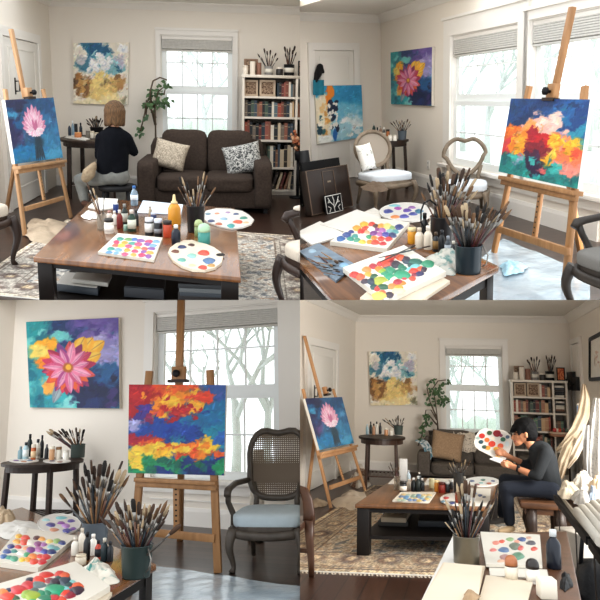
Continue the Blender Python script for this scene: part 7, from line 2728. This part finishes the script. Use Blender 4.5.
def artist():
    D = 7.2
    p = lambda x, y, dy=0.0: BR.y(x, y, D + dy)
    u = BR.dep(p(535, 470)) / F
    root = T(BR, 'person', 'person with short black hair in charcoal sweater, seated, holding a palette', 'person', p(545, 497))
    caps = [(p(525, 429), p(523, 434), 9.6 * u, 8.6 * u), (p(520, 436), p(518.5, 441), 6.6 * u, 4.6 * u), (p(518, 441.5), p(517, 443.5), 4 * u, 2.8 * u), (p(527, 438), p(534, 449), 4.8 * u, 5.4 * u),
            (p(513.9, 434.5), p(512.6, 438.2), 1.1 * u, 1.7 * u), (p(515, 441.2), p(514.3, 441.4), 1.4 * u, 1.3 * u), (p(526, 433.5, -.085), p(526.6, 437, -.085), 1.6 * u, 1.3 * u),
            (p(541, 454), p(549, 482), 11 * u, 11 * u),
            (p(546, 452, -.16), p(537, 476.5, -.18), 4.6 * u, 3.8 * u), (p(537, 476.5, -.18), p(516.5, 468, -.1), 4.0 * u, 2.6 * u),
            (p(538, 452, .17), p(529, 466, .22), 4.6 * u, 3.6 * u), (p(529, 466, .22), p(509, 456.5, .14), 3.6 * u, 2.4 * u),
            (p(550, 489, -.05), p(505, 488, -.1), 7 * u, 5.5 * u), (p(505, 488, -.1), p(510, 524, -.06), 5 * u, 3.2 * u)]
    # near hand: palm, four fingers and a thumb closing on the board edge
    caps += [(p(516.5, 468, -.1), p(510, 465.5, -.08), 2.9 * u, 2.9 * u)]
    for i, (fx, fy_, ex, ey) in enumerate(((509, 463.4, 501.5, 461.6), (508.6, 464.8, 500.8, 463), (508.6, 466.4, 501.2, 464.6), (509.2, 467.8, 503, 466.4))):
        m_ = p((fx + ex) / 2, (fy_ + ey) / 2 - .5, -.10 - .004 * i)
        caps += [(p(fx, fy_, -.09), m_, .95 * u, .9 * u), (m_, p(ex, ey + .4, -.07), .9 * u, .75 * u)]
    caps += [(p(511.5, 463.4, -.09), p(507, 460.8, -.08), 1.15 * u, .95 * u), (p(507, 460.8, -.08), p(503, 460.2, -.06), .95 * u, .8 * u)]
    # far hand on the palette
    caps += [(p(509, 456.5, .14), p(503.5, 453.5, .1), 2.8 * u, 2.9 * u)]
    for i, (fx, fy_, ex, ey) in enumerate(((502.5, 451.2, 496, 449.2), (501.8, 452.7, 494.8, 451), (501.8, 454.3, 495.2, 453), (502.6, 455.7, 497, 455))):
        m_ = p((fx + ex) / 2, (fy_ + ey) / 2 - .4, .075)
        caps += [(p(fx, fy_, .09), m_, .95 * u, .9 * u), (m_, p(ex, ey + .4, .09), .9 * u, .75 * u)]
    caps += [(p(504.5, 451.2, .09), p(501.5, 448.4, .08), 1.15 * u, .95 * u), (p(501.5, 448.4, .08), p(498, 447, .09), .95 * u, .8 * u)]
    skin_body(BR, 'body', caps, mat('warm skin', '#b98262', .5, var=.05, scale=8, spec=.3), .0065, root, 3)
    sw = [(p(541, 453), p(550, 485), 12.6 * u, 11.6 * u), (p(546, 460, 0), p(551, 488, 0), 11 * u, 10.6 * u), (p(539, 452, .1), p(545, 452, -.1), 7.5 * u, 7.5 * u), (p(533.5, 447), p(538, 452), 6.2 * u, 8 * u),
          (p(546, 453, -.15), p(537.5, 476, -.18), 6.4 * u, 5.2 * u), (p(537.5, 476, -.18), p(531.5, 474.5, -.16), 5.2 * u, 4.4 * u),
          (p(538, 453, .17), p(529, 466, .22), 6.2 * u, 4.8 * u), (p(529, 466, .22), p(522, 463, .19), 4.8 * u, 4 * u)]
    skin_body(BR, 'sweater', sw, SWE, .012, root)
    je = [(p(551, 489), p(552, 492), 10.4 * u, 9.4 * u), (p(551, 489, -.06), p(506, 488.5, -.1), 9 * u, 7.4 * u), (p(506, 488.5, -.1), p(509.5, 521, -.06), 7 * u, 5.6 * u),
          (p(549, 487, .16), p(505, 480, .26), 8.4 * u, 6.8 * u), (p(505, 480, .26), p(502, 514, .26), 6.4 * u, 5 * u)]
    skin_body(BR, 'jeans', je, JEAN, .012, root)
    skin_body(BR, 'shoe', [(p(512, 528.5, -.06), p(504.5, 530.5, -.12), 3.4 * u, 3 * u), (p(504.5, 530.5, -.12), p(499.5, 531.3, -.14), 3 * u, 2.3 * u)], mat('tan sneaker', '#b39a78', .7), .009, root)
    skin_body(BR, 'shoe', [(p(504, 519.5, .26), p(496, 521.5, .22), 3.6 * u, 3 * u), (p(496, 521.5, .22), p(490.5, 522.5, .2), 3 * u, 2.2 * u)], mat('grey sneaker', '#6f6a66', .7), .009, root)
    ha = [(p(526, 427.5), p(528.5, 433), 11 * u, 9.6 * u), (p(529, 432), p(531, 438.5), 8 * u, 5 * u), (p(521, 425.5), p(515.5, 428.5), 7.6 * u, 4.6 * u), (p(515, 428, -.02), p(511.5, 431.5, -.02), 4 * u, 1.8 * u), (p(520, 428, -.05), p(519, 434, -.075), 4 * u, 1.6 * u), (p(525, 424, .02), p(530, 426, .04), 7.4 * u, 6.6 * u)]
    skin_body(BR, 'hair', ha, HAIRK, .008, root, 3)
    for (x, y, dy) in ((514.6, 434.2, -.045),):
        b = MB()
        b.ball(p(x, y, dy), (1.1 * u, 1.0 * u, .55 * u), 2)
        b.build('eye', C('#1a1412', .3), root)
        b = MB()
        b.tube([p(x - 1.2, y - 1.6, dy), p(x + .4, y - 2.1, dy - .01), p(x + 2.6, y - 1.5, dy - .015)], .45 * u, 5)
        b.build('eyebrow', HAIRK, root)
    b = MB()
    b.tube([p(514, 441.2, -.01), p(516.2, 441.6, -.035)], .6 * u, 5)
    b.build('lips', C('#8f5348', .5), root)
    b = MB()
    w0, w1 = p(519, 469.1, -.108), p(517.2, 468.3, -.102)
    b.tube([w0, w1], 3.35 * u, 14)
    b.box(p(518.3, 466.4, -.15), (3 * u, .02, 3 * u), bevel=.003)
    b.build('wristwatch', BLK, root)
    return p, u


pa, ua = artist()
# palette in the hands: a flat board facing the room
outl = [(474, 442.5), (475.5, 436), (479.5, 430.5), (485, 428), (490, 428.8), (494.5, 430), (500, 429.5), (505.5, 430.8), (510.5, 435), (512.5, 440), (511.5, 446), (509, 453), (505, 460.5), (501, 462), (496.5, 460), (491, 456), (485, 453), (479, 450), (475.5, 447)]
pc = pa(494, 445, .14)
pn = V((0, -1, .28)).normalized()
hp = [BR.plane(x, y, pc, pn) for x, y in outl]
t = T(BR, 'paint_palette', 'large white palette loaded with red and orange paint held up by the person', 'palette', pc)
b = MB()
b.prism(hp, -pn * .012)
b.build('board', mat('white palette plastic', '#ebe6de'), t)
for (x, y, rx, ry, cc) in ((482, 436, 3, 2.6, '#b8342c'), (489.5, 433, 2.6, 2.2, '#3f5a3a'), (497, 433.5, 4, 3.4, '#8f1f2a'), (487, 440, 2.6, 2.2, '#d8702f'), (481, 442, 2.4, 2, '#2f4f5a'), (492, 444, 3.6, 3, '#c8402c'), (488, 448, 2.6, 2.2, '#e0963c'), (503, 439.5, 2.6, 2.2, '#3a6a52'), (500.5, 446, 3, 2.6, '#d8603a'), (496, 449, 2.6, 2.2, '#e6b04a'), (484.5, 447, 2.6, 1.8, '#44584c'),
                           (507, 444, 2.2, 2.6, '#c9d4d6'), (504, 452.5, 2.4, 2.4, '#e9a85a'), (498, 456, 2.6, 1.8, '#f0c98a'), (501, 435.5, 1.8, 1.6, '#8f3a5a'), (493, 438.5, 2, 1.6, '#e8dcc8'), (478, 438, 1.8, 1.6, '#9cb0a8'), (507.5, 437, 2, 1.8, '#5a6f86')):
    n = 12
    e = [BR.plane(x + rx * math.cos(2 * PI * i / n), y + ry * math.sin(2 * PI * i / n), pc, pn) + pn * .0005 for i in range(n)]
    b = MB()
    b.prism(e, pn * .005)
    b.build('paint_dab', C(cc, .35), t)
b = MB()
e = [BR.plane(x, y, pa(498, 461, -.03), V((0, -.35, 1)).normalized()) for x, y in ((489.5, 459.5), (496, 457.8), (507, 461.3), (500.5, 463.6))]
b.prism(e, (0, 0, .008))
b.build('paint_card', C('#dfe2e2', .5), R=BR, loc=e[0], tagd=('small white paint card held flat in the seated person\'s lower hand', 'card'))

# wooden stool bench
sp = pa(543.5, 500, 0)
k = ua
zs = BR.y(543, 500, 7.15).z
t = T(BR, 'stool', 'low brown wooden bench under the seated person in charcoal sweater', 'stool', (sp.x, 7.2, 0))
BEN = mat('worn brown bench wood', '#6d4a30', .45, color2='#4f3422', scale=5, stretch=(1, 6, 6), bump=.05)
X0, X1 = BR.y(520, 500, 7.0).x, BR.y(568, 500, 7.0).x
b = MB()
b.box(((X0 + X1) / 2, 7.18, zs - .03), (X1 - X0, .42, .06), bevel=.012)
b.build('seat', BEN, t)
b = MB()
b.box(((X0 + X1) / 2, 7.18, zs - .085), (X1 - X0 - .08, .34, .05))
b.build('apron', BEN, t)
for sx, xx in ((-1, X0 + .1), (1, X1 - .08)):
    for dy in (-.15, .15):
        b = MB()
        b.tube([(xx, 7.18 + dy, zs - .06), (xx + sx * .01, 7.18 + dy, zs * .62), (xx - sx * .005, 7.18 + dy, zs * .4), (xx + sx * .02, 7.18 + dy, .12), (xx + sx * .05, 7.18 + dy, .003)], [.05, .055, .04, .045, .03], 10)
        b.build('leg', mat('dark bench leg', '#33241b', .45), t)

# chair cut by the left edge
f0 = BR.z(311.5, 577, 0)
yc = f0.y
pz = lambda x, y, d=0: BR.y(x, y, yc + d)
t = T(BR, 'wooden_chair', 'dark wooden chair cut by the left edge of lower right picture', 'chair', f0)
CW = mat('reddish brown chair wood', '#5a3c2a', .4, color2='#43291c', scale=5, bump=.04)
b = MB()
b.tube([pz(299, 489), pz(304, 491), pz(307.5, 500), pz(309, 514), pz(309, 524)], [.03, .04, .045, .05, .05], 10, flat=.6)
b.build('back_post', CW, t)
b = MB()
b.tube([pz(309, 520), pz(309.5, 540), pz(311, 560), f0 + V((0, 0, .003))], [.045, .034, .028, .022], 10)
b.build('leg', CW, t)
b = MB()
b.tube([pz(310, 551), pz(270, 549)], .018, 8)
b.build('stretcher', CW, t)
b = MB()
b.box(pz(280, 522) + V((0, 0, 0)), (.44, .42, .05), bevel=.01)
b.build('seat', CW, t)
b = MB()
b.tube([pz(252, 520), pz(250, 575)], .028, 8)
b.build('leg', CW, t)

# foreground table
Q = onz(BR, [(419, 608), (453, 534), (567, 531), (584, 612)], .75)
table_quad(BR, 'brown work table in the foreground with sketchbooks and jars, lower right picture', Q, .75, .035, mat('work table top', '#6b4630', .35, color2='#54361f', scale=3, stretch=(1, 6, 2), bump=.05), WOODB, .06, .06, None, name='work_table')
zt = .7505
SFX = ' on the foreground work table, lower right picture'
flat(BR, 'drawing_sheet', 'long white sheet along left edge of the work table, lower right picture', 'paper', [(420, 604), (452.5, 537), (480, 536), (470, 604)], zt, .003, PAPER)
b = MB()
for i in range(7):
    P = onz(BR, [(424 - .6 * i, 598 + i), (443 + .4 * i, 563.5), (485.5 - .5 * i, 567), (477, 603 + i)], zt + .0035 + i * .005)
    b.hexa([q_ + V((0, 0, .0005)) for q_ in P] + [q_ + V((0, 0, .0046)) for q_ in P], mi=i % 2)
b.build('sketchbook', [PAPERC, mat('cream paper edge', '#d5c4aa', .9)], R=BR, loc=BR.z(455, 585, zt), tagd=('thick cream sketchbook with curled pages' + SFX, 'sketchbook'))
rag(BR, 'torn_paper', 'curled brown torn paper on the corner of cream sketchbook, lower right picture', 'paper', (471, 597), 8, 5, zt + .04, .03, mat('brown torn paper', '#a58a6c', .9, var=.2, scale=20), 41)
flat(BR, 'drawing_paper', 'blank cream sheet right of the sketchbook' + SFX, 'paper', [(478, 606), (486, 577), (533, 583.5), (526, 610)], zt, .008, PAPERC)
flat(BR, 'color_strip', 'narrow white board with small dabs under the square palette, lower right picture', 'board', [(490, 577), (489, 568), (547, 571), (549, 580)], zt, .006, PB)
palette(BR, 'square white palette with round colour swatches' + SFX, [(486, 567), (480.5, 534), (540, 537), (542.5, 568.5)], zt + .008, .012, PB,
        [(496, 543, 4, 1.9, '#d98a7a'), (502, 541.5, 3, 1.6, '#d8604a'), (510, 539.5, 4, 1.8, '#8fae7c'), (522, 539.5, 4.5, 2, '#3f5a8c'), (531, 543, 5, 2.4, '#5a5a62'), (493, 550, 3.6, 1.9, '#d9837c'), (504, 550, 5.6, 2.8, '#5f7a9c'), (515, 546.5, 6, 3.4, '#6f7a6c'), (520, 548, 4, 2.4, '#c9605a'), (534, 549, 3.6, 2, '#d05a4c'), (505, 557.5, 5.6, 2.8, '#b38a86'), (517.5, 556.5, 6.6, 4, '#5f8f74'), (501, 561, 4, 1.7, '#e0b49a'), (517, 541.5, 3, 1.5, '#e0a08c'), (529, 538, 3, 1.3, '#c9a08c')])
TIN = mat('brushed old tin', '#7d7668', .35, .7, var=.15, scale=6)
c, r_, H = pot(BR, 'old metal tin full of paintbrushes at back of work table, lower right picture', 466.5, 566, 26, 27, zt, TIN, taper=.97, name='brush_tin')
tips = [(445, 499), (458, 495), (464, 496), (483, 500), (498, 493), (493, 504), (448, 514), (445, 522), (452, 509), (471, 515), (490, 501), (460, 504), (467, 505), (455, 503), (487, 508), (495, 499), (479, 507), (474, 502)]
brushes_in_pot(BR, c, r_, H, 8, tips, 'paintbrush in the old metal tin on work table, lower right picture', 'brushes in the metal tin, lower right', True, .3, (.28, .36), 1.2)
BB(512, 582, 12.5, 24, zt, 'dome', '#3b2a22', '#a86a44', 'jar with rounded amber cap and cream label' + SFX, '#e2d8c6', bandr=(.06, .56))
BB(533.5, 584.5, 13, 23, zt, 'dome', '#e6e0d6', '#2c2624', 'white jar with a dark rounded lid' + SFX, '#efeae0', bandr=(.1, .5))
BB(555, 570, 14.5, 37, zt, 'bottle', '#141a26', '#cfd2d2', 'tall navy bottle with white cap' + SFX, None)
g = BR.z(549, 603, zt)
k = BR.dep(g) / F
b = MB()
s_ = 17 * k
b.box(g + V((0, .07, s_ * .55)), (s_, s_, s_ * 1.1), rz=.2, bevel=.003)
b.build('cardboard_box', mat('cream box card', '#e2d9c8', .7, var=.04, scale=5), R=BR, loc=g, tagd=('small cream cardboard cube box at front right' + SFX, 'box'))
rag(BR, 'black_strap', 'crumpled black strap beside the cube box' + SFX, 'strap', (566, 582), 6, 9, zt, .03, BLK, 44)

# side cart heaped with rags at the right
QL = onz(BR, [(574, 512), (557, 489.5)], .72)
FRp = BR.z(634, 584, .72)
BRp = QL[1] + (FRp - QL[0])
table_quad(BR, 'dark legged side table heaped with rags at right edge, lower right picture', [QL[0], QL[1], BRp, FRp], .72, .03, mat('pale table board', '#a89d8c', .7, bump=.1), BLK, .04, .05, .2, name='side_table')
zt = .7205
for i, (x, y, rx, ry, h, m_, lab) in enumerate(((569, 491, 11, 7, .09, mat('cream rag', '#b5a995', .95, bump=.3), 'cream rag heap at left end'), (584, 486, 12, 7, .14, mat('white rag', '#b9b3a9', .95, bump=.3), 'white rag heap at the back'), (582, 500, 10, 6, .10, mat('pale grey rag', '#a8a29a', .95, bump=.3), 'pale grey rag in middle'),
                                               (594, 498, 6, 4, .11, mat('blue grey rag', '#8d97a4', .95, bump=.3), 'small blue grey rag'), (598, 489, 9, 6, .12, mat('beige rag', '#b7a287'), 'beige rag at right'))):
    rag(BR, 'rag', lab + ' on side table by the right edge, lower right picture', 'rag', (x, y), rx, ry, zt, h, m_, 60 + i)
for i in range(5):
    a = BR.z(577 + i * 5.5, 511 - i * 2.2, zt + .03)
    d = BR.z(600 + i * 8, 542 - i * 2, zt + .03)
    b = MB()
    b.tube([a, d], [.026 + .005 * (i % 2)] * 2, 10)
    b.build('paper_roll', mat('white paper roll', '#b9b2a6', .8, bump=.1), R=BR, loc=a, tagd=('rolled white paper on the side table, %s from the left' % ORD[i + 1] + LR, 'paper roll', 'paper rolls on the side table'))
# white box and black bag under it
g = BR.z(592, 592, 0)
b = MB()
b.box(g + V((.02, .25, .2)), (.36, .36, .4), rz=.5, bevel=.01)
b.build('storage_box', mat('white storage box', '#b5afa6', .7), R=BR, loc=g, tagd=('white storage box on the floor under the rag table, lower right picture', 'box'))
b = MB()
g2 = BR.z(606, 625, 0)
b.soft(g2 + V((0, 0, .2)), (.34, .3, .4), 4, 6, wob=.08)
t = T(BR, 'shoulder_bag', 'black bag at bottom right corner, lower right picture', 'bag', g2)
b.build('body', mat('black nylon', '#19191b', .6, bump=.2), t)
b = MB()
b.tube([g2 + V((-.14, 0, .36)), g2 + V((-.12, 0, .52)), g2 + V((0, 0, .57)), g2 + V((.12, 0, .52)), g2 + V((.14, 0, .36))], .015, 6)
b.build('strap', BLK, t)
# ================================================================= outdoors seen through the windows
BARK = mat('overexposed grey bark', '#bcc3c1', .9, var=.1, scale=6)  # pale garden tones put the overexposed haze into the colours
LEAFP = mat('overexposed pale foliage', '#c2ccc2', .9, color2='#d2dad2', scale=5)
LAWN = mat('overexposed pale lawn', '#cdd8c6', .95, color2='#dfe5dc', scale=1.2)
HEDGE = mat('overexposed hedge', '#bcc8bc', .9, color2='#ccd6cc', scale=4)


def bare_tree(R, label, base, h, seed, leafy=.3, spread=.5):
    r = random.Random(seed)
    t = T(R, 'garden_tree', label, 'tree', base, 'trees seen through the windows')
    b = MB()
    tips = []

    def grow(p, d, L, w, lev):
        q = p + d * L
        mid = p.lerp(q, .5) + V((r.uniform(-.05, .05), r.uniform(-.05, .05), 0)) * L
        b.tube([p, mid, q], [w, w * .85, w * .65], 6)
        if lev == 0:
            tips.append(q)
            return
        for i in range(r.choice((2, 3, 3))):
            e = (d + V((r.uniform(-1, 1), r.uniform(-1, 1), r.uniform(-.25, .7))) * spread * 1.5).normalized()
            grow(q - d * L * r.uniform(0, .3), e, L * r.uniform(.6, .8), w * .6, lev - 1)
    grow(V(base), V((0, 0, 1)), h * .3, h * .02, 4)
    b.build('trunk', BARK, t)
    b = MB()
    for q in tips:
        for i in range(int(6 * leafy) + 1):
            leaf(b, q + V((r.gauss(0, .18), r.gauss(0, .18), r.gauss(0, .15))) * (h / 5), V((r.uniform(-1, 1), r.uniform(-1, 1), r.uniform(-1, 1))), V((0, -.5, 1)), .13 * h / 5, .08 * h / 5)
    b.build('foliage', LEAFP, t)


def hedge(R, label, a, d, h, seed):
    r = random.Random(seed)
    b = MB()
    n = max(4, int((d - a).length / .5))
    for i in range(n):
        p = a.lerp(d, (i + .5) / n)
        b.ball(p + V((r.uniform(-.1, .1), r.uniform(-.1, .1), h * .45)), (.42, .4, h * r.uniform(.48, .6)), 2)
    return b.build('hedge', HEDGE, R=R, loc=a, tagd=(label, 'hedge'))


def lawn(R, W, s0, s1, d0=.4, d1=16):
    b = MB()
    b.prism([W.pt(s0, -.35, -d0), W.pt(s1, -.35, -d0), W.pt(s1, -.35, -d1), W.pt(s0, -.35, -d1)], (0, 0, -.05))
    o = b.build('lawn', LAWN, R=R)
    tag(o, None, None, None, 'structure')


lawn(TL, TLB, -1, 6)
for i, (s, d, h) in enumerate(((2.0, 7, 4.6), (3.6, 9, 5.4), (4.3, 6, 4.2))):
    bare_tree(TL, '%s washed-out tree outside the upper left window' % ('left', 'middle', 'right')[i], TLB.pt(s, -.35, -d), h, 300 + i, .8)
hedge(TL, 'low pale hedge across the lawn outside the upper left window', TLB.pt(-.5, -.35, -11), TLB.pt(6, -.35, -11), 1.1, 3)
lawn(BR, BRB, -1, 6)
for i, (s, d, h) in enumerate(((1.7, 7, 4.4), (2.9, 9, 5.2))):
    bare_tree(BR, '%s washed-out tree outside the lower right window' % ('left', 'right')[i], BRB.pt(s, -.35, -d), h, 310 + i, .4)
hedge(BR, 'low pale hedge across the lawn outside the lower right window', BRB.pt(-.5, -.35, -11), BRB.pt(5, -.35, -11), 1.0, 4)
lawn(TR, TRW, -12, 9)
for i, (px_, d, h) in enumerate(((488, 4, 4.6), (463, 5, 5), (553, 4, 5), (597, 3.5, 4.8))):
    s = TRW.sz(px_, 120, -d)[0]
    bare_tree(TR, ('second tree from left behind the left window, upper right picture', 'leftmost washed-out tree outside, upper right picture', 'washed-out tree outside behind the tall easel post, upper right picture', 'rightmost washed-out tree outside, upper right picture')[i], TRW.pt(s, -.35, -d), h, 320 + i, .9)
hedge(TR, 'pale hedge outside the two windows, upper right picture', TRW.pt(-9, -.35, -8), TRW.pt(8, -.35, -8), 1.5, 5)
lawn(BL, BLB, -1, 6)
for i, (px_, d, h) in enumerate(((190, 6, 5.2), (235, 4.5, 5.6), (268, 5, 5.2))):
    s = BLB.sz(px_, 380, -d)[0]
    bare_tree(BL, '%s washed-out tree outside the lower left window' % ('left', 'middle', 'right')[i], BLB.pt(s, -.35, -d), h, 330 + i, .3, .6)
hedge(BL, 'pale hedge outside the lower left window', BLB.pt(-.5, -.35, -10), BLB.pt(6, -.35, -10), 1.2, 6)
WORLD_S = 1.85
LIGHTS = []
# ---------------------------------------------------------------- partitions between the four sets
def partition(pts):
    me = bpy.data.meshes.new('wall_partition')
    me.from_pydata([tuple(p) for p in pts], [], [tuple(range(len(pts)))])
    me.materials.append(WALLM)
    o = bpy.data.objects.new('wall_partition', me)
    COL.objects.link(o)
    o['kind'] = 'structure'


def wp(px, py, d):
    return EYE + V(((px - CX), F, (CY - py))) * (d / F)


for (a_, b_) in (((300, 300), (300, -4)), ((300, 300), (300, 604)), ((300, 300), (-4, 300)), ((300, 300), (604, 300))):
    partition([wp(*a_, 5.2), wp(*b_, 5.2), wp(*b_, 12.5), wp(*a_, 12.5)])

# ---------------------------------------------------------------- cut what runs past a partition
bpy.context.view_layer.update()


def mw(o):
    m = Matrix.LocRotScale(o.location, o.rotation_quaternion if o.rotation_mode == 'QUATERNION' else o.rotation_euler, o.scale)
    return (mw(o.parent) @ m) if o.parent else m


def cut():
    ny = V((0, (CY - 300) / F, -1)).normalized()      # points below the horizontal dividing plane
    dead = []
    for o in list(COL.objects):
        if o.type != 'MESH' or o.name not in ROOM:
            continue
        R = ROOM[o.name]
        M = o.matrix_world
        Mi = M.inverted()
        pts = [M @ V(c) for c in o.bound_box]
        for n in (V((R.xs, 0, 0)), ny * R.ys):
            dd = [(p - EYE).dot(n) for p in pts]
            if min(dd) > -1e-4:
                continue
            if o.data.users > 1:
                o.data = o.data.copy()
            bm = bmesh.new()
            bm.from_mesh(o.data)
            co = Mi @ EYE
            no = (Mi.to_3x3().inverted().transposed() @ n)
            no.normalize()
            g = bmesh.ops.bisect_plane(bm, geom=list(bm.verts) + list(bm.edges) + list(bm.faces), plane_co=co, plane_no=-no, clear_outer=True)
            edges = [e for e in g['geom_cut'] if isinstance(e, bmesh.types.BMEdge) and e.is_valid]
            if edges and len(bm.verts) < 30000:
                try:
                    bmesh.ops.holes_fill(bm, edges=edges, sides=0)
                except Exception:
                    pass
            bm.to_mesh(o.data)
            bm.free()
            if len(o.data.polygons) == 0:
                dead.append(o)
                break
    for o in dead:
        kids = list(o.children)
        par = o.parent
        if kids:
            for k in kids:
                if k.type == 'MESH' and k not in dead:
                    M = k.matrix_world.copy()
                    k.parent = par
                    k.matrix_world = M
        bpy.data.objects.remove(o)
    # Empties left without parts
    for o in list(COL.objects):
        if o.type == 'EMPTY' and not o.children:
            bpy.data.objects.remove(o)


cut()

# ---------------------------------------------------------------- light
w = bpy.data.worlds.new('overcast sky')
SC.world = w
w.use_nodes = True
bg = w.node_tree.nodes['Background']
bg.inputs['Color'].default_value = (0.93, 0.97, 1.0, 1)
bg.inputs['Strength'].default_value = WORLD_S


def area(R, name, p, target, size, power, color=(1, 1, 1), sy=None):
    l = bpy.data.lights.new(name, 'AREA')
    l.energy = power
    l.color = color
    l.shape = 'RECTANGLE'
    l.size = size
    l.size_y = sy or size
    o = bpy.data.objects.new(name, l)
    COL.objects.link(o)
    d = V(target) - V(p)
    o.matrix_world = R.M @ Matrix.Translation(V(p)) @ d.to_track_quat('-Z', 'Y').to_matrix().to_4x4()
    return o


WARM = (1, .97, .92)
COOL = (.9, .96, 1)
for R, W, op, P in LIGHTS:
    c0 = W.pt((op[0] + op[2]) / 2, op[3] + 1.6, -1.3)
    area(R, 'window light', c0, W.pt((op[0] + op[2]) / 2, .3, 1.6), 1.8, P, COOL)

area(BR, 'added fill light', (2.7, 6.0, 2.0), (-.6, 11.5, .8), 2.2, 330, WARM)  # unseen lamp added to brighten the lower right room
area(TL, 'added fill light', (-4.4, 5.6, 2.6), (0, 9.5, 1.0), 2.5, 90, WARM)  # unseen lamp added beside the upper left room to lift its tones

p_ = V((0, 0, TR.h)) + TR.ray(325, -75) * (8.5 / F)
area(TR, 'added fill light', p_, TRL.pt(.9, 1.0), 1.6, 55, WARM)  # unseen lamp added overhead to brighten the dim left wall

# ---------------------------------------------------------------- camera
cam = bpy.data.cameras.new('camera')
cam.sensor_width = 36
cam.sensor_fit = 'HORIZONTAL'
cam.lens = 36 * F / 600
cam.shift_y = (CY - 300) / 600
cam.clip_end = 200
co = bpy.data.objects.new('camera', cam)
COL.objects.link(co)
co.location = EYE
co.rotation_euler = (PI / 2, 0, 0)
SC.camera = co
SC.view_settings.view_transform = 'Standard'
SC.view_settings.look = 'None'
SC.view_settings.gamma = .89
SC.view_settings.exposure = .2
SC.cycles.max_bounces = 8
SC.cycles.transparent_max_bounces = 16
